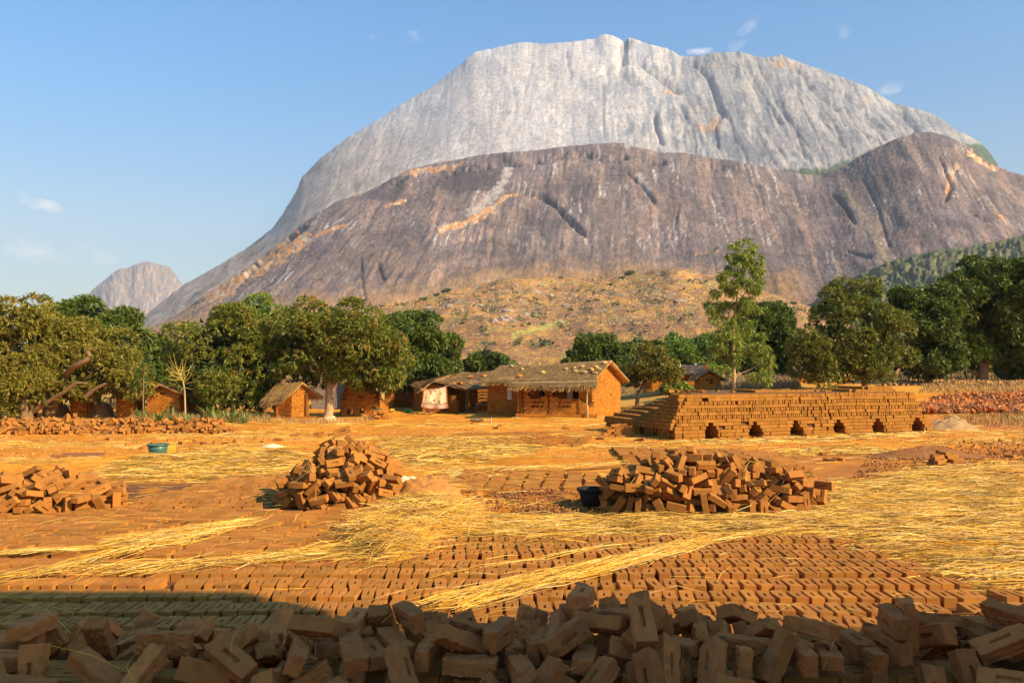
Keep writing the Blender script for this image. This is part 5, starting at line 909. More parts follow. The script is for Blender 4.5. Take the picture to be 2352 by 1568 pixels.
def brick_mesh(name, seed, hi=True, rough_bottom=True):
    r = np.random.default_rng(seed)
    X, Y, Z = BL / 2, BW / 2, BT / 2
    if hi:
        m = np.linspace(-X + .009, X - .009, 25)
        xs = np.unique(np.round(np.concatenate([[-X, -X + .004, X - .004, X], m[(np.abs(np.abs(m) - .055) > .008)], [-.057, -.052, .052, .057]]), 5))
        m = np.linspace(-Y + .008, Y - .008, 11)
        ys = np.unique(np.round(np.concatenate([[-Y, -Y + .004, Y - .004, Y], m[(np.abs(np.abs(m) - .01) > .006)], [-.0125, -.008, .008, .0125]]), 5))
        zs = np.unique(np.round(np.concatenate([[-Z, -Z + .004, Z - .004, Z], np.linspace(-Z + .012, Z - .012, 6)]), 5))
    else:
        xs = np.array([-X, -X + .007, -.056, -.05, .05, .056, X - .007, X]); ys = np.array([-Y, -Y + .006, -.012, -.007, .007, .012, Y - .006, Y]); zs = np.array([-Z, Z - .007, Z])
    V, F = lattice(xs, ys, zs)
    O = V.copy()
    rad = .006 if hi else .004
    inner = np.clip(V, [-X + rad, -Y + rad, -Z + rad], [X - rad, Y - rad, Z - rad])
    d = V - inner; ln = np.linalg.norm(d, axis=1, keepdims=True) + 1e-9
    N = d / ln
    V = inner + N * np.minimum(ln, rad)
    a, b, c = O.T
    so = seed * 3.7
    if hi:
        n1 = pn(a * 18 + so, b * 18 + c * 31, seed) * .010 + pn(a * 60 + so, b * 60 + c * 83, seed + 1) * .0022 + pn(a * 170 + so, b * 170 + c * 140, seed + 5) * .0013
        V = V + N * n1[:, None]
        if rough_bottom:
            bt = (O[:, 2] < -Z + .001)
            V[:, 2] += np.where(bt, pn(a * 45 + so, b * 45, seed + 2) * .016 + pn(a * 120, b * 120 + so, seed + 3) * .005, 0)
            lip = (np.abs(b) > Y - .005) & (c < -Z + .012)
            V[:, 1] += np.where(lip, np.sign(b) * (.004 + .008 * pn(a * 40 + so, b * 9, seed + 4)), 0)
        if r.random() < .7:      # knocked corner
            cx = np.array([r.choice([-1, 1]) * X, r.choice([-1, 1]) * Y, r.choice([-1, 1]) * Z])
            q = np.linalg.norm(O - cx, axis=1); V = V - (cx * np.array([.12, .2, .3]))[None] * (np.clip(1 - q / .06, 0, 1)[:, None] ** 1.2 * (1 + .8 * pn(a * 90, b * 90 + c * 70, seed)[:, None]))
    slot = (np.abs(a) < .0525) & (np.abs(b) < .0085) & (c > Z - .001)
    wdg = .8 + .4 * r.random()
    V[:, 2] -= np.where(slot, .024 * wdg * (0 if hi and seed % 10 in (1, 4, 8) else 1), 0)
    # sag, twist and uneven size
    V[:, 2] += -r.uniform(0, .006) * (1 - (a / X) ** 2) + r.uniform(-.006, .006) * a / X * 1.2 + r.uniform(-1, 1) * .15 * a * b
    V[:, 1] += r.uniform(-.006, .006) * (1 - (a / X) ** 2) + r.uniform(-.05, .05) * b * c / Z * 1.0 + r.uniform(-.05, .05) * b * a / X
    V[:, 0] += r.uniform(-.02, .02) * a + r.uniform(-.05, .05) * b
    return mesh_np(name, V, F, MUDP if hi else MUD, np.ones(3), smooth=False)
HI = [brick_mesh('brick_near', 100 + i, True) for i in range(14)]
LO = [brick_mesh('brick_rows', 200 + i, False) for i in range(10)]
for me in HI:
    me.polygons.foreach_set('use_smooth', np.ones(len(me.polygons), bool))
    try: me.set_sharp_from_angle(angle=R(38))
    except Exception: pass
# light brick for the far rows: slot as a small pit, no underside
def light_brick():
    X, Y, Z = BL / 2, BW / 2, BT / 2; sx, sy, dp = .055, .013, .03
    V = [(-X, -Y, -Z), (X, -Y, -Z), (X, Y, -Z), (-X, Y, -Z), (-X, -Y, Z), (X, -Y, Z), (X, Y, Z), (-X, Y, Z),
         (-sx, -sy, Z), (sx, -sy, Z), (sx, sy, Z), (-sx, sy, Z), (-sx * .9, -sy * .5, Z - dp), (sx * .9, -sy * .5, Z - dp), (sx * .9, sy * .5, Z - dp), (-sx * .9, sy * .5, Z - dp)]
    F = [(0, 1, 5, 4), (1, 2, 6, 5), (2, 3, 7, 6), (3, 0, 4, 7), (4, 5, 9, 8), (5, 6, 10, 9), (6, 7, 11, 10), (7, 4, 8, 11), (8, 9, 13, 12), (9, 10, 14, 13), (10, 11, 15, 14), (11, 8, 12, 15), (12, 13, 14, 15)]
    return np.array(V), np.array(F)
LBV, LBF = light_brick()
def many(Vb, Fb, pos, M, col, jit=0, S=None):
    n = len(pos); k = len(Vb)
    B = np.broadcast_to(Vb, (n, k, 3))
    if jit:
        J = RNG.uniform(-jit, jit, (n, 8, 3)); JJ = np.zeros((n, k, 3)); JJ[:, :8] = J
        if k == 16: JJ[:, 8:] = J[:, 4:8].mean(1, keepdims=True)
        B = B + JJ
    if S is not None: B = B * S[:, None, :]
    V = np.einsum('nij,nkj->nki', M, B) + pos[:, None, :]
    F = (Fb[None] + (np.arange(n) * k)[:, None, None]).reshape(-1, Fb.shape[1])
    C = np.repeat(col, k, 0) if len(np.shape(col)) == 2 else col
    return V.reshape(-1, 3), F, C
def rzm(a):
    a = np.asarray(a, float); c, s = np.cos(a), np.sin(a); z = np.zeros_like(a); o = z + 1
    return np.stack([c, -s, z, s, c, z, z, z, o], -1).reshape(-1, 3, 3)
def bcol(n, base=MUDC, v=.16):
    return base * (1 + RNG.uniform(-v, v, (n, 1))) * (1 + RNG.uniform(-.05, .05, (n, 3)))

ORD = 'first second third fourth fifth sixth seventh eighth ninth tenth eleventh twelfth thirteenth fourteenth fifteenth sixteenth seventeenth eighteenth nineteenth'.split()
TENS = {2: 'twent', 3: 'thirt', 4: 'fort', 5: 'fift', 6: 'sixt', 7: 'sevent', 8: 'eight', 9: 'ninet'}
def nth(i):     # 1-based
    if i < 20: return ORD[i - 1]
    if i < 100:
        t, u = divmod(i, 10)
        return TENS[t] + ('ieth' if u == 0 else 'y-' + ORD[u - 1])
    return 'hundred and ' + nth(i - 100) if i > 100 else 'hundredth'

# --- rows of bricks drying on the yard floor
def in_poly(x, y, poly):
    n = len(poly); r = np.zeros(np.shape(x), bool)
    for i in range(n):
        (x1, y1), (x2, y2) = poly[i], poly[(i + 1) % n]
        c = ((y1 > y) != (y2 > y)) & (x < (x2 - x1) * (y - y1) / (y2 - y1 + 1e-12) + x1)
        r ^= c
    return r
rows_near = [6.06, 6.46, 6.85, 7.26, 7.66, 8.10, 8.48, 8.93, 9.31, 9.76]
near, far = [], []
for k, D in enumerate(rows_near):
    xr = 4.75 - .0 * k if D < 7.5 else 4.35 - .12 * (D - 8)
    xl = -8.2 if D < 8.6 else (-1.15 - .5 * (D - 9.8) if D > 9.0 else -2.4)
    x = xl + .3 * random.random()
    j = 0
    while x < xr:
        yy = D + .14 + .030 * math.sin(x * .8 + k) + random.gauss(0, .009) + .010 * math.sin(x * 3 + k * 2)
        near.append((x, yy, gzf(x, yy) + BT / 2, math.pi / 2 + random.gauss(0, .07) + .05 * math.sin(x * .9 + k), k)) if random.random() > .02 else None
        x += .137 + random.gauss(0, .005) + (.01 if -1.2 < x < 4 else 0)
def strips(x0, x1, y0, y1, slant=0., excl=None, wid=.34, pit=.144, gap=.0):
    x = x0; s = 0
    while x < x1:
        y = y0 + random.uniform(0, .1)
        while y < y1:
            X = x + slant * (y - y0) + .03 * math.sin(y * 1.3 + s)
            if not (excl and excl(X, y)) and random.random() > .012:
                far.append((X + random.gauss(0, .012), y, gzf(X, y) + BT / 2 + random.gauss(0, .007), random.gauss(0, .08)))
            y += pit + random.gauss(0, .003)
        x += wid + (gap if s % 2 else 0); s += 1
def rows(x0, x1, y0, y1, excl=None, pitch=.375, ang=0.):
    y = y0; s = 0
    while y < y1:
        x = x0 + random.uniform(0, .1)
        while x < x1:
            Y = y + ang * (x - x0) + .03 * math.sin(x * 1.1 + s)
            if not (excl and excl(x, Y)) and random.random() > .012:
                far.append((x, Y, gzf(x, Y) + BT / 2, math.pi / 2 + random.gauss(0, .05) + .12))
            x += .147 + random.gauss(0, .005)
        y += pitch; s += 1
mh = lambda x, y: ((x + 2.78) / 1.3) ** 2 + ((y - 13.0) / 1.15) ** 2 < 1
strips(-8.8, -1.0, 9.05, 12.1, .05, lambda x, y: mh(x, y) or (x > -1.9 and y > 10.9) or (x > -2.3 + .5 * (y - 9) and y < 9.0) or (x > -1.55 and y < 10.2))
rows(-8.4, -3.4, 12.2, 16.0, lambda x, y: mh(x, y) or x < -6.1 + .12 * (y - 12) or (y > 15.3 and x > -4.5 + random.random() * 2), .37, .04)
strips(-1.1, 1.55, 14.1, 18.2, .09, lambda x, y: y > 17.2 - .5 * abs(x), .345, .134, .03)
strips(2.7, 6.0, 15.6, 21.6, .02, lambda x, y: x < 2.2 + .27 * (y - 15) * .3, .345, .134, .03)
strips(-1.9, .9, 26.2, 27.6, .3, None, .345, .134)
strips(-.9, 2.2, 22.8, 24.6, .25, lambda x, y: random.random() < .1, .345, .134)
strips(-4.2, -3.2, 18.0, 18.9, .2, None, .345, .134); strips(-5.6, -5.2, 18.3, 18.8, .2, None, .345, .134)
near = [b for b in near if b]
# the largest in view become objects of their own: the pile at the roadside first, then the nearest rows
def in_view(x, y, z):
    px, py = project(np.array((x, y, z))); return -15 < px < 2367 and py < 1580
P, Q, vis = poses('front')
NPILE = 172
lab = []
px, py = project(P)
Rm = quat_m(Q)
items = []
for i in range(NPILE):
    up = Rm[i] @ np.array((0, 0, 1)); ln = Rm[i] @ np.array((1, 0, 0)); sd_ = Rm[i] @ np.array((0, 1, 0))
    view = np.array(EYE) - P[i]; view /= np.linalg.norm(view)
    if abs(ln[2]) > .75: pose = 'upright'
    elif abs(ln[2]) > .38: pose = 'right-leaning' if ln[0] * np.sign(ln[2]) > 0 else 'left-leaning'
    elif abs(up[2]) > .75: pose = 'flat-lying'
    elif abs(sd_[2]) > .75: pose = 'edge-on'
    else: pose = 'tipped'
    face = 'slot out' if up @ view > .35 else ('rough side out' if up @ view < -.35 else 'plain side out')
    tier = 'crest' if P[i, 2] > .78 else ('upper face' if P[i, 2] > .6 else 'lower face')
    items.append((tier, px[i], i, pose, face))
for tier in ('crest', 'upper face', 'lower face'):
    g = sorted([t for t in items if t[0] == tier], key=lambda t: t[1])
    for n, t in enumerate(g):
        i = t[2]
        o = link('mud_brick', HI[i % len(HI)])
        o.rotation_mode = 'QUATERNION'; o.location = P[i]; o.rotation_quaternion = Quaternion(Q[i]); o.scale = (random.uniform(.93, .99), random.uniform(.88, .95), random.uniform(.80, .90))
        tail = f'{nth(n + 1)} from the left on the ' + {'crest': 'crest of the nearest pile', 'upper face': 'upper face of the pile', 'lower face': 'low face of the pile'}[tier]
        s = f'{t[3]} mud brick {t[4]}, {tail}'
        if len(s.replace('-', ' ').split()) > 16: s = f'{t[3]} mud brick, {tail}'
        tag(o, s, 'brick', 'unfired mud bricks tumbled on the nearest pile')
V, F, C = many(LBV, LBF, P[NPILE:], Rm[NPILE:], bcol(len(P) - NPILE), .003)
cr = np.array(core(*HEAPS['front'][:6]))
V2, F2, C2 = many(LBV, LBF, cr[:, :3], rzm(cr[:, 3]), bcol(len(cr)), .002)
V, F, C = join([(V, F, C), (V2, F2, C2)])
link('mud_bricks_inside_pile', mesh_np('mud_bricks_inside_pile', V, F, MUDA, C), kind='stuff', label='unfired mud bricks deeper inside the nearest pile')
# field rows
rowname = ['hidden', 'nearest', 'second', 'third', 'fourth']
cnt = 0; restn = []
hidden = lambda x, y: False
for k in range(len(rows_near)):
    g = sorted([b for b in near if b[4] == k])
    seen = [b for b in g if in_view(b[0], b[1], b[2])]
    for n, b in enumerate(seen):
        if k in (1, 2) and cnt < 128:
            o = link('drying_brick', LO[random.randrange(len(LO))]); o.location = b[:3]; o.rotation_euler = (random.gauss(0, .015), random.gauss(0, .015), b[3] + (math.pi if random.random() < .5 else 0))
            w = 'nearest' if k == 1 else 'second'
            if k == 1: s = f'slotted drying brick behind the pile, {nth(n + 1)} from the left in the nearest row'
            else: s = f'slotted drying brick laid flat, {nth(n + 1)} from the left in the second row from the pile'
            tag(o, s, 'brick', 'slotted bricks drying in rows'); cnt += 1
        else: restn.append(b)
    restn += [b for b in g if b not in seen]
A_ = np.array([b[:4] for b in restn]); B_ = np.array(far)
dist = np.hypot(A_[:, 0], A_[:, 1])
LV = np.empty(len(LO[0].vertices) * 3, np.float32)
def mesh_vf(me):
    v = np.empty(len(me.vertices) * 3, np.float32); me.vertices.foreach_get('co', v)
    f = np.empty(len(me.loops), np.int32); me.loops.foreach_get('vertex_index', f)
    return v.reshape(-1, 3).astype(float), f.reshape(-1, 4)
parts = []
sel = RNG.integers(0, len(LO), len(A_))
nearm = dist < 8.2
for q in range(len(LO)):
    v, f = mesh_vf(LO[q]); a = A_[(sel == q) & nearm]
    parts.append(many(v, f, a[:, :3], rzm(a[:, 3] + np.pi * RNG.integers(0, 2, len(a))), bcol(len(a))))
a = A_[~nearm]; parts.append(many(LBV, LBF, a[:, :3], rzm(a[:, 3]), bcol(len(a)), .003))
tilt = quat_m(np.array([list(Euler((random.gauss(0, .03), random.gauss(0, .03), b[3])).to_quaternion()) for b in B_]))
parts.append(many(LBV, LBF, B_[:, :3], tilt, bcol(len(B_)), .004))
V, F, C = join(parts)
link('drying_bricks', mesh_np('drying_bricks', V, F, MUDA, C), kind='stuff', label='slotted mud bricks laid out to dry in rows across the yard')

# --- heaps further off: each heap a thing, its bricks parts
def heap(name, key, label, dark=1.):
    P, Q, vis = poses(key)
    hx = float(P[:, 0].mean()); hy = float(P[:, 1].mean())
    t = thing('brick_heap', label, 'brick heap', (hx, hy, gzf(hx, hy)), 0, 'heaps of dry mud bricks')
    off = np.array((hx, hy, 0.)); z0 = gzf(hx, hy)
    Rm = quat_m(Q)
    nb = min(vis, 300)
    for i in range(nb):
        o = link('brick', LO[i % len(LO)], t); o.location = P[i] - off; o.rotation_mode = 'QUATERNION'; o.rotation_quaternion = Quaternion(Q[i])
    V, F, C = many(LBV, LBF, P[nb:] - off, Rm[nb:], bcol(len(P) - nb), .004) if nb < len(P) else (np.zeros((0, 3)), np.zeros((0, 4), int), np.zeros((0, 3)))
    cr = np.array(core(*HEAPS[key][:6]))
    ps = [(V, F, C)] if len(V) else []
    if len(cr):
        V2, F2, C2 = many(LBV, LBF, cr[:, :3] - off, rzm(cr[:, 3]), bcol(len(cr)), .002); ps.append((V2, F2, C2))
    V, F, C = join(ps)
    link('buried_bricks', mesh_np('buried_bricks', V, F, MUDA, C), t, kind='stuff')
    return t
heap('mid', 'mid', 'tall conical heap of unfired mud bricks beside the soil mound')
heap('right', 'right', 'long low heap of tumbled mud bricks beside the black basin')
heap('left', 'left', 'small slumping heap of mud bricks at the edge of the rows')
heap('bank', 'bank', 'long bank of reddish mud bricks in front of the big mango trees')
# ------------------------------------------------------------------ straw
STRAW = mat('straw_stalks', attr=True, rough=.55, var=.1, scale=6, bump=0, spec=.35, transl=.12)
STRAWMAT = mat('straw_mat', attr=True, rough=.8, var=.5, scale=1.0, bump=.9, bscale=1.6, stretch=(9, 60, 20), bdist=.02, detail=8)
def strands(P0, ang, ln, wd, col, lift=.0, bend=.05, pitch=None, ground=None):
    """P0 (n,3) middle points; two-piece ribbons"""
    n = len(P0)
    pt = RNG.normal(0, .04, n) if pitch is None else pitch
    D = np.stack([np.cos(ang) * np.cos(pt), np.sin(ang) * np.cos(pt), np.sin(pt)], -1)
    S = np.stack([-np.sin(ang), np.cos(ang), np.zeros(n)], -1)
    U = np.cross(D, S)
    th = RNG.uniform(0, np.pi, n)[:, None]
    Wv = (S * np.cos(th) + U * np.sin(th)) * (wd / 2)[:, None]
    b = (RNG.normal(0, bend, n) * ln)[:, None] * S + (np.abs(RNG.normal(0, bend * .5, n)) * ln)[:, None] * np.array((0, 0, 1.))
    a = P0 - D * (ln / 2)[:, None]; c = P0 + D * (ln / 2)[:, None]; m = P0 + b
    V = np.stack([a - Wv * .8, a + Wv * .8, m - Wv, m + Wv, c - Wv * .35, c + Wv * .35], 1)
    F0 = np.array([(0, 1, 3, 2), (2, 3, 5, 4)])
    F = (F0[None] + (np.arange(n) * 6)[:, None, None]).reshape(-1, 4)
    return V.reshape(-1, 3), F, np.repeat(col, 6, 0)
SC1, SC2, SC3 = np.array((.80, .46, .06)), np.array((.56, .27, .035)), np.array((.88, .66, .24))
def scol(n):
    t = RNG.random((n, 1)); u = RNG.random((n, 1))
    c = mix(SC1, SC2, sst(t, .45, 1)); c = mix(c, SC3, (u > .8) * .8); c = mix(c, np.array((.28, .17, .07)), (u < .2) * .75)
    return c * RNG.uniform(.75, 1.15, (n, 1))
def wpoly(pl): return [W(*p) for p in pl]
def sample(poly, n, jitter=.12):
    xs = [p[0] for p in poly]; ys = [p[1] for p in poly]; out = np.zeros((0, 2))
    while len(out) < n:
        q = np.stack([RNG.uniform(min(xs) - .3, max(xs) + .3, 4 * n), RNG.uniform(min(ys) - .3, max(ys) + .3, 4 * n)], -1)
        w = q + RNG.normal(0, jitter, q.shape)
        w[:, 0] += .35 * pn(q[:, 0] * 1.3, q[:, 1] * 3.1, 88); w[:, 1] += .25 * pn(q[:, 0] * 1.1, q[:, 1] * 3.1, 89)
        out = np.concatenate([out, q[in_poly(w[:, 0], w[:, 1], poly)]])
    return out[:n]
def matting(name, poly, h, cell, base=0., edge=.35, lump=1.0, label=''):
    xs = [p[0] for p in poly]; ys = [p[1] for p in poly]
    gx = np.arange(min(xs) - .3, max(xs) + .3, cell); gy = np.arange(min(ys) - .3, max(ys) + .3, cell * .7)
    X, Y = np.meshgrid(gx, gy)
    wx = X + .35 * pn(X * 1.3, Y * 3.1, 88); wy = Y + .25 * pn(X * 1.1, Y * 3.1, 89)
    pl = list(poly) + [poly[0]]
    d = seg_d(wx, wy, pl); ins = in_poly(wx, wy, poly); sd2 = np.where(ins, d, -d)
    hh = h * sst(sd2, -.02, edge) * (.75 + lump * .5 * fbm(X * 1.2, Y * 4.5, 3, 91)) + h * .25 * pn(X * 5, Y * 17, 92) * sst(sd2, 0, .15)
    Z = gz(X, Y) + base * sst(sd2, -.02, .12) + hh - .012
    n, k = X.shape
    i, j = np.meshgrid(np.arange(n - 1), np.arange(k - 1), indexing='ij')
    F = np.stack([i * k + j, i * k + j + 1, (i + 1) * k + j + 1, (i + 1) * k + j], -1).reshape(-1, 4)
    keep = (sd2.reshape(-1)[F] > -.03).any(1)
    F = F[keep]
    c = mix(SC2, SC1, sst(fbm(X * 2, Y * 14, 4, 93), -.3, .4)[..., None]) * .82
    c = mix(c, np.array((.26, .11, .03)), (.9 * sst(fbm(X * 2.4, Y * 9, 3, 94), .10, .38))[..., None])
    used = np.unique(F); mp_ = -np.ones(n * k, int); mp_[used] = np.arange(len(used))
    V = np.stack([X, Y, Z], -1).reshape(-1, 3)[used]; c = c.reshape(-1, 3)[used]
    return V, mp_[F], c, (gx, gy, Z)
def hlook(g, x, y):
    gx, gy, Z = g
    i = np.clip(((x - gx[0]) / (gx[1] - gx[0])).astype(int), 0, len(gx) - 1); j = np.clip(((y - gy[0]) / (gy[1] - gy[0])).astype(int), 0, len(gy) - 1)
    return Z[j, i]
def strawbed(name, pl, h, n, lab, ang=0., sp=.18, ln=(.35, .9), wd=(.005, .010), base=0., cell=.05, lump=1., bend=.05, up=.02, pit=.05, mat_=True):
    poly = wpoly(pl)
    parts = []
    V, F, c, g = matting(name, poly, h, cell, base, lump=lump)
    q = sample(poly, n)
    z = hlook(g, q[:, 0], q[:, 1]) if mat_ else gz(q[:, 0], q[:, 1]) + base
    z = z + .008 + np.abs(RNG.normal(0, up, n))
    dirn = ang + .25 * pn(q[:, 0] * .8, q[:, 1] * 1.5, 95) + RNG.normal(0, sp, n)
    wn_ = RNG.random(n) < .07; dirn = np.where(wn_, dirn + RNG.normal(0, .9, n), dirn)
    l = RNG.uniform(*ln, n); w = RNG.uniform(*wd, n)
    cs = scol(n) * (1 + .55 * fbm(q[:, 0] * 1.1, q[:, 1] * 3.6, 3, 99))[:, None]
    cs = mix(cs, np.array((.40, .17, .04)), (.55 * sst(fbm(q[:, 0] * .9, q[:, 1] * 2.6, 3, 101), .12, .4))[:, None])
    l = l * np.where(RNG.random(n) < .3, .4, 1)
    parts.append(strands(np.stack([q[:, 0], q[:, 1], z], -1), dirn, l, w, cs, bend=bend * 1.7, pitch=RNG.normal(0, pit, n)))
    if mat_: link(name + '_underlayer', mesh_np(name + '_underlayer', V, F, STRAWMAT, c, smooth=True), kind='stuff', label=lab + ', packed lower layer')
    V, F, c = join(parts)
    link(name, mesh_np(name, V, F, STRAW, c), kind='stuff', label=lab)
strawbed('straw', [(1900, 1114), (2120, 1106), (2560, 1098), (2640, 1400), (2330, 1372), (2200, 1352), (2130, 1318), (2060, 1290), (1960, 1262), (1905, 1225), (1850, 1188), (1930, 1160), (1880, 1135)], .10, 26000, 'deep golden straw spread along the edge of the drying bricks', sp=.13, lump=1.2)
strawbed('straw', [(1040, 1193), (1250, 1184), (1420, 1190), (1700, 1182), (1900, 1172), (1985, 1240), (1850, 1236), (1500, 1243), (1250, 1256), (1080, 1262), (960, 1250)], .10, 9500, 'band of golden straw between the low heap and the brick rows', sp=.13)
strawbed('straw', [(800, 1300), (800, 1240), (880, 1180), (1000, 1160), (1110, 1190), (1130, 1232), (1010, 1258), (930, 1310), (860, 1318)], .30, 6500, 'loose mound of tangled straw in front of the soil mound', ang=.6, sp=.5, ln=(.3, .8), lump=1.2, pit=.22, up=.03, wd=(.004, .008))
for (a, b, w0, w1, n, s) in (((1040, 1408), (1610, 1266), .20, .08, 1900, .12), ((1580, 1275), (1960, 1200), .04, .05, 120, .2), ((60, 1345), (520, 1235), .10, .14, 260, .35), ((200, 1335), (700, 1300), .16, .10, 380, .4), ((300, 1262), (545, 1222), .18, .12, 900, .3),
                          ((700, 1300), (900, 1290), .10, .10, 350, .3), ((1000, 1345), (1760, 1205), .02, .02, 60, .05), ((380, 1330), (900, 1250), .05, .05, 130, .15), ((0, 1290), (420, 1265), .05, .05, 200, .2), ((1180, 1090), (1420, 1075), .12, .12, 320, .25), ((2050, 1105), (2352, 1085), .3, .3, 900, .3)):
    A2, B2 = np.array(W(*a)), np.array(W(*b)); t = RNG.random(n)
    q = A2 + (B2 - A2) * t[:, None]; dd = (B2 - A2) / np.linalg.norm(B2 - A2); pr = np.array((-dd[1], dd[0]))
    wd_ = w0 + (w1 - w0) * t; off = RNG.normal(0, 1, n) * wd_ * .6
    q = q + pr * off[:, None]
    z = gz(q[:, 0], q[:, 1]) + BT + .008 + np.clip(.06 * np.exp(-(off / (wd_ * .6)) ** 2) * (w0 > .08), 0, 1) * RNG.random(n) + np.abs(RNG.normal(0, .006, n))
    V, F, c = strands(np.stack([q[:, 0], q[:, 1], z], -1), np.arctan2(dd[1], dd[0]) + RNG.normal(0, s, n), RNG.uniform(.3, .95, n), RNG.uniform(.004, .008, n), scol(n), bend=.05)
    link('straw', mesh_np('straw', V, F, STRAW, c), kind='stuff', label='wisp of golden straw lying across the drying bricks')
strawbed('straw', [(225, 1098), (262, 1064), (400, 1046), (660, 1036), (700, 1062), (650, 1098), (500, 1110)], .06, 6500, 'sheet of pale straw behind the brick rows near the green tub', sp=.2, wd=(.009, .016), cell=.08, ln=(.3, .8))
strawbed('straw', [(880, 1012), (1060, 1006), (1210, 1012), (1245, 1030), (1150, 1060), (980, 1076), (905, 1056)], .06, 5500, 'sheet of pale straw behind the tall brick heap', sp=.22, wd=(.010, .018), cell=.08, ln=(.35, .9))
strawbed('straw', [(990, 1118), (1010, 1085), (1120, 1074), (1220, 1078), (1180, 1105), (1080, 1122)], .04, 1500, 'straw scattered round the fallen bricks behind the soil mound', ang=.2, sp=.4, wd=(.006, .012), cell=.08, mat_=False)
strawbed('straw', [(2080, 1080), (2150, 1066), (2300, 1062), (2380, 1075), (2330, 1095), (2100, 1098)], .02, 900, 'straw round the small scattered brick stack', sp=.5, wd=(.008, .014), mat_=False)
strawbed('straw', [(1560, 1022), (1850, 1016), (2150, 1000), (2140, 994), (1850, 1007), (1560, 1014)], .02, 2600, 'straw strewn along the foot of the kiln', sp=.12, wd=(.012, .022), mat_=False, ln=(.4, 1.0))
strawbed('straw', [(1800, 1036), (1960, 1030), (2050, 1034), (2000, 1044), (1830, 1046)], .02, 1500, 'pale straw in the hollow in front of the kiln', sp=.12, wd=(.010, .02), mat_=False, ln=(.4, 1.0))
# litter over the whole yard and single stalks over rows and pile
n = 30000
y = 12.5 * (42 / 12.5) ** RNG.random(n); x = RNG.uniform(-.72, .72, n) * y
k = (fbm(x * .16, y * .45, 4, 12) + .45 * fbm(x * .8, y * 3, 3, 15) > RNG.uniform(-.1, .35, n)) & ~((x > 4) & (y < 22) & (RNG.random(n) < .8))
x, y = x[k], y[k]; n = len(x)
V, F, c = strands(np.stack([x, y, gz(x, y) + .014 + .01 * RNG.random(n)], -1), RNG.normal(0, .22, n), RNG.uniform(.25, .9, n), RNG.uniform(.5, 1.1, n) * .00052 * y + .003, scol(n) * 1.0, bend=.06)
link('straw_litter', mesh_np('straw_litter', V, F, STRAW, c), kind='stuff', label='fine straw litter strewn over the bare yard')
n = 1500
x = RNG.uniform(-7, 5, n); y = RNG.uniform(6.4, 16, n)
k = (pn(x * .6, y * .6, 31) > -.15); x, y = x[k], y[k]; n = len(x)
V, F, c = strands(np.stack([x, y, gz(x, y) + BT + .012 + .02 * RNG.random(n)], -1), RNG.normal(.1, .6, n), RNG.uniform(.12, .6, n), RNG.uniform(.0025, .005, n), scol(n), bend=.10, pitch=RNG.normal(0, .12, n))
link('loose_stalks', mesh_np('loose_stalks', V, F, STRAW, c), kind='stuff', label='single straw stalks dropped over the drying bricks')
# stalks caught on the heaps and the pile
for key, cnt_ in (('front', 46), ('mid', 26), ('right', 34), ('left', 22)):
    P, Q, vis = poses(key); i = RNG.integers(0, min(vis, 150), cnt_)
    p = P[i] + np.array((0, 0, .075)) + RNG.normal(0, .02, (cnt_, 3)); p[:, 1] -= .04
    V, F, c = strands(p, RNG.uniform(0, 3.1, cnt_), RNG.uniform(.12, .42, cnt_) * (1 if key == 'front' else 1.7), RNG.uniform(.002, .0032, cnt_) * (1 if key == 'front' else 2.2), scol(cnt_), bend=.14, pitch=RNG.normal(0, .5, cnt_))
    link('caught_stalks', mesh_np('caught_stalks', V, F, STRAW, c), kind='stuff', label='stray straw stalks caught on the %s' % {'front': 'nearest pile', 'mid': 'tall heap', 'right': 'low heap', 'left': 'slumping heap'}[key])
# ------------------------------------------------------------------ trees
BARK = mat('bark', base=(.22, .13, .065), rough=.95, var=.3, scale=6, bump=.8, bscale=20, bdist=.03, stretch=(1, 1, .35))
BARKL = mat('pale_bark', base=(.42, .27, .14), rough=.9, var=.25, scale=5, bump=.5, bscale=16, bdist=.02, stretch=(1, 1, .35))
LEAF = mat('leaves', attr=True, rough=.5, var=.12, scale=1.5, bump=0, spec=.35, transl=.22)
G_MANGO = [1.9 * np.array(c) for c in ((.040, .055, .008), (.085, .095, .010), (.155, .135, .016), (.030, .040, .010))]
G_DARK = [1.6 * np.array(c) for c in ((.036, .055, .008), (.062, .085, .010), (.12, .14, .015), (.018, .030, .006))]
G_OLIVE = [1.45 * np.array(c) for c in ((.075, .075, .010), (.14, .12, .012), (.22, .17, .02), (.06, .055, .012))]
G_BRIGHT = [1.5 * np.array(c) for c in ((.07, .12, .018), (.12, .17, .022), (.18, .20, .03), (.04, .07, .012))]
def unit(n):
    v = RNG.normal(0, 1, (n, 3)); return v / np.linalg.norm(v, axis=1, keepdims=True)
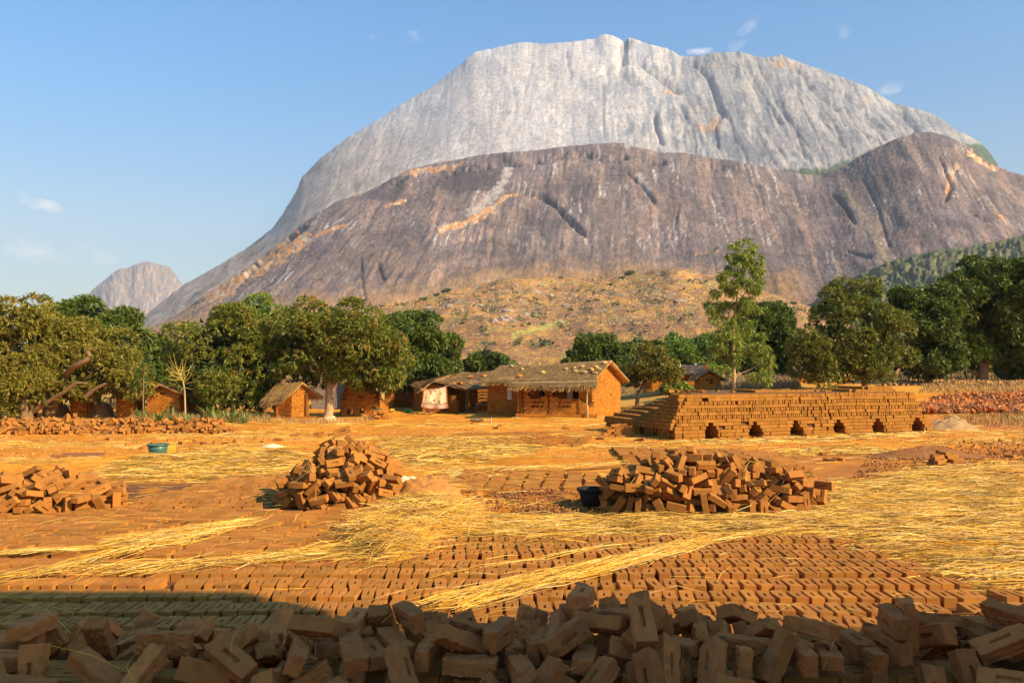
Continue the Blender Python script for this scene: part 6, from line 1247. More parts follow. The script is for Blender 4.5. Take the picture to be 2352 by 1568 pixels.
def leaves(C, Nn, pal, ll, lw, k, droop=.55, tint=None):
    n = len(C)
    C = np.repeat(C, k, 0); Nn = np.repeat(Nn, k, 0); m = n * k
    d = Nn * .55 + unit(m) * .95 + np.array((0, 0, -droop)); d /= np.linalg.norm(d, axis=1, keepdims=True)
    s = np.cross(d, unit(m)); s /= np.linalg.norm(s, axis=1, keepdims=True) + 1e-9
    l = RNG.uniform(.7, 1.25, (m, 1)) * ll; w = RNG.uniform(.7, 1.2, (m, 1)) * lw
    V = np.stack([C + s * w * .52, C + d * l + np.array((0, 0, -.12)) * l, C - s * w * .52 + d * l * .22], 1)
    F = (np.arange(3)[None] + (np.arange(m) * 3)[:, None])
    P = np.array(pal[:3])
    t = np.repeat(np.clip(RNG.normal(.9, .7, n), 0, 1.999), k) * .7 + RNG.uniform(0, .6, m)
    t = np.clip(t, 0, 1.999); i = t.astype(int); f = (t - i)[:, None]
    c = P[i] * (1 - f) + P[i + 1] * f
    if tint is not None:
        tc_, tm = tint; c = mix(c, tc_, np.repeat(tm, k)[:, None])
    return V.reshape(-1, 3), F, np.repeat(c * RNG.uniform(.8, 1.2, (m, 1)), 3, 0)
def crown(ells, D, pal, dens=26, ll=.21, lw=.062, k=7, droop=.5, bl=(.55, .85), flower=0., fill=True, thin=1., yspread=1.):
    parts = []
    E = []
    for (cx, cy, rx, ry) in ells:
        dD = random.uniform(-.5, .6)
        c = np.array(at(cx, cy, D + dD)); a = rx / FP * D; b = ry / FP * D
        E.append((c, np.array((a, min(a, b * 1.2) * yspread, b))))
    for ei, (c, r) in enumerate(E):
        rm = float(r.mean()); A = 4 * math.pi * rm * rm
        nb = max(6, int(A / (1.0 * (sum(bl) / 2 / .7) ** 2) * .75))
        u = unit(nb); u = u[u[:, 2] > -.75]
        B = c + u * r * RNG.uniform(.66, 1.02, (len(u), 1))
        keep = np.ones(len(u), bool)
        for ej, (c2, r2) in enumerate(E):
            if ej != ei: keep &= (((B - c2) / r2) ** 2).sum(1) > .50
        B, u = B[keep], u[keep]
        if not len(B): continue
        br = RNG.uniform(*bl, len(B)) * min(1, rm / 1.5 + .35)
        per = np.maximum(3, (4 * np.pi * br ** 2 * .60 * dens * thin).astype(int))
        idx = np.repeat(np.arange(len(B)), per)
        v = unit(len(idx)); v = v + u[idx] * .55 + np.array((0, 0, .25)); v /= np.linalg.norm(v, axis=1, keepdims=True)
        sq = np.array((1.1, 1.1, .8))
        P = B[idx] + v * sq * br[idx][:, None] * RNG.uniform(.72, 1.08, (len(idx), 1)) ** .7
        tint = None
        if flower:
            fm = (v[:, 2] > .1) * (pn(P[:, 0] * 1.1 + 5, P[:, 2] * 1.3 + P[:, 1], 7) > .12) * (RNG.random(len(P)) < flower)
            tint = (np.array((.34, .17, .03)), fm * .8)
        parts.append(leaves(P, v, pal, ll, lw, k, droop, tint))
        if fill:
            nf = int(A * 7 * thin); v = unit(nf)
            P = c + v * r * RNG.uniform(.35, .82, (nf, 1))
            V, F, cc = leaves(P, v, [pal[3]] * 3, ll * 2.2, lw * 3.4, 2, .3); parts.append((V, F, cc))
    return parts
def tree(name, label, D, ells, pal, trunk=(), cat='tree', group='trees round the village', bark=None, tr=.12, **kw):
    V, F, c = join(crown(ells, D, pal, **kw))
    if trunk: bx, by = at(*trunk[0][0][:2], D).x, D
    else:
        e = ells[0]; bx, by = at(e[0], e[1], D).x, D
    base = np.array((bx, by, gzf(bx, by)))
    t = thing(name, label, cat, tuple(base), 0, group)
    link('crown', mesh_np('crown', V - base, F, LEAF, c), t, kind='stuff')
    tp = []
    if not trunk:
        e = max(ells, key=lambda e: e[1] + e[3]); top = np.array(at(ells[0][0], ells[0][1], D)) - base
        tp.append(tube(smooth_path([(0, 0, -.1), (.05, 0, top[2] * .5), tuple(top)]), np.linspace(tr * 1.2, tr * .5, 9)))
    first = True
    for pl in trunk:
        pts = []
        for q in pl:
            dd = q[3] if len(q) > 3 else 0
            pts.append(np.append(np.array(at(q[0], q[1], D + dd)) - base, q[2]))
        if first: pts[0][2] = -.12
        sp = smooth_path(pts, 4)
        tb = tube([p[:3] for p in sp], [max(.008, p[3]) for p in sp], 8, wob=.12)
        if first: link('trunk', mesh_np('trunk', tb[0], tb[1], bark or BARK, smooth=True), t); first = False
        else: tp.append(tb)
    if tp:
        V, F, c = join(tp); link('trunk' if first else 'branches', mesh_np('branches', V, F, bark or BARK, smooth=True), t)
    return t
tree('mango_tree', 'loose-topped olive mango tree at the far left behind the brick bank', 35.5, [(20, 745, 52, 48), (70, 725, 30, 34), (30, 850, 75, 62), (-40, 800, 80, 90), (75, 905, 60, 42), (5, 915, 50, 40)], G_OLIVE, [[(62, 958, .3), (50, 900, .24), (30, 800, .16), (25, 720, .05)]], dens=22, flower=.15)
tree('mango_tree', 'broad olive mango tree with long sprawling bare limbs', 37.5, [(150, 790, 78, 62), (215, 850, 78, 55), (110, 760, 50, 44), (262, 815, 48, 48), (120, 862, 62, 48), (290, 875, 42, 36), (185, 895, 60, 26)], G_OLIVE,
     [[(112, 955, .34), (125, 920, .3), (140, 890, .26), (160, 840, .2), (165, 790, .08)], [(68, 950, .12, -1.6), (110, 922, .10, -1.8), (150, 898, .085, -2), (175, 880, .07, -2.1), (205, 882, .04, -2.2)], [(140, 890, .16, 0), (160, 850, .13, -2), (205, 822, .10, -2.4), (200, 805, .07, -2.4), (215, 800, .03, -2.4)],
      [(195, 912, .10, -1.6), (215, 895, .09, -1.7), (245, 880, .06, -1.8)]], dens=24)
tree('mango_tree', 'tall dark green mango tree rising behind the olive ones', 47, [(185, 735, 60, 46), (240, 770, 62, 62), (290, 790, 36, 58), (140, 745, 52, 36), (290, 860, 38, 50)], G_DARK, dens=24, ll=.3, lw=.1)
tree('mango_tree', 'low dark mango tree in the gap beside the yellow sapling', 52, [(368, 815, 42, 36), (400, 850, 48, 48), (350, 870, 50, 45)], G_DARK, dens=20, ll=.32, lw=.11)
tree('mango_tree', 'wide mango tree above the sisal hedge with orange new growth', 38.5, [(480, 790, 78, 66), (440, 768, 42, 36), (560, 780, 76, 72), (590, 850, 68, 62), (500, 860, 84, 58), (440, 880, 50, 46), (545, 905, 60, 38), (610, 900, 44, 36)], G_MANGO,
     [[(470, 962, .16), (478, 925, .14), (490, 860, .12), (500, 800, .06)], [(600, 955, .12, .4), (596, 915, .1), (580, 860, .07), (575, 800, .04)]], flower=.3)
tree('leafy_tree', 'yellow-leaved treetop standing above the wide mango tree', 43, [(600, 722, 42, 34), (560, 735, 34, 30), (640, 735, 32, 32), (520, 745, 34, 26), (625, 790, 44, 50)], G_BRIGHT, dens=15, ll=.24, lw=.07, flower=.3)
tree('mango_tree', 'flowering mango tree with a pale forked trunk beside the little hut', 37.6, [(770, 775, 92, 62), (700, 785, 56, 66), (840, 800, 72, 66), (790, 735, 74, 32), (720, 735, 44, 30), (862, 860, 56, 36), (695, 860, 42, 32), (790, 840, 70, 34), (905, 850, 34, 36)], G_MANGO,
     [[(752, 962, .25), (757, 930, .20), (756, 895, .17), (764, 868, .16), (782, 840, .11), (790, 790, .06)], [(760, 875, .11), (742, 850, .08), (728, 828, .05)], [(764, 885, .09, -.2), (775, 860, .07, -.3), (768, 820, .05)]], bark=BARKL, flower=.42, dens=24)
tree('mango_tree', 'dense round dark green mango tree behind the brick ruin', 47, [(955, 780, 72, 60), (925, 830, 60, 60), (1005, 830, 42, 52), (960, 860, 76, 42), (890, 790, 34, 50)], G_DARK, dens=24, ll=.28, lw=.09)
tree('shade_tree', 'small dark bushy tree peeping over the thatched roofs', 60, [(1110, 828, 34, 22), (1145, 836, 30, 16), (1082, 838, 24, 14)], G_DARK, dens=16, ll=.32, lw=.11)
tree('mango_tree', 'round mango tree directly behind the gabled house', 60, [(1352, 805, 40, 30), (1395, 815, 44, 32), (1320, 828, 26, 16), (1370, 845, 60, 34), (1420, 850, 34, 30)], G_DARK, dens=16, ll=.34, lw=.12)
tree('mango_tree', 'low mango tree in the hedge line behind the leaning tree', 74, [(1470, 815, 42, 26), (1440, 828, 34, 30), (1510, 818, 36, 24), (1470, 850, 56, 24)], G_DARK, dens=12, ll=.42, lw=.15)
tree('leafy_tree', 'bright green bushy tree behind the far brick house', 80, [(1600, 808, 36, 26), (1560, 812, 28, 22), (1640, 800, 34, 26), (1590, 838, 56, 24)], G_BRIGHT, dens=11, ll=.44, lw=.15)
tree('leafy_tree', 'slim light green treetop poking out of the hedge line', 84, [(1552, 790, 12, 22), (1545, 815, 20, 18)], G_BRIGHT, dens=11, ll=.4, lw=.14)
tree('shade_tree', 'small leaning tree with a bent trunk beside the gabled house', 46, [(1480, 830, 34, 26), (1512, 845, 34, 26), (1460, 855, 28, 20), (1500, 812, 26, 18), (1535, 858, 18, 14)], G_OLIVE,
     [[(1462, 916, .13), (1468, 898, .1), (1484, 878, .08), (1490, 850, .05)], [(1484, 878, .06), (1512, 862, .04)]], dens=22, ll=.2, lw=.08)
EC = [(1684, 582, 14, 16), (1712, 568, 22, 18), (1728, 590, 18, 22), (1700, 610, 26, 20), (1734, 630, 16, 26), (1680, 640, 26, 18), (1712, 660, 26, 20), (1650, 668, 22, 14), (1668, 700, 24, 16), (1718, 705, 26, 20), (1640, 705, 20, 14),
      (1655, 740, 24, 18), (1706, 745, 22, 20), (1670, 780, 26, 20), (1725, 785, 26, 22), (1650, 810, 20, 18), (1700, 820, 22, 20), (1752, 815, 20, 18), (1665, 850, 18, 12), (1745, 862, 22, 16), (1772, 840, 16, 14)]
tree('gum_tree', 'tall slender pale-trunked gum tree behind the kiln', 41, EC, [np.array(c) for c in ((.13, .20, .025), (.22, .27, .03), (.30, .31, .04), (.08, .13, .015))], [[(1687, 906, .10), (1686, 860, .09), (1684, 780, .075), (1690, 700, .055), (1706, 620, .035), (1714, 560, .015)], [(1686, 820, .03), (1710, 800, .02), (1735, 795, .01)], [(1687, 740, .03), (1665, 715, .02), (1645, 700, .01)], [(1690, 860, .03), (1720, 850, .02), (1745, 835, .012)], [(1690, 700, .03), (1715, 670, .015)]],
     bark=BARKL, dens=52, ll=.28, lw=.045, k=6, droop=1.1, bl=(.20, .36), fill=False, thin=.9)
tree('mango_tree', 'rounded green mango tree standing just behind the gum tree', 58, [(1755, 750, 52, 50), (1790, 790, 46, 52), (1720, 790, 44, 56), (1770, 840, 56, 38), (1812, 830, 24, 36)], G_DARK, dens=17, ll=.32, lw=.11)
tree('mango_tree', 'large mango tree with a grey trunk behind the kiln top', 45, [(1960, 745, 74, 62), (1895, 780, 54, 64), (2030, 790, 60, 64), (1975, 682, 42, 34), (1925, 700, 38, 34), (1900, 840, 56, 42), (1985, 840, 74, 36), (1865, 800, 32, 50)], G_MANGO,
     [[(1988, 888, .22), (1986, 865, .18), (1980, 835, .14), (1970, 780, .08)], [(1984, 866, .12), (1962, 845, .08), (1940, 830, .05)], [(1984, 862, .12), (1992, 840, .08), (2000, 800, .05)]], dens=22)
tree('mango_tree', 'mid-sized mango tree with a reddish trunk between two larger ones', 51, [(2115, 740, 56, 58), (2130, 800, 60, 50), (2085, 700, 36, 36), (2150, 840, 44, 26), (2160, 700, 40, 40)], G_DARK, [[(2131, 876, .2), (2131, 860, .17), (2128, 830, .13), (2125, 770, .07)]], dens=19, ll=.3, lw=.1)
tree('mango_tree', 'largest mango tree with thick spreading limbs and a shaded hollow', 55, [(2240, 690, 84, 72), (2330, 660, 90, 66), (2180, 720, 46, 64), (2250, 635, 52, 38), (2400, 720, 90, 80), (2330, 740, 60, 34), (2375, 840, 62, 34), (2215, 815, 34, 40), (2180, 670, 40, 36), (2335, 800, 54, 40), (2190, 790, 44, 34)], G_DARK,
     [[(2256, 872, .44), (2257, 852, .34), (2262, 832, .28), (2272, 800, .2), (2290, 740, .1)], [(2258, 845, .24), (2235, 815, .18), (2215, 780, .1)], [(2250, 862, .14), (2225, 850, .1), (2205, 838, .06)], [(2262, 832, .18), (2285, 810, .14), (2330, 770, .08)]], dens=18, ll=.32, lw=.11)
tree('shade_tree', 'thin-stemmed young tree beside the reddish trunk', 53, [(2075, 830, 26, 24), (2095, 815, 22, 20)], G_DARK, [[(2090, 872, .06), (2084, 855, .05), (2076, 835, .03)]], dens=17, ll=.26, lw=.09)
for i, (cx, cy, rx, ry, D, lb) in enumerate([(2290, 840, 50, 12, 78, 'low dry thicket under the largest mango tree'), (1660, 838, 36, 20, 86, 'dark bush beside the slim treetop in the hedge line'), (1530, 832, 34, 16, 88, 'far green thicket behind the slim treetop'), (1075, 845, 14, 8, 66, 'little bush at the left end of the thatched ridge')]):
    tree('thicket', lb, D, [(cx, cy, rx, ry), (cx + rx * .5, cy + 4, rx * .6, ry * .8)], G_DARK if i else G_OLIVE, cat='bush', dens=10, ll=.42, lw=.13)
# young feathery tree and the yellow bare sapling, sisal hedge
tree('young_tree', 'slim feathery young tree in front of the low brick gable', 34.5, [(330, 852, 24, 9), (352, 868, 20, 8), (318, 872, 22, 8), (336, 835, 12, 8), (322, 888, 16, 7)], [np.array((.04, .10, .012)), np.array((.06, .14, .016)), np.array((.08, .16, .02)), np.array((.03, .06, .01))], [[(330, 962, .035), (329, 910, .03), (330, 868, .02), (334, 835, .01)], [(330, 890, .015), (350, 870, .008)], [(330, 885, .015), (316, 872, .008)]], dens=60, ll=.1, lw=.035, bl=(.12, .22), fill=False, k=7, droop=.2)
def sapling():
    D = 35; bx = at(424, 940, D).x
    t = thing('bare_sapling', 'bare pale yellow sapling with upswept twigs beside the wide mango tree', 'tree', (bx, D, 0), 0, 'trees round the village')
    base = np.array((bx, D, 0)); ps = []
    def P(px, py): return np.array(at(px, py, D)) - base
    st = [P(426, 955), P(424, 900), P(418, 870), P(408, 850)]
    st[0][2] = -.1
    link('trunk', mesh_np('trunk', *tube(smooth_path(st, 4), np.linspace(.045, .02, 13), 6)[:2], BARKL, smooth=True), t)
    for k in range(34):
        s0 = random.uniform(.45, 1); i = s0 * 3; a = st[int(min(i, 2))] * (1 - (i - int(min(i, 2)))) + st[int(min(i, 2)) + 1] * (i - int(min(i, 2)))
        L = random.uniform(.3, .85); th = random.gauss(-.25, .75)
        e = a + np.array((math.sin(th) * L, random.gauss(0, .2), math.cos(th) * L)); m = (a + e) / 2 + np.array((math.sin(th) * .1, 0, -.06))
        ps.append(tube([a, m, e], [.012, .009, .004], 4))
    V, F, c = join(ps); link('branches', mesh_np('branches', V, F, mat('yellow_twigs', base=(.50, .38, .08), bump=0)), t)
sapling()
SIS = mat('sisal_leaf', attr=True, rough=.5, var=.15, scale=4, bump=0, transl=.15, spec=.4)
def sisal_mesh(i):
    r = np.random.default_rng(i + 40); ps = []
    for k in range(26):
        a = r.uniform(0, 6.28); el = r.uniform(.25, 1.45); L = r.uniform(.35, .7); w = r.uniform(.035, .055)
        d = np.array((math.cos(a) * math.cos(el), math.sin(a) * math.cos(el), math.sin(el))); s = np.array((-math.sin(a), math.cos(a), 0))
        up = np.cross(s, d)
        pts = [d * L * q + np.array((0, 0, -.10 * (q ** 2) * math.cos(el))) for q in (0, .35, .7, 1)]
        ww = [w * .7, w, w * .7, .004]
        V = np.concatenate([[p - s * q, p + up * q * -.35, p + s * q] for p, q in zip(pts, ww)])
        F = []
        for j in range(3):
            for m in range(2): F.append((j * 3 + m, j * 3 + m + 1, j * 3 + m + 4, j * 3 + m + 3))
        dead = r.random() < .3
        ps.append((V, np.array(F), (np.array((.30, .17, .04)) if dead else np.array((.10, .14, .03)) + r.uniform(0, 1) * np.array((.10, .09, .02))) * r.uniform(.8, 1.2)))
    V, F, c = join(ps); return mesh_np('sisal', V, F, SIS, c)
SM = [sisal_mesh(i) for i in range(4)]
places = [(312, 962, 'at the left end of the hedge'), (328, 970, ''), (345, 960, ''), (362, 972, ''), (380, 962, ''), (398, 974, 'with many dead leaves'), (418, 964, ''), (436, 974, ''), (455, 960, ''), (468, 972, ''), (486, 962, 'taller than the rest'), (500, 974, ''), (515, 962, ''), (530, 972, ''), (546, 966, 'at the right end of the hedge'), (560, 972, '')]
for i, (px, py, w) in enumerate(places):
    p = gnd(px, py); o = link('sisal_plant', SM[i % 4]); o.location = p; s = random.uniform(.85, 1.25) * (1.35 if 'taller' in w else 1); o.scale = (s, s, s * random.uniform(.9, 1.2)); o.rotation_euler.z = random.uniform(0, 6)
    tag(o, f'spiky sisal plant, {nth(i + 1)} from the left in the hedge' + (', ' + w if w and 'end' not in w else ''), 'plant', 'sisal hedge under the mango trees')
# dead brush and weeds
def brush(name, pl, n, h, cols, lab, D=None, wd=.012):
    poly = [tuple(gnd(*p))[:2] for p in pl]
    xs = [p[0] for p in poly]; ys = [p[1] for p in poly]; q = np.zeros((0, 2))
    while len(q) < n:
        w = np.stack([RNG.uniform(min(xs), max(xs), n), RNG.uniform(min(ys), max(ys), n)], -1); q = np.concatenate([q, w[in_poly(w[:, 0], w[:, 1], poly)]])
    q = q[:n]; l = RNG.uniform(.4, 1.2, n) * h * (.6 + .8 * np.clip(pn(q[:, 0] * .7, q[:, 1] * .7, 3) + .5, 0, 1))
    z = gz(q[:, 0], q[:, 1]) + l * .45
    c = np.array(cols)[RNG.integers(0, len(cols), n)] * RNG.uniform(.7, 1.3, (n, 1))
    V, F, C = strands(np.stack([q[:, 0], q[:, 1], z], -1), RNG.uniform(0, 6.3, n), l, np.full(n, wd) * RNG.uniform(.6, 1.4, n), c, bend=.12, pitch=RNG.normal(1.35, .3, n))
    link(name, mesh_np(name, V, F, STRAW, C), kind='stuff', label=lab)
DRYC = [(.42, .28, .10), (.52, .36, .13), (.30, .18, .07), (.22, .15, .06)]
brush('dry_weeds', [(300, 974), (300, 955), (620, 952), (620, 970)], 3800, .32, DRYC + [(.12, .12, .03)], 'dry weeds tangled among the sisal plants')
brush('dry_grass', [(1425, 905), (1425, 875), (1560, 872), (1560, 900)], 5000, .7, DRYC, 'tall dry grass beyond the gabled house', wd=.03)
brush('dry_grass', [(1640, 905), (1650, 880), (1780, 876), (1840, 890), (1830, 900)], 5200, .6, DRYC + [(.25, .2, .15)], 'grey and gold dry grass behind the kiln', wd=.03)
brush('dry_grass', [(2000, 880), (2010, 862), (2560, 855), (2560, 872)], 9000, .6, DRYC, 'dry grass in the shade of the large mango trees', wd=.035)
brush('dry_grass', [(2110, 905), (2120, 885), (2560, 880), (2560, 905)], 5000, .22, DRYC + [(.12, .10, .07)], 'short dry scrub above the broken brick bank', wd=.02)
brush('dry_grass', [(2160, 978), (2170, 955), (2560, 945), (2560, 985)], 3800, .20, DRYC + [(.14, .14, .04)], 'short straw-coloured weeds below the broken brick bank', wd=.014)
brush('dry_grass', [(-150, 935), (-150, 905), (330, 905), (330, 930)], 5500, .5, DRYC, 'golden grass seen between the mango trunks', wd=.03)
brush('dry_weeds', [(590, 972), (600, 962), (720, 964), (860, 962), (860, 968), (700, 975)], 1100, .18, DRYC, 'dry weeds at the foot of the little hut')
# bushes and boulders on the slopes (PD: the foothill sheet)
gx_, gy_ = project(PD[:130])
def on_hill(px, py):
    d = (gx_ - px) ** 2 + (gy_ - py) ** 2; i = np.unravel_index(np.argmin(d), d.shape); return PD[i]
BUSH = []
for q in range(3):
    cp = []
    for bq in range(5):
        c0 = RNG.normal(0, .45, 3) * np.array((1, 1, .4)) + np.array((0, 0, .6)); v = unit(70); v[:, 2] = np.abs(v[:, 2]) * .9
        cp.append(leaves(c0 + v * .5, v, G_DARK if q != 1 else G_BRIGHT, .42, .28, 3, .1))
    V, F, c = join(cp); BUSH.append(mesh_np('shrub', V, F, LEAF, c))
spots = [(1445, 628, 9, 'large shrub under the rock face above the foothill crest'), (1290, 640, 4, ''), (1020, 668, 8, 'leafy shrub on the left shoulder of the foothill'), (1000, 680, 6, ''), (970, 690, 7, ''), (1115, 676, 4, ''), (1215, 745, 4, ''), (1232, 688, 3, ''), (1375, 690, 4, ''), (1310, 712, 4, ''), (1355, 694, 5, ''), (1420, 700, 3, ''), (1468, 668, 3, ''), (1500, 700, 3, ''), (1560, 778, 3, ''), (1512, 776, 3, ''), (1640, 762, 3, ''), (1480, 748, 3, ''), (1410, 750, 3, ''), (1120, 770, 4, 'round shrub low on the golden slope above the thatched roofs'), (1180, 752, 3, ''), (1060, 745, 5, 'lone shrub beside the dark mango tree crown'), (930, 700, 4, ''), (880, 705, 4, ''), (1700, 760, 3, ''), (1540, 730, 2.5, ''), (1760, 706, 5, ''), (1825, 700, 6, 'flat-topped shrub where the slope meets the wooded shoulder'), (1795, 696, 5, ''), (1160, 705, 3, ''), (1090, 720, 3, ''), (1266, 690, 3, ''), (1400, 655, 5, ''), (1425, 640, 6, ''), (1385, 668, 4, ''), (1644, 700, 3, ''), (1600, 745, 2.5, ''), (1340, 760, 2.5, ''), (1450, 782, 2.5, ''), (1670, 785, 2.5, '')]
for i, (px, py, s, w) in enumerate(spots):
    p = on_hill(px, py); dist_ = float(np.hypot(p[0], p[1])); o = link('shrub', BUSH[i % 3]); k = s * dist_ / FP * 1.1
    o.location = tuple(p - np.array((0, 0, k * .15))); o.scale = (k, k, k * .8); o.rotation_euler.z = i * 1.7
    rk_ = sorted(q_[0] for q_ in spots if not q_[3])
    tag(o, w or f'small dark green shrub on the dry foothill, {nth(rk_.index(px) + 1)} from the left of the small ones', 'bush', 'shrubs on the dry foothill')
ROCKM = mat('boulder_rock', base=(.36, .27, .21), rough=.9, var=.35, scale=.35, bump=.7, bscale=1.2, bdist=.6)
def rock_mesh(seed, rough=.35):
    n, k = 10, 14; V = []
    for i in range(n + 1):
        for j in range(k):
            a, b = math.pi * i / n, 2 * math.pi * j / k; v = np.array((math.sin(a) * math.cos(b), math.sin(a) * math.sin(b), math.cos(a)))
            r = 1 + rough * float(pn(v[0] * 1.4 + seed, v[1] * 1.4 + v[2] * 2.1, seed)) * 1.6 + rough * .5 * float(pn(v[0] * 4 + seed, v[1] * 4 + v[2] * 5, seed)); q = v * r
            V.append(np.sign(q) * np.abs(q) ** .82)
    F = [(i * k + j, i * k + (j + 1) % k, (i + 1) * k + (j + 1) % k, (i + 1) * k + j) for i in range(n) for j in range(k)]
    return np.array(V), np.array(F)
RK = []
for q in range(4):
    V, F = rock_mesh(q + 3); RK.append(mesh_np('boulder', V, F, ROCKM))
BLD = [(1158, 730, 17, 13, 'big square pale boulder on the foothill above the dark mango tree'), (1136, 736, 9, 8, 'dark boulder leaning against the big square one'), (1180, 736, 9, 7, ''), (1164, 712, 13, 7, 'long pale boulder above the big square one'), (1235, 668, 14, 6, ''), (1262, 676, 10, 7, ''), (1300, 700, 12, 6, ''), (1245, 655, 12, 4, ''), (1060, 712, 10, 5, ''), (1098, 700, 12, 6, ''), (1210, 722, 9, 6, ''), (985, 706, 12, 5, ''), (1320, 676, 9, 5, ''), (1030, 700, 9, 6, ''), (1130, 690, 9, 5, ''), (1290, 738, 8, 4, ''), (1560, 690, 16, 5, 'flat dark boulder on the ploughed part of the slope'), (940, 716, 9, 5, ''), (1195, 690, 12, 6, '')]
for i, (px, py, rx, ry, w) in enumerate(BLD):
    p = on_hill(px, py + ry * .6); dist_ = float(np.hypot(p[0], p[1])); o = link('boulder', RK[i % 4]); k = dist_ / FP
    o.location = tuple(p); o.scale = (rx * k, (rx + ry) * .5 * k, ry * k); o.rotation_euler.z = .4 * math.sin(i * 2.1)
    rk_ = sorted(q_[0] for q_ in BLD if not q_[4])
    tag(o, w or f'weathered boulder in the foothill grass, {nth(rk_.index(px) + 1)} from the left of the smaller ones', 'boulder', 'boulders on the foothill')
# ------------------------------------------------------------------ brick buildings
BRK = mat('house_brick', base=(.42, .155, .020), rough=.92, var=.3, scale=1.6, bump=.35, bscale=45, rnd=.2)
BRKA = mat('house_brick_joined', attr=True, rough=.92, var=.2, scale=5, bump=.35, bscale=45)
KLN = mat('kiln_brick', base=(.31, .128, .020), rough=.95, var=.3, scale=1.5, bump=.35, bscale=50, rnd=.14)
MORT = mat('mud_mortar', attr=True, rough=.95, var=.25, scale=3, bump=.5, bscale=30)
WOOD = mat('weathered_pole', base=(.44, .32, .18), rough=.8, var=.25, scale=8, bump=.4, bscale=30, stretch=(1, 1, .3))
THA = mat('thatch', attr=True, rough=.9, var=.3, scale=3, bump=.8, bscale=14, bdist=.03)
UB = []
for q in range(4):
    V = BOXV + np.random.default_rng(q).uniform(-.035, .035, (8, 3)); UB.append((V, mesh_np('brick', V, BOXF, BRK, np.ones(3)), mesh_np('brick', V, BOXF, KLN, np.ones(3))))
class Wall:
    """collects brick boxes of one thing, then makes the largest single objects and joins the rest"""
    def __init__(s, thing_, origin, base, which=1): s.t, s.o, s.base, s.w, s.b, s.back = thing_, np.array(origin), np.array(base), which, [], []
    def brick(s, c, size, rz): s.b.append((*c, *size, rz))
    def face(s, p0, p1, z0, top, th=.22, holes=(), course=.105, blen=.26, skip=.012, ends=True, gap=.018):
        """p0 -> p1 runs left to right as seen from outside"""
        p0, p1 = np.array(p0, float), np.array(p1, float); d = p1 - p0; Lw = float(np.hypot(*d)); d /= Lw; n = np.array((d[1], -d[0])); rz = math.atan2(d[1], d[0])
        tu = [q[0] for q in top]; tz = [q[1] for q in top]
        T = lambda u: float(np.interp(u, tu, tz))
        us = sorted(set([0, Lw] + [min(max(q, 0), Lw) for q in tu] + [q for h in holes for q in (h[0], h[1]) if 0 < q < Lw]))
        for a, b in zip(us[:-1], us[1:]):
            if b - a < 1e-4: continue
            m = (a + b) / 2; segs = [(z0, None)]
            for h in sorted([h for h in holes if h[0] <= m <= h[1]], key=lambda h: h[2]):
                lo = segs.pop(); segs += [(lo[0], h[2]), (h[3], None)]
            for (lo, hi) in segs:
                za, zb = (T(a + 1e-5), T(b - 1e-5)) if hi is None else (hi, hi)
                if max(za, zb) <= lo + .01: continue
                V = []
                for u, zt in ((a, za), (b, zb)):
                    for off in (0, -th):
                        q = p0 + d * u + n * off
                        V += [(q[0], q[1], lo), (q[0], q[1], max(zt, lo + .005))]
                s.back.append((np.array(V), np.array([(0, 1, 5, 4), (2, 6, 7, 3), (0, 4, 6, 2), (1, 3, 7, 5), (0, 2, 3, 1), (4, 5, 7, 6)]), s.base * .45))
        k = 0; z = z0
        while z < max(tz):
            u = (-blen * .5 if k % 2 else 0.) + random.uniform(-.03, .03)
            while u < Lw:
                bl = blen * random.uniform(.9, 1.1); a, b = max(u, 0), min(u + bl, Lw); m = (a + b) / 2
                u += bl
                if b - a < .05: continue
                h = course
                if z + h > min(T(a + .01), T(b - .01)) + .04: continue
                bad = False; cut = [a, b]
                for H in holes:
                    if H[2] - .01 < z + h / 2 < H[3] + .01:
                        if H[0] <= m <= H[1]: bad = True
                        elif cut[0] < H[1] < m: cut[0] = H[1]
                        elif m < H[0] < cut[1]: cut[1] = H[0]
                if bad or random.random() < skip: continue
                m = (cut[0] + cut[1]) / 2; pr = .012 + random.uniform(-.004, .006)
                q = p0 + d * m + n * (pr - .025)
                s.brick((q[0], q[1], z + h / 2), (cut[1] - cut[0] - gap, .06, h - gap), rz + random.gauss(0, .006))
            z += course; k += 1
    def done(s, limit=300, backname='wall'):
        par = s.t
        if s.back:
            V, F, c = join(s.back); par = link(backname, mesh_np(backname, V - s.o, F, MORT, c), s.t)
        B = np.array(s.b); 
        size = B[:, 3] * B[:, 5] / np.hypot(B[:, 0], B[:, 1]) ** 2
        order = np.argsort(-size); mats_ = [(i, int(random.random() * 4)) for i in order]
        for i, q in mats_[:limit]:
            b = B[i]; o = link('brick', UB[q][s.w], par); o.location = b[:3] - s.o; o.scale = b[3:6]; o.rotation_euler.z = b[6]
        R_ = B[order[limit:]]
        if len(R_):
            V, F, c = many(UB[0][0], BOXF, R_[:, :3] - s.o, rzm(R_[:, 6]), bcol(len(R_), s.base, .14), 0, S=R_[:, 3:6])
            link('brick_courses', mesh_np('brick_courses', V, F, BRKA, c), par, kind='stuff')
        return par
def lerp(a, b, t): return np.array(a, float) + (np.array(b, float) - np.array(a, float)) * t
TC = [np.array(c) for c in ((.41, .24, .075), (.28, .155, .055), (.52, .33, .11), (.14, .08, .04))]
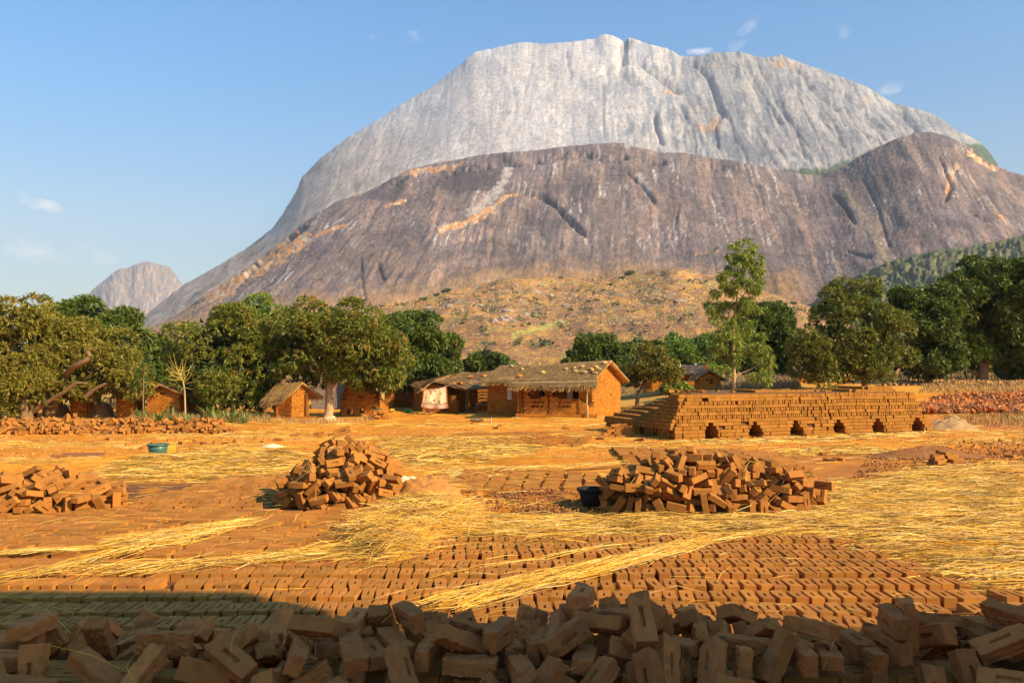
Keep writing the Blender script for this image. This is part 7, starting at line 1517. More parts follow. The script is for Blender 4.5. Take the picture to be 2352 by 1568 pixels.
def thatch(t, o, R0, R1, E0, E1, n=2500, th=.10, name='roof', tones=TC, fr=.16, sag=.05, wd=.016, part=True):
    """R0,R1 ridge left/right; E0,E1 eave left/right (seen from outside)"""
    R0, R1, E0, E1, o = map(lambda a: np.array(a, float), (R0, R1, E0, E1, o))
    nu, nv = max(6, int(np.linalg.norm(R1 - R0) / .22)), 10
    U, Vv = np.meshgrid(np.linspace(0, 1, nu), np.linspace(0, 1, nv)); U3, V3 = U[..., None], Vv[..., None]
    def S(U3, V3): return (R0 * (1 - U3) + R1 * U3) * (1 - V3) + (E0 * (1 - U3) + E1 * U3) * V3
    P = S(U3, V3); seed = int(abs(R0[0]) * 10) % 90
    nz = .07 * fbm(U * nu * .25, Vv * 1.5, 3, seed) - sag * np.sin(np.pi * U) * (1 - .5 * Vv)
    P = P + np.array((0, 0, 1)) * nz[..., None]
    Bm = P - np.array((0, 0, th))
    allP = np.concatenate([P.reshape(-1, 3), Bm.reshape(-1, 3)]); m = nu * nv
    i, j = np.meshgrid(np.arange(nv - 1), np.arange(nu - 1), indexing='ij')
    F1 = np.stack([i * nu + j, (i + 1) * nu + j, (i + 1) * nu + j + 1, i * nu + j + 1], -1).reshape(-1, 4)
    F = [F1, F1[:, ::-1] + m]
    for a in range(nu - 1):
        F.append(np.array([(a, a + 1, a + 1 + m, a + m), ((nv - 1) * nu + a + 1, (nv - 1) * nu + a, (nv - 1) * nu + a + m, (nv - 1) * nu + a + 1 + m)]))
    for a in range(nv - 1):
        F.append(np.array([(a * nu, (a + 1) * nu, (a + 1) * nu + m, a * nu + m)])); F.append(np.array([((a + 1) * nu + nu - 1, a * nu + nu - 1, a * nu + nu - 1 + m, (a + 1) * nu + nu - 1 + m)]))
    F = np.concatenate([q[:, ::-1] for q in F]); c = mix(tones[1], tones[0], sst(fbm(allP[:, 0] * 3, allP[:, 1] * 3 + allP[:, 2] * 3, 3, 5), -.3, .3)[:, None])
    rf = link(name, mesh_np(name, allP - o, F, THA, c), t)
    u, v = RNG.uniform(0, 1, (n, 1)), RNG.uniform(0, 1, (n, 1)) ** .9
    edge = RNG.random((n, 1)) < .22; v = np.where(edge, RNG.uniform(.90, 1.0, (n, 1)), v)
    p = S(u, v); zz = np.interp(u[:, 0], np.linspace(0, 1, nu), nz.mean(0)); p[:, 2] += zz + .015
    dv = (E0 * (1 - u) + E1 * u) - (R0 * (1 - u) + R1 * u); dv /= np.linalg.norm(dv, axis=1, keepdims=True)
    su = (R1 - R0) / np.linalg.norm(R1 - R0)
    dv = dv + su * (RNG.normal(0, .16, (n, 1)) + .35 * pn(u * 7, v * 1.2, 3)) + np.array((0, 0, 1)) * RNG.normal(0, .06, (n, 1)); dv /= np.linalg.norm(dv, axis=1, keepdims=True)
    l = RNG.uniform(.2, .5, (n, 1)); l = np.where(edge, RNG.uniform(fr * .5, fr * 1.5, (n, 1)) * 1.6, l)
    dn = dv + np.array((0, 0, -.35)) * edge
    w = RNG.uniform(.5, 1.2, (n, 1)) * wd; nrm = np.cross(dv, su); sd_ = np.cross(dn, unit(n)); sd_ /= np.linalg.norm(sd_, axis=1, keepdims=True)
    sd_ = np.where(edge, sd_, np.broadcast_to(su, sd_.shape))
    a, b = p, p + dn * l + np.where(edge, 0, 1) * np.array((0, 0, .012))
    V = np.stack([a - sd_ * w, a + sd_ * w, b + sd_ * w * .5, b - sd_ * w * .5], 1).reshape(-1, 3)
    F = np.arange(4)[None] + np.arange(n)[:, None] * 4
    tt = RNG.random((n, 1)); col = np.where(tt < .45, tones[0], np.where(tt < .7, tones[1], np.where(tt < .85, tones[2], tones[3]))) * RNG.uniform(.75, 1.25, (n, 1))
    link('thatch', mesh_np('thatch', V - o, F, STRAW, np.repeat(col, 4, 0)), rf, kind='stuff')
    return rf
def pole(t, o, pts, r, name='pole', m=None, n=6):
    V, F, c = tube([Vector(p) - Vector(o) for p in pts], r, n, wob=.12)
    return link(name, mesh_np(name, V, F, m or WOOD, smooth=True), t)
HB = np.array((.42, .155, .020))
def h_at(py, D): return at(1176, py, D).z

# gabled house with the open porch ---------------------------------------------------------
O = np.array((3.80, 38.0)); UU = np.array((-.89, .456)); VV = np.array((.456, .89))
def HP(u, v): return O + UU * u + VV * v
oh = np.array((O[0], O[1], 0.))
hA = thing('brick_house', 'gabled mud brick house with grey thatch weighted by stones and an open walled porch', 'house', tuple(oh), 0, 'mud brick houses of the village')
w = Wall(hA, oh, HB)
Lf = 5.65
hol = [(Lf - .95, Lf - .35, 0, 1.45), (Lf - 1.15 - 1.4, Lf - 1.15 - .75, .1, 1.42), (1.05, 1.34, .78, 1.42)]
w.face(HP(Lf, 0), HP(0, 0), 0, [(0, 1.80), (Lf, 1.86)], holes=[(2.95, 3.62, .12, 1.5), (4.35, 4.95, .75, 1.45), (1.08, 1.36, .78, 1.42)])
w.face(HP(0, 0), HP(0, 4.05), 0, [(0, 1.86), (1.65, 2.62), (4.05, 1.80)], course=.108)
w.face(HP(Lf, 4.05), HP(Lf, 0), 0, [(0, 1.70), (2.3, 2.40), (4.05, 1.74)])
# porch: low wall with diamond holes, pillars, plinth
PL, PR = np.array((.25, 37.75)), np.array((3.50, 37.25)); pd = (PR - PL); pLn = float(np.hypot(*pd)); pd /= pLn; pn_ = np.array((pd[1], -pd[0]))
bot = .20
tops = [(0, 1.52), (.50, 1.52), (.51, 1.05), (.62, 1.05), (.63, .92), (1.10, .92), (1.11, 1.02), (1.30, 1.02), (1.31, 1.50), (1.66, 1.50), (1.67, 1.03), (1.9, .99), (2.1, .90), (2.45, .92), (2.9, .90), (3.0, .80), (3.29, .66)]
def dia(u0, n_):
    q = []
    for r_ in range(2):
        for k in range(n_): q.append((u0 + k * .20 + r_ * .05, u0 + k * .20 + .10 + r_ * .05, bot + .30 + r_ * .16, bot + .39 + r_ * .16))
    return q
w.face(PL, PR, bot, [(min(a, pLn), b) for a, b in tops], holes=dia(.72, 3) + dia(1.93, 3) + [(.24, .27, bot, 1.6), (1.475, 1.505, bot, 1.6)], course=.1)
w.face(PL - pd * .06 + pn_ * .12, PR + pd * .45 + pn_ * .10, 0, [(0, bot + .02), (pLn + .5, bot - .02)], th=.5, course=.1)
w.face(HP(3.05, 0), PL, 0, [(0, .95), (.6, 1.0), (1.8, 1.5)], course=.1)
w.face(PR, PR + np.array((.45, .75)), 0, [(0, .66), (.35, .5), (.87, .75)], course=.1)
w.done(300)
# roofs (seen from the front: ridge left -> right)
rL, rR = np.array((*HP(Lf + .25, 1.8), 2.52)), np.array((*HP(-.38, 1.7), 2.76))
eL, eR = np.array((*HP(Lf + .2, -.35), 1.74)), np.array((*HP(-.36, -.35), 1.90))
thatch(hA, oh, rL, rR, eL, eR, 7500, fr=.2)
thatch(hA, oh, rR, rL, np.array((*HP(-.38, 4.4), 1.72)), np.array((*HP(Lf + .2, 4.4), 1.62)), 1600, name='rear_roof')
thatch(hA, oh, np.array((*HP(3.25, -.30), 1.83)), np.array((*HP(-.40, -.30), 1.93)), (-.12, 37.30, 1.50), (3.92, 36.85, 1.56), 2600, name='porch_roof', fr=.2)
pole(hA, oh, [(-.05, 37.36, 1.66), (1.8, 37.22, 1.69), (3.95, 36.98, 1.73)], .022, 'batten')
pole(hA, oh, [(3.52, 37.02, -.05), (3.47, 37.05, .7), (3.50, 37.02, 1.55)], [.045, .035, .03])
pole(hA, oh, [np.array((*HP(-.30, 1.75), 2.62)), np.array((*HP(-.30, 2.9), 2.2)), np.array((*HP(-.30, 4.3), 1.68))], .035, 'rafter')
pole(hA, oh, [np.array((*HP(-.32, -.3), 1.86)), np.array((*HP(-.34, .8), 2.3)), np.array((*HP(-.30, 1.75), 2.66))], .03, 'rafter')
DARK = mat('dark_interior', base=(.035, .024, .018), rough=.8, bump=.2, bscale=20)  # near-black sheets stand for the dark interior behind doorway and window
PANE = mat('pale_cloth', base=(.62, .58, .48), rough=.85, var=.25, scale=6, bump=.2, bscale=20)
def panel(t, o, p0, p1, z0, z1, m, name, off=.0, th=.03, parent=None):
    p0, p1 = np.array(p0, float), np.array(p1, float); d = p1 - p0; L_ = np.hypot(*d); d /= L_; n = np.array((d[1], -d[0])); c = (p0 + p1) / 2 + n * off
    V, F, _ = box((c[0] - o[0], c[1] - o[1], (z0 + z1) / 2), (L_, th, z1 - z0), math.atan2(d[1], d[0])); return link(name, mesh_np(name, V, F, m), parent or t)
panel(hA, oh, HP(Lf - 2.95, .05), HP(Lf - 3.62, .05), .12, 1.5, DARK, 'door', -.1)
panel(hA, oh, HP(Lf - 1.08, 0), HP(Lf - 1.36, 0), .78, 1.42, PANE, 'window', -.04)
panel(hA, oh, HP(Lf - 4.35, 0), HP(Lf - 4.63, 0), .75, 1.45, PANE, 'window_curtain', -.05)
panel(hA, oh, HP(Lf - 4.63, 0), HP(Lf - 4.95, 0), .75, 1.45, DARK, 'window', -.08)
YB = mat('clay_stone', base=(.55, .33, .12), rough=.9, var=.25, scale=6, bump=.4)
ST = []
for q in range(3):
    V, F = rock_mesh(q + 20, .22); ST.append(mesh_np('roof_stone', V, F, YB))
def on_roof(u, v): return rL * (1 - u) * (1 - v) + rR * u * (1 - v) + eL * (1 - u) * v + eR * u * v
for i, (u, v, s, w_) in enumerate([(.97, .18, .12, 'flat brown stone nearest the gable peak on the thatch'), (.93, .42, .13, 'round yellow stone high in the cluster near the gable edge'), (.90, .55, .15, 'large yellow stone in the middle of the cluster near the gable edge'), (.86, .72, .16, 'long yellow stone at the low end of the cluster near the gable edge'),
       (.97, .56, .10, 'small stone hanging over the gable verge of the thatch'), (.80, .35, .11, 'brown stone between the pale stone and the gable cluster'), (.74, .42, .12, 'pale flat stone on the right half of the thatch'), (.67, .46, .12, 'brick lump lying left of the pale flat roof stone'), (.78, .62, .10, 'small brown stone just above the porch roof'),
       (.50, .62, .11, 'single round yellow stone in the middle of the thatch'), (.27, .36, .10, 'small stone high on the left half of the thatch'), (.13, .12, .12, 'straw-tied lump at the left end of the ridge'), (.97, .8, .1, 'reddish brick at the lowest corner of the gable verge')]):
    p = on_roof(u, v); o = link('roof_stone', ST[i % 3]); o.location = (p[0], p[1], p[2] + .03); o.scale = (s * 1.2, s * .8, s * .5); o.rotation_euler = (.45, 0, i * .7 + .4)
    tag(o, w_, 'stone', 'stones weighting the thatch of the gabled house')
for i, (u, v, w_) in enumerate([(.33, .82, 'tilted brick near the eave left of the porch roof'), (.93, .70, 'brick lying flat beside the large yellow roof stone')]):
    p = on_roof(u, v); o = link('roof_brick', UB[i][1]); o.location = (p[0], p[1], p[2] + .05); o.scale = (.27, .12, .08); o.rotation_euler = (.5, .25, .5 + i)
    tag(o, w_, 'brick', 'bricks weighting the thatch of the gabled house')

# lower thatched house with the blanket ------------------------------------------------------
ob = np.array((at(1000, 948, 42).x, 42.0, 0.))
hB = thing('brick_house', 'low sprawling mud brick house with brown thatch behind the hanging blanket', 'house', tuple(ob), 0, 'mud brick houses of the village')
w = Wall(hB, ob, HB)
def X(px, D): return (px - 1176) / FP * D / 1.0
def PP(px, D): return np.array((at(px, 857, D).x, D))
a, b = PP(971, 42), PP(1030, 42); L_ = b[0] - a[0]
w.face(a, b, 0, [(0, 1.22), (L_ * .5, 1.62), (L_, 1.30)], holes=[(L_ * .42, L_ * .47, 1.18, 1.28), (L_ * .58, L_ * .63, 1.18, 1.28), (L_ * .72, L_ * .76, 1.18, 1.28)])
w.face(b, np.array((b[0], 43.6)), 0, [(0, 1.3), (1.6, 1.3)])
w.face(PP(1030, 42.02) + (.02, 0), PP(1047, 41.6), 0, [(0, 1.02), (.3, .98), (.42, .7)])
w.face(PP(1047, 41.6), PP(1047, 43.5), 0, [(0, .95), (1.9, .95)])
w.face(PP(1040, 43.6), PP(1068, 43.4), 0, [(0, 1.45), (.7, 1.45)])
w.face(PP(1079, 43.4), PP(1092, 43.2), 0, [(0, 1.42), (.4, 1.42)])
w.face(PP(1030, 45.2), PP(1130, 45.2), 0, [(0, 1.5), (2.6, 1.5)])
w.face(PP(951, 46), PP(971, 44.2), 0, [(0, 1.45), (2, 1.5)])
w.face(PP(971, 44.2), PP(971, 42.0), 0, [(0, 1.3), (2.2, 1.2)])
w.face(PP(1068, 43.5), PP(1068, 45.2), 0, [(0, 1.4), (1.7, 1.4)])
w.done(260)
TB = [np.array(c) for c in ((.34, .19, .07), (.25, .14, .06), (.44, .27, .10), (.16, .10, .055))]
thatch(hB, ob, (*PP(1040, 46.2), 2.18), (*PP(1140, 46.2), 2.28), (*PP(1034, 42.6), 1.42), (*PP(1122, 42.7), 1.40), 4200, tones=TB, sag=.09, fr=.14)
thatch(hB, ob, (*PP(1000, 42.0), 1.78), (*PP(1044, 46.2), 2.16), (*PP(968, 41.6), 1.28), (*PP(952, 46.2), 1.68), 2200, tones=TB, name='left_roof', fr=.14)
thatch(hB, ob, (*PP(1052, 45.0), 2.0), (*PP(998, 41.7), 1.74), (*PP(1092, 42.2), 1.36), (*PP(1052, 41.4), 1.38), 1800, tones=TB, name='wing_roof', fr=.12)
for i in range(5):
    pole(hB, ob, [np.array((at(1094 + i * 1.4, 857, 42.9).x, 42.9, -.05)), np.array((at(1095 + i * 1.6, 857, 43).x, 43.0, .55 + .06 * i))], .04, 'post') if i in (0,) else None
    V, F, c = tube([at(1097, 930 - i * 7, 43.0) - Vector(ob), at(1106, 928 - i * 7, 42.8) - Vector(ob), at(1120, 929 - i * 7, 43.4) - Vector(ob)], .035, 5)
    link('stacked_pole', mesh_np('stacked_pole', V, F, WOOD), hB)
for i, (px, py, D, w_) in enumerate([(1012, 873, 43, 'small yellow brick at the left edge of the brown thatch'), (1026, 880, 42.2, 'brick lump above the blanket on the wing roof'), (1044, 880, 42.2, 'pale brick in the middle of the wing roof'), (1056, 881, 42.2, 'last brick at the right of the wing roof'), (1082, 866, 44.5, 'brick lump beside the hole in the brown thatch'), (1112, 864, 44, 'small stone close to the junction of the two roofs')]):
    o = link('roof_brick', UB[i % 4][1]); p = at(px, py, D); o.location = p + Vector((0, 0, .03)); o.scale = (.30, .14, .09); o.rotation_euler = (.4, .1, i * .8); tag(o, w_, 'brick', 'bricks weighting the brown thatch')
# ochre curtain
def cloth(name, c00, c10, c01, c11, nu, nv, wave, m, colf=None, fold=6, off=.05):
    """corners: top-left, top-right, bottom-left, bottom-right"""
    c00, c10, c01, c11 = [np.array(v, float) for v in (c00, c10, c01, c11)]
    U, V_ = np.meshgrid(np.linspace(0, 1, nu), np.linspace(0, 1, nv)); U3, V3 = U[..., None], V_[..., None]
    P = (c00 * (1 - U3) + c10 * U3) * (1 - V3) + (c01 * (1 - U3) + c11 * U3) * V3
    P[..., 2] -= .07 * np.sin(np.pi * U) * (1 - V_ * .3)
    P[..., 1] += wave * np.sin(U * fold * 2 * np.pi + V_ * 2) * (.3 + V_) + wave * .7 * pn(U * 4, V_ * 3, 8)
    i, j = np.meshgrid(np.arange(nv - 1), np.arange(nu - 1), indexing='ij')
    F = np.stack([i * nu + j, (i + 1) * nu + j, (i + 1) * nu + j + 1, i * nu + j + 1], -1).reshape(-1, 4)
    P2 = P.reshape(-1, 3); o0 = P2.mean(0); Pb = P2 + np.array((0, .012, 0)); n = len(P2)
    E = []
    for a in range(nu - 1): E += [(a + 1, a, a + n, a + 1 + n), ((nv - 1) * nu + a, (nv - 1) * nu + a + 1, (nv - 1) * nu + a + 1 + n, (nv - 1) * nu + a + n)]
    for a in range(nv - 1): E += [(a * nu, (a + 1) * nu, (a + 1) * nu + n, a * nu + n), ((a + 1) * nu + nu - 1, a * nu + nu - 1, a * nu + nu - 1 + n, (a + 1) * nu + nu - 1 + n)]
    col = np.ones((n, 3)) if colf is None else colf(U, V_).reshape(-1, 3)
    me = mesh_np(name, np.concatenate([P2, Pb]) - o0, np.concatenate([F, F[:, ::-1] + n, np.array(E)]), m, np.concatenate([col, col * .9]), smooth=True)
    o = link(name, me); o.location = o0; return o
CLO = mat('cotton_cloth', attr=True, rough=.85, var=.08, scale=9, bump=.15, bscale=120, transl=.12)
tag(cloth('curtain', at(1069, 889, 43.1), at(1081, 893, 43.1), at(1068, 945, 43.0), at(1076, 946, 43.0), 14, 30, .04, CLO, lambda U, V: np.ones((*U.shape, 3)) * np.array((.42, .29, .07)) * (1 + .5 * fbm(U * 3, V * 6, 3, 5))[..., None], 2.5), 'ochre patterned curtain in the doorway of the brown-thatched house', 'curtain')
# the blanket: cream field, flowers, maroon bands and ladder borders
def blanket(U, V):
    cr, pk, mr, br = np.array((.80, .62, .36)), np.array((.62, .36, .24)), np.array((.16, .035, .03)), np.array((.42, .16, .10))
    c = np.broadcast_to(cr, (*U.shape, 3)).copy()
    def put(m, k): c[m] = k
    put((U < .14) | (U > .84), pk)
    for k in range(6):
        for x0 in (.035, .865): put((U > x0) & (U < x0 + .075) & (V > .1 + k * .105) & (V < .17 + k * .105), cr)
    put((U < .012) | (U > .945), mr); put(U > .965, br)
    put(V > .76, pk); put((V > .745) & (V < .775), mr); put(V > .975, mr)
    for k in range(7): put((U > .2 + k * .036) & (U < .222 + k * .036) & (V > .62 + .008 * k) & (V < .73), mr)
    def flower(cx, cy, r, k, n=5):
        a = np.arctan2((V - cy) * .75, U - cx); q = np.hypot(U - cx, (V - cy) * .75) / r; put(q < .45 + .55 * np.abs(np.cos(n * a / 2)), k); put(q < .28, mr)
    flower(.47, .58, .07, br); flower(.66, .66, .065, br); flower(.72, .26, .06, np.array((.60, .45, .2)))
    for cx, cy in ((.25, .05), (.33, .11), (.42, .04), (.50, .10), (.30, .2)): flower(cx, cy, .055, br * 1.2, 3)
    return c
tag(cloth('blanket', at(974, 894, 40.6), at(1026, 886, 40.6), at(967, 935, 40.5), at(1030, 938, 40.5), 90, 70, .035, CLO, blanket, 2.2), 'cream flowered blanket with maroon borders hung on the washing line', 'blanket')
tag(cloth('blanket', at(977, 936, 40.75), at(1004, 938, 40.75), at(977, 952, 40.75), at(982, 949, 40.75), 14, 12, .02, CLO, lambda U, V: np.ones((*U.shape, 3)) * np.array((.58, .30, .18)), 2), 'hanging brown corner of the folded blanket back layer', 'blanket')
lt = thing('washing_line', 'thin washing line strung between the wall and the post', 'line', tuple(at(940, 880, 41.2)))
V, F, c = tube(smooth_path([at(940, 882, 41.4), at(974, 893, 40.6), at(1000, 892, 40.6), at(1026, 886, 40.6), at(1052, 876, 41.5)], 4), .008, 4)
link('cord', mesh_np('cord', V - np.array(lt.location), F, WOOD), lt)

# little hut -----------------------------------------------------------------------------------
C0 = np.array((-10.1, 36.55)); CL = np.array((-11.0, 36.95)); CR = np.array((-9.42, 37.05)); CB = CL + CR - C0
oc = np.array((*C0, 0))
hC = thing('brick_hut', 'tiny square mud brick hut with a shaggy thatch cap beside the forked mango trunk', 'hut', tuple(oc), 0, 'mud brick huts of the village')
w = Wall(hC, oc, HB * np.array((1.05, .95, .9)))
lf, rt = float(np.hypot(*(C0 - CL))), float(np.hypot(*(CR - C0)))
w.face(CL, C0, 0, [(0, 1.12), (lf, 1.14)], course=.1, blen=.22, holes=[(.12, .2, .98, 1.04)]); w.face(C0, CR, 0, [(0, 1.14), (rt * .42, 1.60), (rt, 1.18)], course=.1, blen=.22, holes=[(rt * .5, rt * .58, 1.32, 1.38)]); w.face(CR, CB, 0, [(0, 1.1), (lf, 1.1)], course=.1); w.face(CB, CL, 0, [(0, 1.1), (rt * .5, 1.5), (rt, 1.1)], course=.1)
w.face(C0 + (-1.5, -.25 + .55), C0 + (.0, -.12), 0, [(0, .05), (1.7, .1)], course=.1, th=.3); w.face(C0 + (.0, -.12), C0 + (1.15, .1), 0, [(0, .12), (1.2, .14)], course=.1, th=.3)
w.done(230)
rd = lerp(C0, CR, .42); rl = lerp(CL, CB, .42); ax = (rd - rl) / np.hypot(*(rd - rl))
pr_ = np.array((ax[1], -ax[0]))
thatch(hC, oc, (*(rl - ax * .25), 1.66), (*(rd + ax * .22), 1.70), (*(CL - ax * .3 + pr_ * .34), .98), (*(C0 + ax * .10 + pr_ * .30), 1.12), 1700, fr=.2, sag=.02)
thatch(hC, oc, (*(rd + ax * .22), 1.70), (*(rl - ax * .25), 1.66), (*(CR + ax * .35 - pr_ * .4), 1.08), (*(CB - ax * .2 - pr_ * .4), 1.05), 900, name='rear_roof', tones=TB, fr=.14, sag=.02)
pole(hC, oc, [(*(CL - ax * .2 + pr_ * .33), 1.12), (*(lerp(CL, C0, .5) + pr_ * .36), 1.2), (*(C0 + ax * .1 + pr_ * .32), 1.22)], .014, 'batten')

# brick ruin of an old kiln in the tree shade, walls behind it ----------------------------------
def small_building(name, label, cat, px0, px1, D, py_top, side=1.5, col=HB, gable=None, hole=(), limit=120, roof=None, group='mud brick houses of the village', backD=0., slope_r=0., course=.105, blen=.26, z0=None, dyr=0.):
    a, b = PP(px0, D), PP(px1, D + dyr); L_ = float(np.hypot(*(b - a))); zb = min(gzf(*a), gzf(*b)) - .05 if z0 is None else z0
    zt = h_at(py_top, D); o = np.array((a[0], a[1], zb)); t = thing(name, label, cat, tuple(o), 0, group); w = Wall(t, o, col)
    top = [(0, zt), (L_, zt)] if gable is None else [(0, gable[1]), (L_ * gable[0], zt), (L_, gable[1] - slope_r)]
    w.face(a, b, zb, top, holes=[(h[0] * L_, h[1] * L_, zb + h[2], zb + h[3]) for h in hole], course=course, blen=blen)
    z2 = top[-1][1]; z1 = top[0][1]
    bk = np.array((0, side))
    w.face(b, b + bk, zb, [(0, z2), (side, z2)], course=course, blen=blen); w.face(a + bk, a, zb, [(0, z1), (side, z1)], course=course, blen=blen); w.face(b + bk, a + bk, zb, [(0, z2), (L_, z1)], course=course, blen=blen)
    w.done(limit)
    if gable is not None and roof is not None:
        A, B = a + (b - a) * gable[0], 0; dd = (b - a) / L_; zr = zt + .06; n = roof
        thatch(t, o, (*(A + bk + (0, .2)), zr), (*(A - (0, .25)), zr), (*(a + bk - dd * .3), z1 - .12), (*(a - dd * .3 - np.array((0, .25))), z1 - .12), n, tones=TB, fr=.12, sag=.02)
        thatch(t, o, (*(A - (0, .25)), zr), (*(A + bk + (0, .2)), zr), (*(b + dd * .3 - np.array((0, .25))), z2 - .12), (*(b + bk + dd * .3), z2 - .12), n, tones=TB, fr=.12, name='rear_roof', sag=.02)
    return t, o, a, b, zb, zt
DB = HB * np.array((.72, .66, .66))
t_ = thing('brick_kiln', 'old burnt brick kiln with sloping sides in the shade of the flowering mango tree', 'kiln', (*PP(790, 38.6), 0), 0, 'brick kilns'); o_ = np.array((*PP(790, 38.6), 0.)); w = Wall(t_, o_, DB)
a, b = PP(783, 38.8), PP(872, 38.4); L_ = float(np.hypot(*(b - a)))
w.face(a, b, 0, [(0, .75), (.12, 1.1), (.4, 1.9), (L_ - .5, 1.9), (L_ - .15, 1.1), (L_, .5)], holes=[(.35, .62, .08, .42), (1.0, 1.2, .1, .38), (1.62, 1.8, .1, .36)], course=.1)
w.face(b, b + np.array((.35, .5)), 0, [(0, 1.25), (.2, .9), (.61, .55)], course=.1); w.face(a + (0, 1.8), a, 0, [(0, .75), (1.8, .75)], course=.1)
w.done(220)
small_building('brick_wall', 'sunlit brick house wall seen between the old kiln and the low thatched house', 'wall', 903, 944, 50, 884, 2.2, limit=120)
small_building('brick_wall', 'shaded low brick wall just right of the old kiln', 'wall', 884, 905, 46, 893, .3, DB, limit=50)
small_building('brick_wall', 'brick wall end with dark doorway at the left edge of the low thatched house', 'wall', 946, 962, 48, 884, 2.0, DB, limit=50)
t_, o_, *_r = small_building('mud_house', 'grey plastered house deep in shade behind the forked mango trunk', 'house', 716, 772, 47, 878, 3.0, np.array((.24, .19, .15)), limit=0, group='mud brick houses of the village')
small_building('brick_house', 'brick gable of a low house behind the slim feathery tree', 'house', 338, 414, 37.5, 883, 3.0, gable=(.45, 1.28), roof=900, limit=200, slope_r=.0)
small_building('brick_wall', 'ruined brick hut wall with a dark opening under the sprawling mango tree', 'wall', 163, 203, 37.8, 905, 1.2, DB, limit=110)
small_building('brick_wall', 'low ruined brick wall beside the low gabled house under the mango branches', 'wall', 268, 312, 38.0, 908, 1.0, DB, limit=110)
small_building('brick_wall', 'narrow leaning ruin between two thick mango trunks', 'wall', 60, 78, 36.4, 920, .4, HB, limit=40)
MT = mat('ruined_mud_mound', base=(.25, .13, .06), var=.4, scale=3, bump=.8, bscale=8, bdist=.05)
for i, (px, w_) in enumerate([(130, 'sloping mud buttress beneath the sprawling mango tree'), (232, 'sloping mud buttress between the two ruined walls')]):
    V, F = rock_mesh(50 + i, .2); b_ = at(px, 950, 38.4); V = V * np.array((.55, .6, .85)) * (1 - .25 * V[:, 2:3]); o = link('mud_buttress', mesh_np('mud_buttress', V, F, MT, smooth=True)); o.location = (b_.x, 38.4, .1); tag(o, w_, 'mound', 'old mud walls under the mango trees')

# far houses ------------------------------------------------------------------------------------
g = gnd(1530, 896); Dc = g.y
Dc = 56.0
zg = zat(895, Dc)
t_, o_, a, b, zb, zt = small_building('brick_house', 'far red brick house with a dark sagging thatch and a wood-framed window', 'house', 1497, 1562, Dc, 855, 3.6, col=HB * np.array((1.1, .85, .8)), limit=180, hole=[(.68, .88, .0 + .9, 1.45)], z0=zg)
panel(t_, o_, a + (b - a) * .10, a + (b - a) * .10 + (.01, 0), 0, .01, DARK, 'threshold') if False else None
w = Wall(t_, o_, HB * np.array((1.1, .85, .8)))
a2, b2 = PP(1562, Dc + 1.5), PP(1612, Dc + 1.5)
w.face(a2, b2, zg, [(0, zg + 1.45), (2, zg + 1.45)]); w.face(PP(1612, Dc), PP(1631, Dc), zg, [(0, zg + 1.3), (.3, zat(836, Dc)), (.6, zg + 1.3)]); w.done(60, 'side_wall')
TD = [np.array(c) for c in ((.20, .13, .085), (.15, .10, .07), (.28, .19, .11), (.10, .075, .06))]
thatch(t_, o_, (*PP(1530, Dc + 2.6), zat(838, Dc + 2.6)), (*PP(1628, Dc + 1.2), zat(836, Dc + 1.2)), (*PP(1532, Dc - .2), zat(854, Dc)), (*PP(1622, Dc - .1), zat(855, Dc)), 3000, tones=TD, fr=.14, wd=.022)
FR = mat('window_frame_wood', base=(.45, .27, .10), rough=.7)
GL = mat('window_glass', base=(.16, .19, .16), rough=.15, spec=.6, bump=0, var=.1)
def window(t, o, px0, px1, py0, py1, D, n=2):
    p = [at(px0, py1, D), at(px1, py1, D), at(px0, py0, D)]; x0, x1, z0, z1 = p[0].x, p[1].x, p[0].z, p[2].z; s = .045
    fr = [box(((x0 + x1) / 2, D, z0), (x1 - x0 + s, .07, s)), box(((x0 + x1) / 2, D, z1), (x1 - x0 + s, .07, s)), box((x0, D, (z0 + z1) / 2), (s, .066, z1 - z0 - s)), box((x1, D, (z0 + z1) / 2), (s, .066, z1 - z0 - s)), box(((x0 + x1) / 2, D, (z0 + z1) / 2), (s * .9, .06, z1 - z0 - s))]
    V, F, c = join(fr); f = link('window_frame', mesh_np('window_frame', V - o, F, FR), t)
    for k in range(2):
        for j in range(3):
            V, F, c = box((x0 + (x1 - x0) * (k + .5) / 2, D + .03, z0 + (z1 - z0) * (j + .5) / 3), ((x1 - x0) / 2 - s * 1.3, .012, (z1 - z0) / 3 - .02)); link('pane', mesh_np('pane', V - o, F, GL), f)
window(t_, o_, 1545, 1554, 866, 878, Dc - .03)
pt = at(1596, 885, Dc + 1.4)
panel(t_, o_, PP(1596, Dc + 1.46), PP(1602, Dc + 1.46), zat(881, Dc + 1.4), zat(864, Dc + 1.4), PANE, 'window')
panel(t_, o_, PP(1561, Dc - .05), PP(1564, Dc - .05), zat(893, Dc), zat(866, Dc), PANE, 'door_post')
tag(cloth('washing', at(1586, 861, Dc), at(1593, 862, Dc), at(1585, 874, Dc), at(1592, 870, Dc), 8, 10, .02, CLO, lambda U, V: np.ones((*U.shape, 3)) * np.array((.66, .58, .40)), 1.5), 'pale cloth hanging under the eave of the far red brick house', 'cloth')
Dd = 50.5
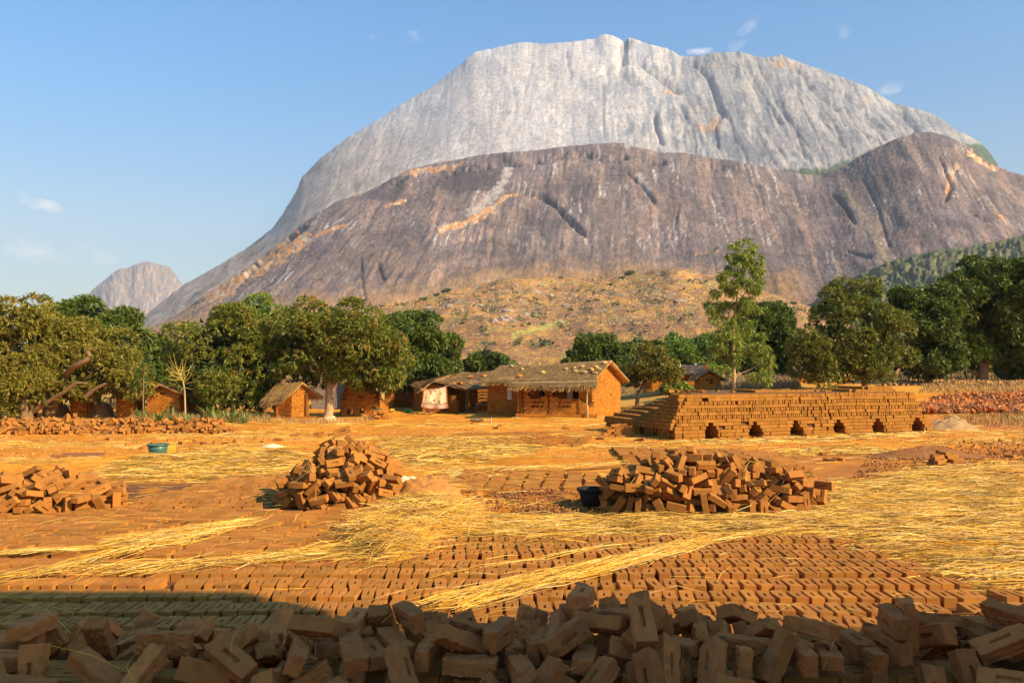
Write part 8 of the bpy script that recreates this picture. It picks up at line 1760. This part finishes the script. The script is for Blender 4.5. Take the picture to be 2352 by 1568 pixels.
t_, o_, a, b, zb, zt = small_building('brick_hut', 'small square brick hut with three black vent holes and a frayed grass roof', 'hut', 1607, 1655, Dd, 849, 1.4, col=HB * np.array((1.12, .9, .8)), gable=(.42, zat(864, Dd)), z0=zat(906, Dd), limit=150, course=.11, blen=.3,
    hole=[(.30, .38, zat(873, Dd) - zat(906, Dd), zat(869, Dd) - zat(906, Dd)), (.50, .58, zat(873, Dd) - zat(906, Dd), zat(869, Dd) - zat(906, Dd)), (.51, .59, zat(880, Dd) - zat(906, Dd), zat(876, Dd) - zat(906, Dd))], roof=500, slope_r=.05, group='mud brick huts of the village')
small_building('brick_wall', 'low brick yard wall running behind the gum tree trunk', 'wall', 1652, 1706, 60, 866, .3, col=HB * np.array((1.0, .85, .8)), z0=zat(886, 60), limit=60)
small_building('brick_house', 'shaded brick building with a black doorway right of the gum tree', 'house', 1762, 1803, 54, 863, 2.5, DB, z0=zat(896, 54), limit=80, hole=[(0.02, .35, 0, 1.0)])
t_, o_, a, b, zb, zt = small_building('brick_house', 'long low brick house with a plank door under the large grey-trunked mango tree', 'house', 1831, 1952, 52, 864, 3, HB * np.array((.95, .8, .75)), z0=zat(892, 52), limit=150, hole=[(.5, .66, 0, .72)])
thatch(t_, o_, (*PP(1822, 53), zat(822, 53)), (*PP(1842, 53), zat(832, 53)), (*PP(1822, 51.6), zat(845, 52)), (*PP(1843, 51.6), zat(848, 52)), 260, tones=[np.array((.5, .42, .36)), np.array((.4, .34, .3)), np.array((.58, .5, .42)), np.array((.25, .2, .18))], wd=.025)
for k in range(6):
    V, F, c = box((float(a[0] + (b[0] - a[0]) * (.50 + .16 * (k + .5) / 6)), 52.03, zb + .36), (float(b[0] - a[0]) * .16 / 6 - .012, .03, .72)); link('plank', mesh_np('plank', V - o_, F, WOOD), t_)

# the big kiln -----------------------------------------------------------------------------------
K0 = np.array((*gnd(1548, 1012)[:2],)); K1 = np.array((*gnd(2140, 993)[:2],)); KX = (K1 - K0) / np.hypot(*(K1 - K0)); KY = np.array((-KX[1], KX[0])); KL = float(np.hypot(*(K1 - K0))); ok = np.array((*K0, 0.))
kb = HB * np.array((.80, .86, .92)); KD = 4.9
kt = thing('brick_kiln', 'huge rectangular stack of mud bricks with six stepped fire holes and a terraced end', 'kiln', tuple(ok), 0, 'brick kilns')
w = Wall(kt, ok, np.array((.31, .128, .020)), 2); rzk = math.atan2(KX[1], KX[0])
def kp(u, v, z): q = K0 + KX * u + KY * v; return np.array((q[0], q[1], z + gk))
gk = gzf(*K0) - .02
def upx(px):   # where the front face crosses a picture column
    d = ray(px, 1000); A = np.array([[KX[0], -d.x], [KX[1], -d.y]]); return float(np.linalg.solve(A, -K0)[0])
arch = [upx(p) for p in (1635, 1737, 1833, 1928, 2020, 2110)]
H0 = .112; NC = 13
solid = []
inset = lambda k: .018 * k
def kbrick(u, v, z, du, dv, dz):
    fr_ = 1 - min(v / 1.5, 1)
    w.brick(tuple(kp(u, v + fr_ * .10 * float(pn(u * .55, z * 1.1, 71)), z + .035 * float(pn(u * .5, v * .5, 72)) * z)), (du, dv, dz), rzk + random.gauss(0, .02))
AV = [[q * random.uniform(.88, 1.15) for q in (.245, .24, .235, .17, .10)] for _ in range(6)]
for k in range(NC):
    z = k * H0 + H0 / 2; ins = inset(k); uL = .02 * k + (.05 if k > 7 else 0); uR = KL - .045 * k - (.05 if k > 6 else 0)
    head = k in (6, 8, 10) or (k == 12 and True)
    u = uL + random.uniform(0, .04)
    while u < uR - .04:
        hd = head or (k in (5, 7) and random.random() < .35) or random.random() < .06
        bw = (.078 if hd else .275) * random.uniform(.93, 1.07)
        if k == 12 and u < KL * .48: bw = .275 * random.uniform(.95, 1.05); hd = False
        if k == 11: bw = .275 * random.uniform(.95, 1.05); hd = False
        lo, hi = u, u + bw
        for ai, a in enumerate(arch):
            hw = AV[ai][k] if k < 5 else 0
            if hw and lo < a + hw and hi > a - hw:
                if lo < a - hw: hi = min(hi, a - hw)
                elif hi > a + hw: lo = max(lo, a + hw)
                else: lo = hi
        if hi - lo > .03 and random.random() > (.014 if k > 2 else .006): kbrick((lo + hi) / 2, ins + .06 + random.uniform(-.018, .03), z, hi - lo - (.024 if hd else .014), .14, H0 - .014)
        u += bw
# reveals of the fire holes
for ai, a in enumerate(arch):
    for k in range(5):
        hw = AV[ai][k]
        for s_ in (-1, 1):
            for q in range(5): kbrick(a + s_ * (hw + .06), .2 + .27 * q, k * H0 + H0 / 2, .13, .262, H0 - .008)
        for q in range(5): kbrick(a, .2 + .27 * q, 5 * H0 + H0 / 2, .5, .262, H0 - .01)
# extra courses at the far end and on top
for (k, u0, u1) in ((13, KL * .735, KL - 1.0), (14, KL * .79, KL - 1.15), (13, KL * .36, KL * .60)):
    u = u0
    while u < u1:
        bw = .078 if (k != 14 or True) else .27
        kbrick(u, .14 + inset(k) + (.9 if u0 < KL * .5 else 0) + .35 * (u0 > KL * .7), k * H0 + H0 / 2 - .0, bw - .008, .27, H0 - .008); u += bw
    v = .4
    while v < 1.6: kbrick(u0 - .05, v + .35, k * H0 + H0 / 2, .27, .07, H0 - .01); v += .078
# terraced left end: for each course the left edge steps in, a little at the front, much at the back
def left_edge(k, v):     # local u of the left boundary of course k at depth v
    f = v / KD
    if k < 3: return .0
    if k < 5: return .0 - .05 + .02 * (k - 3)
    return (k - 4) * (.085 + .30 * sst(f, .22, .75)) - .05 + .12 * (f > .35) * (k > 7)
for k in range(NC):
    z = k * H0 + H0 / 2
    v = .16 if k < 12 else .3
    while v < KD:
        e = left_edge(k, v) 
        if k < 3:    # pillars on end with dark gaps
            if int(v / .34) % 3 != 0 or random.random() < .3: kbrick(e + .14 + random.uniform(0, .03), v, z, .26, .082, H0 - .006)
            v += .118
            continue
        kbrick(e + .13 + random.uniform(-.012, .012), v, z, .27, .070, H0 - .006)
        if k >= 4:
            e1 = left_edge(k + 1, v) if k < 12 else e + .4
            for q in range(1, int((e1 - e) / .27) + 2): kbrick(e + .13 + .272 * q, v, z - .002, .266, .070, H0 - .006)
        v += .078
    # gabled returns that catch the light where the tiers step
# top surface rows
u = .9
while u < KL - .9:
    for v in np.arange(.35, KD - .3, .275):
        if u > left_edge(12, v) + .35: kbrick(u, v, (NC - 1) * H0 + H0 / 2 - .004, .082, .268, H0 - .01)
    u += .088
for s_ in range(40):
    u = random.uniform(1.2, KL - 1); v = random.uniform(1.2, KD - .5); w.brick(tuple(kp(u, v, NC * H0 + .03)), (.27, .11, .08), random.uniform(0, 3))
# dark packed core, with tunnels left open
def core_box(u0, u1, v0, v1, z0, z1):
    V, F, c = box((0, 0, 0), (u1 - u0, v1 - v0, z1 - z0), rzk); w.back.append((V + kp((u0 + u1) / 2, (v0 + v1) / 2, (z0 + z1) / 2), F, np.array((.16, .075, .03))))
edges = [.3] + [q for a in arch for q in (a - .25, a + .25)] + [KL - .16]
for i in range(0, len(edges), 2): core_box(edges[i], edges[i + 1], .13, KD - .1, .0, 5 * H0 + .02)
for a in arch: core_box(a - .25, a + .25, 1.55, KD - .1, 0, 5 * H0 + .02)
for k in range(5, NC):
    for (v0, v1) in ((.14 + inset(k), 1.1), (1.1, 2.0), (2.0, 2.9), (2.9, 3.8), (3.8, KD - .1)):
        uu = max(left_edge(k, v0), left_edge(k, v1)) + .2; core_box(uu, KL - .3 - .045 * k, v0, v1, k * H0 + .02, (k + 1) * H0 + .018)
# right end and back faces
for k in range(NC):
    v = .2
    while v < KD: kbrick(KL - .045 * k - .12, v + .13, k * H0 + H0 / 2, .24, .262, H0 - .008); v += .275
    u = left_edge(k, KD) + .2
    while u < KL - .05 * k - .3: kbrick(u + .13, KD, k * H0 + H0 / 2, .262, .12, H0 - .008); u += .275
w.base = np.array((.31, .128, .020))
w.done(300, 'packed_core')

# unseen house added at the right, blocks sized to cast the pile's shade
SH = thing('brick_house', 'unseen brick house added out of frame to shade the nearest pile', 'house', (9.5, 0, 0))
osh = np.array((9.5, 0, 0.))
w = Wall(SH, osh, HB)
def block(x0, x1, y0, y1, z0, z1a, z1b=None):
    """box whose top slopes from z1a at y0 to z1b at y1"""
    z1b = z1a if z1b is None else z1b
    V = np.array([(x, y, z) for x in (x0, x1) for y, zt in ((y0, z1a), (y1, z1b)) for z in (z0, zt)]); return V, np.array([(0, 1, 3, 2), (4, 6, 7, 5), (0, 4, 5, 1), (2, 3, 7, 6), (0, 2, 6, 4), (1, 5, 7, 3)]), HB
bl_ = [block(4.9, 11.2, -5, 1.70, 0, 3.3, 3.55), block(11.2, 26, -5, 2.3, 0, 4.2, 5.1), block(4.0, 6.85, -3.5, 1.6, 0, 5.6, 6.75)]
V, F, c = join(bl_); link('wall', mesh_np('wall', V - osh, F, MORT, c), SH)
w.face((4.88, 1.70), (4.88, -5), 0, [(0, 3.50), (6.7, 3.25)]); w.face((11.2, 1.72), (4.9, 1.72), 0, [(0, 3.5), (6.3, 3.5)])
w.face((3.98, 1.6), (3.98, -3.5), 0, [(0, 6.70), (5.1, 5.55)], holes=[(2.0, 2.9, 0, 2.0), (3.6, 4.2, 1.0, 1.8)]); w.face((6.85, 1.62), (4.0, 1.62), 0, [(0, 6.70), (2.85, 6.70)], holes=[(1.1, 1.8, 1.0, 1.8)])
w.done(0, 'brick_facing')
thatch(SH, osh, (4.6, 1.9, 3.72), (11.2, 1.9, 3.72), (4.6, -5.3, 3.4), (11.2, -5.3, 3.4), 500, fr=.1, th=.06, sag=0)
V, F, c = box((3.90 - 9.5, -.85, 1.0), (.05, .86, 1.98)); link('door', mesh_np('door', V, F, WOOD), SH)
# ------------------------------------------------------------------ small things in the yard
def plastic(name, col, rough=.4): return mat(name, base=col, rough=rough, var=.1, scale=5, bump=.1, bscale=30, spec=.4)
def tub(name, label, cat, p, r0, r1, h, col, rim=.02, tilt=(0, 0, 0), parts=True, band=True, group=None):
    t = thing(name, label, cat, p, 0, group); t.rotation_euler = tilt; m = plastic(name + '_plastic', col, .4 if max(col) > .03 else .9)
    V, F, c = lathe([(.001, .0), (r0, 0), (r0 + (r1 - r0) * .5, h * .5), (r1, h), (r1 - .012, h), (r0 - .01, .02), (.001, .02)], 28)
    link('body', mesh_np('body', V, F, m, smooth=True), t)
    V, F, c = lathe([(r1 - .004, h - .03), (r1 + rim, h - .03), (r1 + rim, h + .004), (r1 - .015, h + .004)], 28); link('rim', mesh_np('rim', V, F, m, smooth=True), t)
    if band:
        rr = r0 + (r1 - r0) * .62; V, F, c = lathe([(rr, h * .6), (rr + .012, h * .61), (rr + .012, h * .65), (rr, h * .66)], 28); link('band', mesh_np('band', V, F, m, smooth=True), t)
    return t
g = gnd(362, 1048); tub('tub', 'deep green plastic tub standing on the straw-strewn ground', 'tub', tuple(g), .185, .235, .30, (.055, .13, .10), band=True)
def jerrycan(label, p, rz, s=1., lie=False):
    t = thing('jerrycan', label, 'jerrycan', p, 0, 'yellow jerrycans'); t.rotation_euler = (math.pi / 2 if lie else 0, 0, rz); t.scale = (s, s, s); m = plastic('yellow_plastic', (.60, .30, .02))
    xs = np.array([-.11, -.095, 0, .095, .11]); V, F = lattice(xs, np.array([-.075, -.06, .06, .075]), np.array([0, .015, .24, .28])); q = V.copy(); sh = (q[:, 2] > .25) | (q[:, 2] < .01); V[:, 0] *= np.where(sh, .88, 1); V[:, 1] *= np.where(sh, .8, 1)
    link('body', mesh_np('body', V, F, m, smooth=True), t)
    V, F, c = tube([(-.06, 0, .27), (-.05, 0, .335), (.04, 0, .335), (.06, 0, .27)], .013, 6); link('handle', mesh_np('handle', V, F, m, smooth=True), t)
    V, F, c = lathe([(.02, .28), (.024, .33), (.001, .33)], 12); V[:, 0] += .085; link('cap', mesh_np('cap', V, F, m), t)
jerrycan('small yellow jerrycan standing beside the green tub', tuple(gnd(393, 1046)), .3, .95)
jerrycan('yellow jerrycan lying in front of the low thatched house', tuple(gnd(900, 946) + Vector((0, 0, .1))), .2, 1.1, True)
g = gnd(1362, 1168); tub('basin', 'black rubber basin half hidden behind the low brick heap', 'basin', (g.x, g.y + .1, g.z + .0), .14, .225, .30, (.022, .014, .010), band=False)
tub('basin', 'dark green basin resting on the little brick stack', 'basin', tuple(at(869, 943, 37.6)), .13, .2, .10, (.04, .09, .06), band=False, group='plastic basins')
tub('basin', 'bright green plastic bowl on the ground before the thatched houses', 'basin', tuple(gnd(937, 948)), .11, .18, .16, (.02, .28, .06), band=False, group='plastic basins')
tub('basin', 'shallow orange basin on the bare earth below the curtain', 'basin', tuple(gnd(1104, 955)), .14, .22, .05, (.60, .22, .02), band=False, group='plastic basins')
tub('bucket', 'small orange bucket by the wall of the far red brick house', 'bucket', tuple(at(1591, 892, 56.5)), .1, .16, .22, (.65, .28, .02), band=False, group='buckets at the far house')
tub('bucket', 'small blue bucket beside the seated person', 'bucket', tuple(at(1601, 893, 56.2)), .1, .14, .18, (.02, .10, .35), band=False, group='buckets at the far house')
tub('basin', 'red basin on the ground beside the grey mango trunk', 'basin', tuple(at(1942, 892, 46)), .16, .24, .12, (.55, .03, .02), band=False, group='plastic basins')
def crumple(label, p, s, col, seed, cat='sack'):
    n, k = 26, 26; U, V_ = np.meshgrid(np.linspace(-1, 1, n), np.linspace(-1, 1, k))
    X = U * s[0] + .12 * s[0] * pn(U * 2 + seed, V_ * 2, 1); Y = V_ * s[1] + .2 * s[1] * pn(U * 3, V_ * 2 + seed, 2)
    Z = s[2] * (np.clip(1 - np.hypot(U, V_), 0, 1) ** .6) * (.5 + 1.2 * np.abs(fbm(U * 2.2 + seed, V_ * 2.2, 3, 4))) + .012 + .03 * np.abs(pn(U * 6, V_ * 6, seed))
    i, j = np.meshgrid(np.arange(k - 1), np.arange(n - 1), indexing='ij'); F = np.stack([i * n + j, i * n + j + 1, (i + 1) * n + j + 1, (i + 1) * n + j], -1).reshape(-1, 4)
    P = np.stack([X, Y, Z], -1).reshape(-1, 3); F = F[(np.hypot(U, V_).reshape(-1)[F] < 1.02).all(1)]
    m = len(P); Fb = F[:, ::-1] + m
    o = link('sack', mesh_np('sack', np.concatenate([P, P * np.array((1, 1, 0))]), np.concatenate([F, Fb]), mat('sack_cloth', base=col, rough=.6, bump=.3, transl=.1))); o.location = p; tag(o, label, cat, 'pale woven sacks'); return o
crumple('white woven sack crumpled on the yard behind the tall heap', tuple(gnd(628, 1028)), (.32, .2, .12), (.70, .62, .42), 3)
g = gnd(936, 1118); crumple('cream sack crumpled between the tall heap and the soil mound', (g.x, g.y, g.z + .08), (.26, .16, .10), (.78, .66, .42), 8)
# plank, stone, log, stakes
g = gnd(178, 1050)
V, F, c = join([box((0, 0, .04), (1.25, .16, .05), .1, jit=.01), box((.1, .12, .08), (1.0, .1, .05), .2, jit=.01)]); o = link('plank', mesh_np('plank', V, F, mat('old_plank', base=(.26, .11, .05), bump=.5))); o.location = g; tag(o, 'pair of reddish planks lying at the edge of the wet patch', 'plank')
V, F = rock_mesh(33, .25); o = link('boulder', mesh_np('stone', V, F, mat('pale_stone', base=(.60, .44, .24), bump=.4))); o.location = gnd(758, 966) + Vector((0, 0, .06)); o.scale = (.30, .2, .16); tag(o, 'pale rounded stone at the foot of the forked mango trunk', 'stone')
V, F, c = tube([(-.28, 0, .1), (0, .02, .07), (.3, 0, .1)], [.05, .09, .05], 8, wob=.2); o = link('log', mesh_np('log', V, F, BARK)); o.location = gnd(1094, 969); tag(o, 'dark curved log on the bare earth before the porch house', 'log')
V, F, c = tube([(0, 0, 0), (.01, 0, .26)], [.035, .02], 6); o = link('stake', mesh_np('stake', V, F, WOOD)); o.location = gnd(1128, 972); tag(o, 'short pale stake stuck in the yard before the porch house', 'stake')
V, F = rock_mesh(37, .3)
SANDM = mat('sand_heap', base=(.56, .36, .17), var=.2, scale=4, bump=.7, bscale=20, bdist=.03)
def mound(label, px, py, rx, ry, h, m, seed):
    g = gnd(px, py); n, k = 30, 40; rr = np.linspace(0, 1, n)[:, None]; aa = np.linspace(0, 2 * np.pi, k, endpoint=False)[None]
    X, Y = rr * np.cos(aa), rr * np.sin(aa); Z = h * (np.cos(rr * np.pi / 2 + 0 * aa) ** 1.3) * (1 + .5 * fbm(X * 2.2 + seed, Y * 2.2, 3, seed)) + .08 * h * pn(X * 9, Y * 9, seed)
    P = np.stack([X * rx, Y * ry, Z - .03 * rr], -1).reshape(-1, 3); i, j = np.meshgrid(np.arange(n - 1), np.arange(k), indexing='ij'); F = np.stack([i * k + j, i * k + (j + 1) % k, (i + 1) * k + (j + 1) % k, (i + 1) * k + j], -1).reshape(-1, 4)[:, ::-1]
    o = link('earth_mound', mesh_np('earth_mound', P, F, m, smooth=True)); o.location = g; tag(o, label, 'mound', 'mounds of earth'); return o
mound('pale sandy mound at the right-hand end of the kiln', 2183, 984, 1.15, .8, .42, mat('dull_sand', base=(.42, .25, .11), var=.35, scale=3, bump=.9, bscale=12, bdist=.05), 3)
SOIL = mat('dug_soil', base=(.47, .20, .05), var=.3, scale=5, bump=.8, bscale=22, bdist=.03)
mound('mound of dug orange soil beside the tall brick heap', 978, 1150, .78, .55, .40, SOIL, 8)
mound('low crumbly heap of clods behind the small scattered brick stack', 2128, 1046, 1.5, .5, .22, mat('dark_clods', base=(.30, .12, .04), var=.4, scale=8, bump=1, bscale=20, bdist=.05), 5)
mound('low heap of loose earth beside the old kiln in the shade', 848, 955, .85, .6, .34, SOIL, 9)
# leafy castor bush behind the kiln
V, F, c = join([leaves((lambda u: u * np.array((.95, .4, .38)) + np.array((0, 0, .25)))(unit(260)), unit(260), G_BRIGHT, .26, .2, 2, 0)])
o = link('castor_bush', mesh_np('castor_bush', V, F, LEAF, c)); o.location = at(1553, 902, 48); tag(o, 'low bright green broad-leaved bush peeping over the kiln', 'bush')
# loose bricks: small stacks and strays, each stack a thing
def stack(label, px, py, layers, rz, seed, base=np.array((.44, .19, .06)), jitter=.06):
    r = random.Random(seed); g = gnd(px, py); t = thing('brick_stack', label, 'brick stack', tuple(g), rz, 'small stacks of loose bricks')
    k = 0
    for (n, m) in layers:
        for i in range(n):
            for j in range(m):
                if r.random() < .12: continue
                o = link('brick', LO[r.randrange(len(LO))], t); o.location = ((i - n / 2 + .5) * .29 + r.gauss(0, jitter), (j - m / 2 + .5) * .14 + r.gauss(0, jitter * .5), BT / 2 + k * BT); o.rotation_euler = (r.gauss(0, .08), r.gauss(0, .08), r.gauss(0, .25))
        k += 1
stack('slumped stack of loose bricks against the terraced end of the kiln', 1422, 1003, [(5, 4), (4, 3), (3, 3), (3, 2), (2, 2)], .1, 1)
stack('knee-high brick stack under the dark green basin', 870, 962, [(3, 3), (3, 3), (2, 3), (2, 2), (2, 2)], 0, 2)
stack('small scattered brick stack on the dark soil', 2163, 1070, [(4, 3), (3, 3), (2, 2), (1, 2)], .3, 3, jitter=.1)
stack('a few bricks left in a low pile near the white sack', 722, 1002, [(5, 2), (3, 1)], .0, 4, jitter=.12)
stack('three fallen bricks behind the soil mound', 1035, 1108, [(3, 2), (2, 1)], .5, 5, jitter=.1)
n = 0
STRAYS = [(150, 1052), (355, 1020), (395, 1012), (418, 1020), (430, 1024), (452, 1015), (470, 1021), (500, 1018), (520, 1021), (545, 1015), (590, 1010), (610, 1017), (575, 1046), (690, 1000), (1140, 985), (1090, 975), (1150, 978), (1300, 985), (1380, 1010), (1870, 1038), (1895, 1045), (1850, 1035), (1700, 1012), (1760, 1014), (1470, 1012), (1640, 1018), (2010, 1005), (2050, 1003), (2290, 1045), (2320, 1050), (2240, 1096), (640, 1012), (250, 1010), (300, 1024), (215, 1018), (330, 1030), (480, 1052), (500, 1056), (1050, 1010), (1240, 1000), (1960, 1030), (2300, 1015), (1905, 1060), (1925, 1058), (1420, 1040)]
for (px, py) in STRAYS:
    g = gnd(px, py); o = link('stray_brick', LO[n % len(LO)]); o.location = g + Vector((0, 0, BT / 2 - .01)); o.rotation_euler = (random.gauss(0, .1), random.gauss(0, .1), random.uniform(0, 3)); n += 1
    bnd = lambda y_: 'far' if y_ < 1010 else ('middle' if y_ < 1030 else 'near')
    rk_ = sorted(q_ for q_ in STRAYS if bnd(q_[1]) == bnd(py))
    tag(o, f'stray mud brick on the {bnd(py)} part of the yard, {nth(rk_.index((px, py)) + 1)} from the left there', 'brick', 'stray bricks on the yard')
# broken brick bank on the right
def rubble(name, pl, n, size, label, cols, zf):
    poly = [tuple(gnd(*p))[:2] for p in pl]; xs = [p[0] for p in poly]; ys = [p[1] for p in poly]; q = np.zeros((0, 2))
    while len(q) < n:
        w = np.stack([RNG.uniform(min(xs), max(xs), n), RNG.uniform(min(ys), max(ys), n)], -1); q = np.concatenate([q, w[in_poly(w[:, 0], w[:, 1], poly)]])
    q = q[:n]; s = RNG.uniform(.5, 1.3, (n, 3)) * size; z = gz(q[:, 0], q[:, 1]) + zf(q[:, 0], q[:, 1]) + RNG.uniform(0, .05, n)
    M = quat_m((lambda v: v / np.linalg.norm(v, axis=1, keepdims=True))(RNG.normal(0, 1, (n, 4))))
    c = np.array(cols)[RNG.integers(0, len(cols), n)] * RNG.uniform(.7, 1.25, (n, 1))
    B = BOXV[None] * (1 + RNG.uniform(-.35, .2, (n, 8, 3))) * s[:, None, :]
    V = np.einsum('nij,nkj->nki', M, B) + np.stack([q[:, 0], q[:, 1], z], -1)[:, None]
    F = (BOXF[None] + (np.arange(n) * 8)[:, None, None]).reshape(-1, 4)
    link(name, mesh_np(name, V.reshape(-1, 3), F, MORT, np.repeat(c, 8, 0)), kind='stuff', label=label)
RC = [(.52, .17, .04), (.46, .13, .03), (.55, .22, .06), (.36, .12, .05), (.30, .14, .06)]
rubble('broken_bricks', [(2105, 952), (2125, 925), (2180, 912), (2352, 905), (2620, 905), (2620, 955), (2352, 950)], 3600, (.22, .15, .11), 'bank of broken red bricks and rubble to the right of the kiln', RC, lambda x, y: .10 + .22 * np.clip(fbm(x * .5, y * .5, 3, 8), 0, 1))
rubble('broken_bricks', [(2010, 886), (2030, 876), (2352, 874), (2620, 878), (2620, 888), (2352, 886)], 1300, (.2, .14, .1), 'scattered stones and clods beneath the large mango trees', [(.42, .20, .07), (.34, .16, .06), (.5, .3, .12)], lambda x, y: .03 + 0 * x)
rubble('clods', [(1960, 1100), (2000, 1040), (2352, 1010), (2560, 1010), (2560, 1098)], 2200, (.05, .04, .03), 'small dark clods of earth on the dug ground', [(.30, .12, .04), (.40, .17, .05)], lambda x, y: 0 * x)
rubble('pebbles', [(-200, 1060), (-100, 985), (2400, 985), (2600, 1060)], 5200, (.035, .03, .022), 'pebbles and brick crumbs over the yard', [(.34, .14, .05), (.48, .22, .07), (.55, .35, .15)], lambda x, y: 0 * x)
rubble('pebbles', [(1040, 1180), (1020, 1130), (1400, 1130), (1380, 1185)], 900, (.04, .03, .025), 'crumbs of dark soil in the shallow pit', [(.28, .11, .04), (.40, .17, .05)], lambda x, y: 0 * x)

# stones, grass tufts and low bushes too many to count on the dry foothill
def hill_pts(n, lo, hi, thr, seed):
    out = []
    H_, K_ = PD.shape[0] - 9, PD.shape[1] - 1
    while len(out) < n:
        i = RNG.uniform(0, H_ - 1, 4 * n); j = RNG.uniform(0, K_, 4 * n); a, b = i.astype(int), j.astype(int); fi, fj = (i - a)[:, None], (j - b)[:, None]
        p = (PD[a, b] * (1 - fj) + PD[a, b + 1] * fj) * (1 - fi) + (PD[a + 1, b] * (1 - fj) + PD[a + 1, b + 1] * fj) * fi
        px, py = project(p); k = (py > lo) & (py < hi) & (px > 800) & (px < 1900) & (fbm(px / 45, py / 20, 3, seed) > thr)
        out += list(p[k])
    return np.array(out[:n])
p = hill_pts(1700, 610, 800, .10, 501); n = len(p); dd = np.hypot(p[:, 0], p[:, 1]) / FP
s = RNG.uniform(.5, 1.0, (n, 3)) * (RNG.uniform(1.2, 5.0, (n, 1)) ** 1.0) * dd[:, None] * np.array((1.3, 1, .8))
M = quat_m((lambda v: v / np.linalg.norm(v, axis=1, keepdims=True))(RNG.normal(0, 1, (n, 4))))
B = BOXV[None] * (1 + RNG.uniform(-.35, .2, (n, 8, 3))) * s[:, None, :]
V = np.einsum('nij,nkj->nki', M, B) + p[:, None]; F = (BOXF[None] + (np.arange(n) * 8)[:, None, None]).reshape(-1, 4)
c = mix(np.array((.34, .22, .14)), np.array((.20, .13, .10)), RNG.random((n, 1))) * RNG.uniform(.7, 1.2, (n, 1))
link('hillside_stones', mesh_np('hillside_stones', V.reshape(-1, 3), F, MORT, np.repeat(c, 8, 0)), kind='stuff', label='countless stones strewn over the dry foothill')
p = hill_pts(800, 625, 800, .22, 511); v = unit(len(p)); dd = np.hypot(p[:, 0], p[:, 1]) / FP
V, F, c = leaves(p + v * dd[:, None] * 1.0 + np.array((0, 0, .3)), v, [np.array((.07, .10, .02)), np.array((.10, .12, .025)), np.array((.16, .15, .03))], 2.3, 1.5, 5, .1)
link('hillside_scrub', mesh_np('hillside_scrub', V, F, LEAF, c), kind='stuff', label='low green scrub scattered over the dry foothill')
p = hill_pts(9000, 640, 850, -.25, 521); n = len(p); dd = np.hypot(p[:, 0], p[:, 1]) / FP; hh = RNG.uniform(1.2, 3.2, n) * dd; ww = RNG.uniform(.6, 2.4, n) * dd
X3 = np.array((1, 0, 0.)); V = np.stack([p - X3 * ww[:, None], p + X3 * ww[:, None], p + X3 * (ww * .8)[:, None] + np.array((0, .3, 1)) * hh[:, None], p - X3 * (ww * .7)[:, None] + np.array((0, .3, 1)) * (hh * .8)[:, None]], 1)
c = np.array([(.50, .27, .06), (.40, .20, .05), (.58, .36, .10), (.28, .14, .05)])[RNG.integers(0, 4, n)] * RNG.uniform(.75, 1.2, (n, 1))
link('hillside_grass', mesh_np('hillside_grass', V.reshape(-1, 3), np.arange(4)[None] + np.arange(n)[:, None] * 4, STRAW, np.repeat(c, 4, 0)), kind='stuff', label='tufts of dry golden grass on the foothill')

# person sitting against the far house: one skinned body with wrap and head cloth -------------------
def person():
    D = 55.6; p = at(1612, 893, D); t = thing('person', 'person in a dark patterned wrap sitting by the wall of the far red brick house', 'person', tuple(p))
    me = bpy.data.meshes.new('body'); J = [(0, 0, .16), (0, .02, .34), (0, .0, .52), (0, -.02, .60), (0, -.03, .70), (0, -.03, .76), (-.16, 0, .52), (-.22, -.12, .36), (-.10, -.28, .30), (.16, 0, .52), (.22, -.12, .36), (.10, -.28, .30),
                                          (-.10, -.05, .14), (-.14, -.42, .22), (-.12, -.62, .04), (-.12, -.72, .03), (.10, -.05, .14), (.14, -.42, .22), (.12, -.62, .04), (.12, -.72, .03)]
    E = [(0, 1), (1, 2), (2, 3), (3, 4), (4, 5), (2, 6), (6, 7), (7, 8), (2, 9), (9, 10), (10, 11), (0, 12), (12, 13), (13, 14), (14, 15), (0, 16), (16, 17), (17, 18), (18, 19)]
    rad = [.15, .13, .13, .055, .09, .07, .06, .045, .03, .06, .045, .03, .10, .07, .045, .03, .10, .07, .045, .03]
    me.from_pydata(J, E, []); o = link('body', me, t)
    sk = o.modifiers.new('skin', 'SKIN'); 
    for i, r in enumerate(rad): me.skin_vertices[0].data[i].radius = (r, r)
    me.skin_vertices[0].data[0].use_root = True
    o.modifiers.new('sub', 'SUBSURF').levels = 1; o.modifiers['sub'].render_levels = 1
    me.materials.append(mat('dark_skin', base=(.10, .05, .03), rough=.5, bump=0))
    def cl(x): return np.array((.16, .05, .06)) if int(x * 20) % 3 else np.array((.40, .30, .28))
    V, F, c = lathe([(.12, .60), (.19, .52), (.19, .36), (.24, .18), (.34, .02), (.30, .0)], 16)
    V[:, 1] = V[:, 1] * 1.1 - .06 * (1 - V[:, 2]) * 2; link('wrap', mesh_np('wrap', V, F, mat('patterned_wrap', base=(.16, .06, .08), var=.7, scale=22, bump=0, two=((.55, .42, .38), 30, .58, 1)), smooth=True), t)
    V, F, c = lathe([(.115, .72), (.12, .78), (.09, .84), (.001, .87)], 14); V[:, 1] -= .01; link('head_cloth', mesh_np('head_cloth', V, F, mat('head_cloth', base=(.30, .10, .10), bump=0), smooth=True), t)
person()
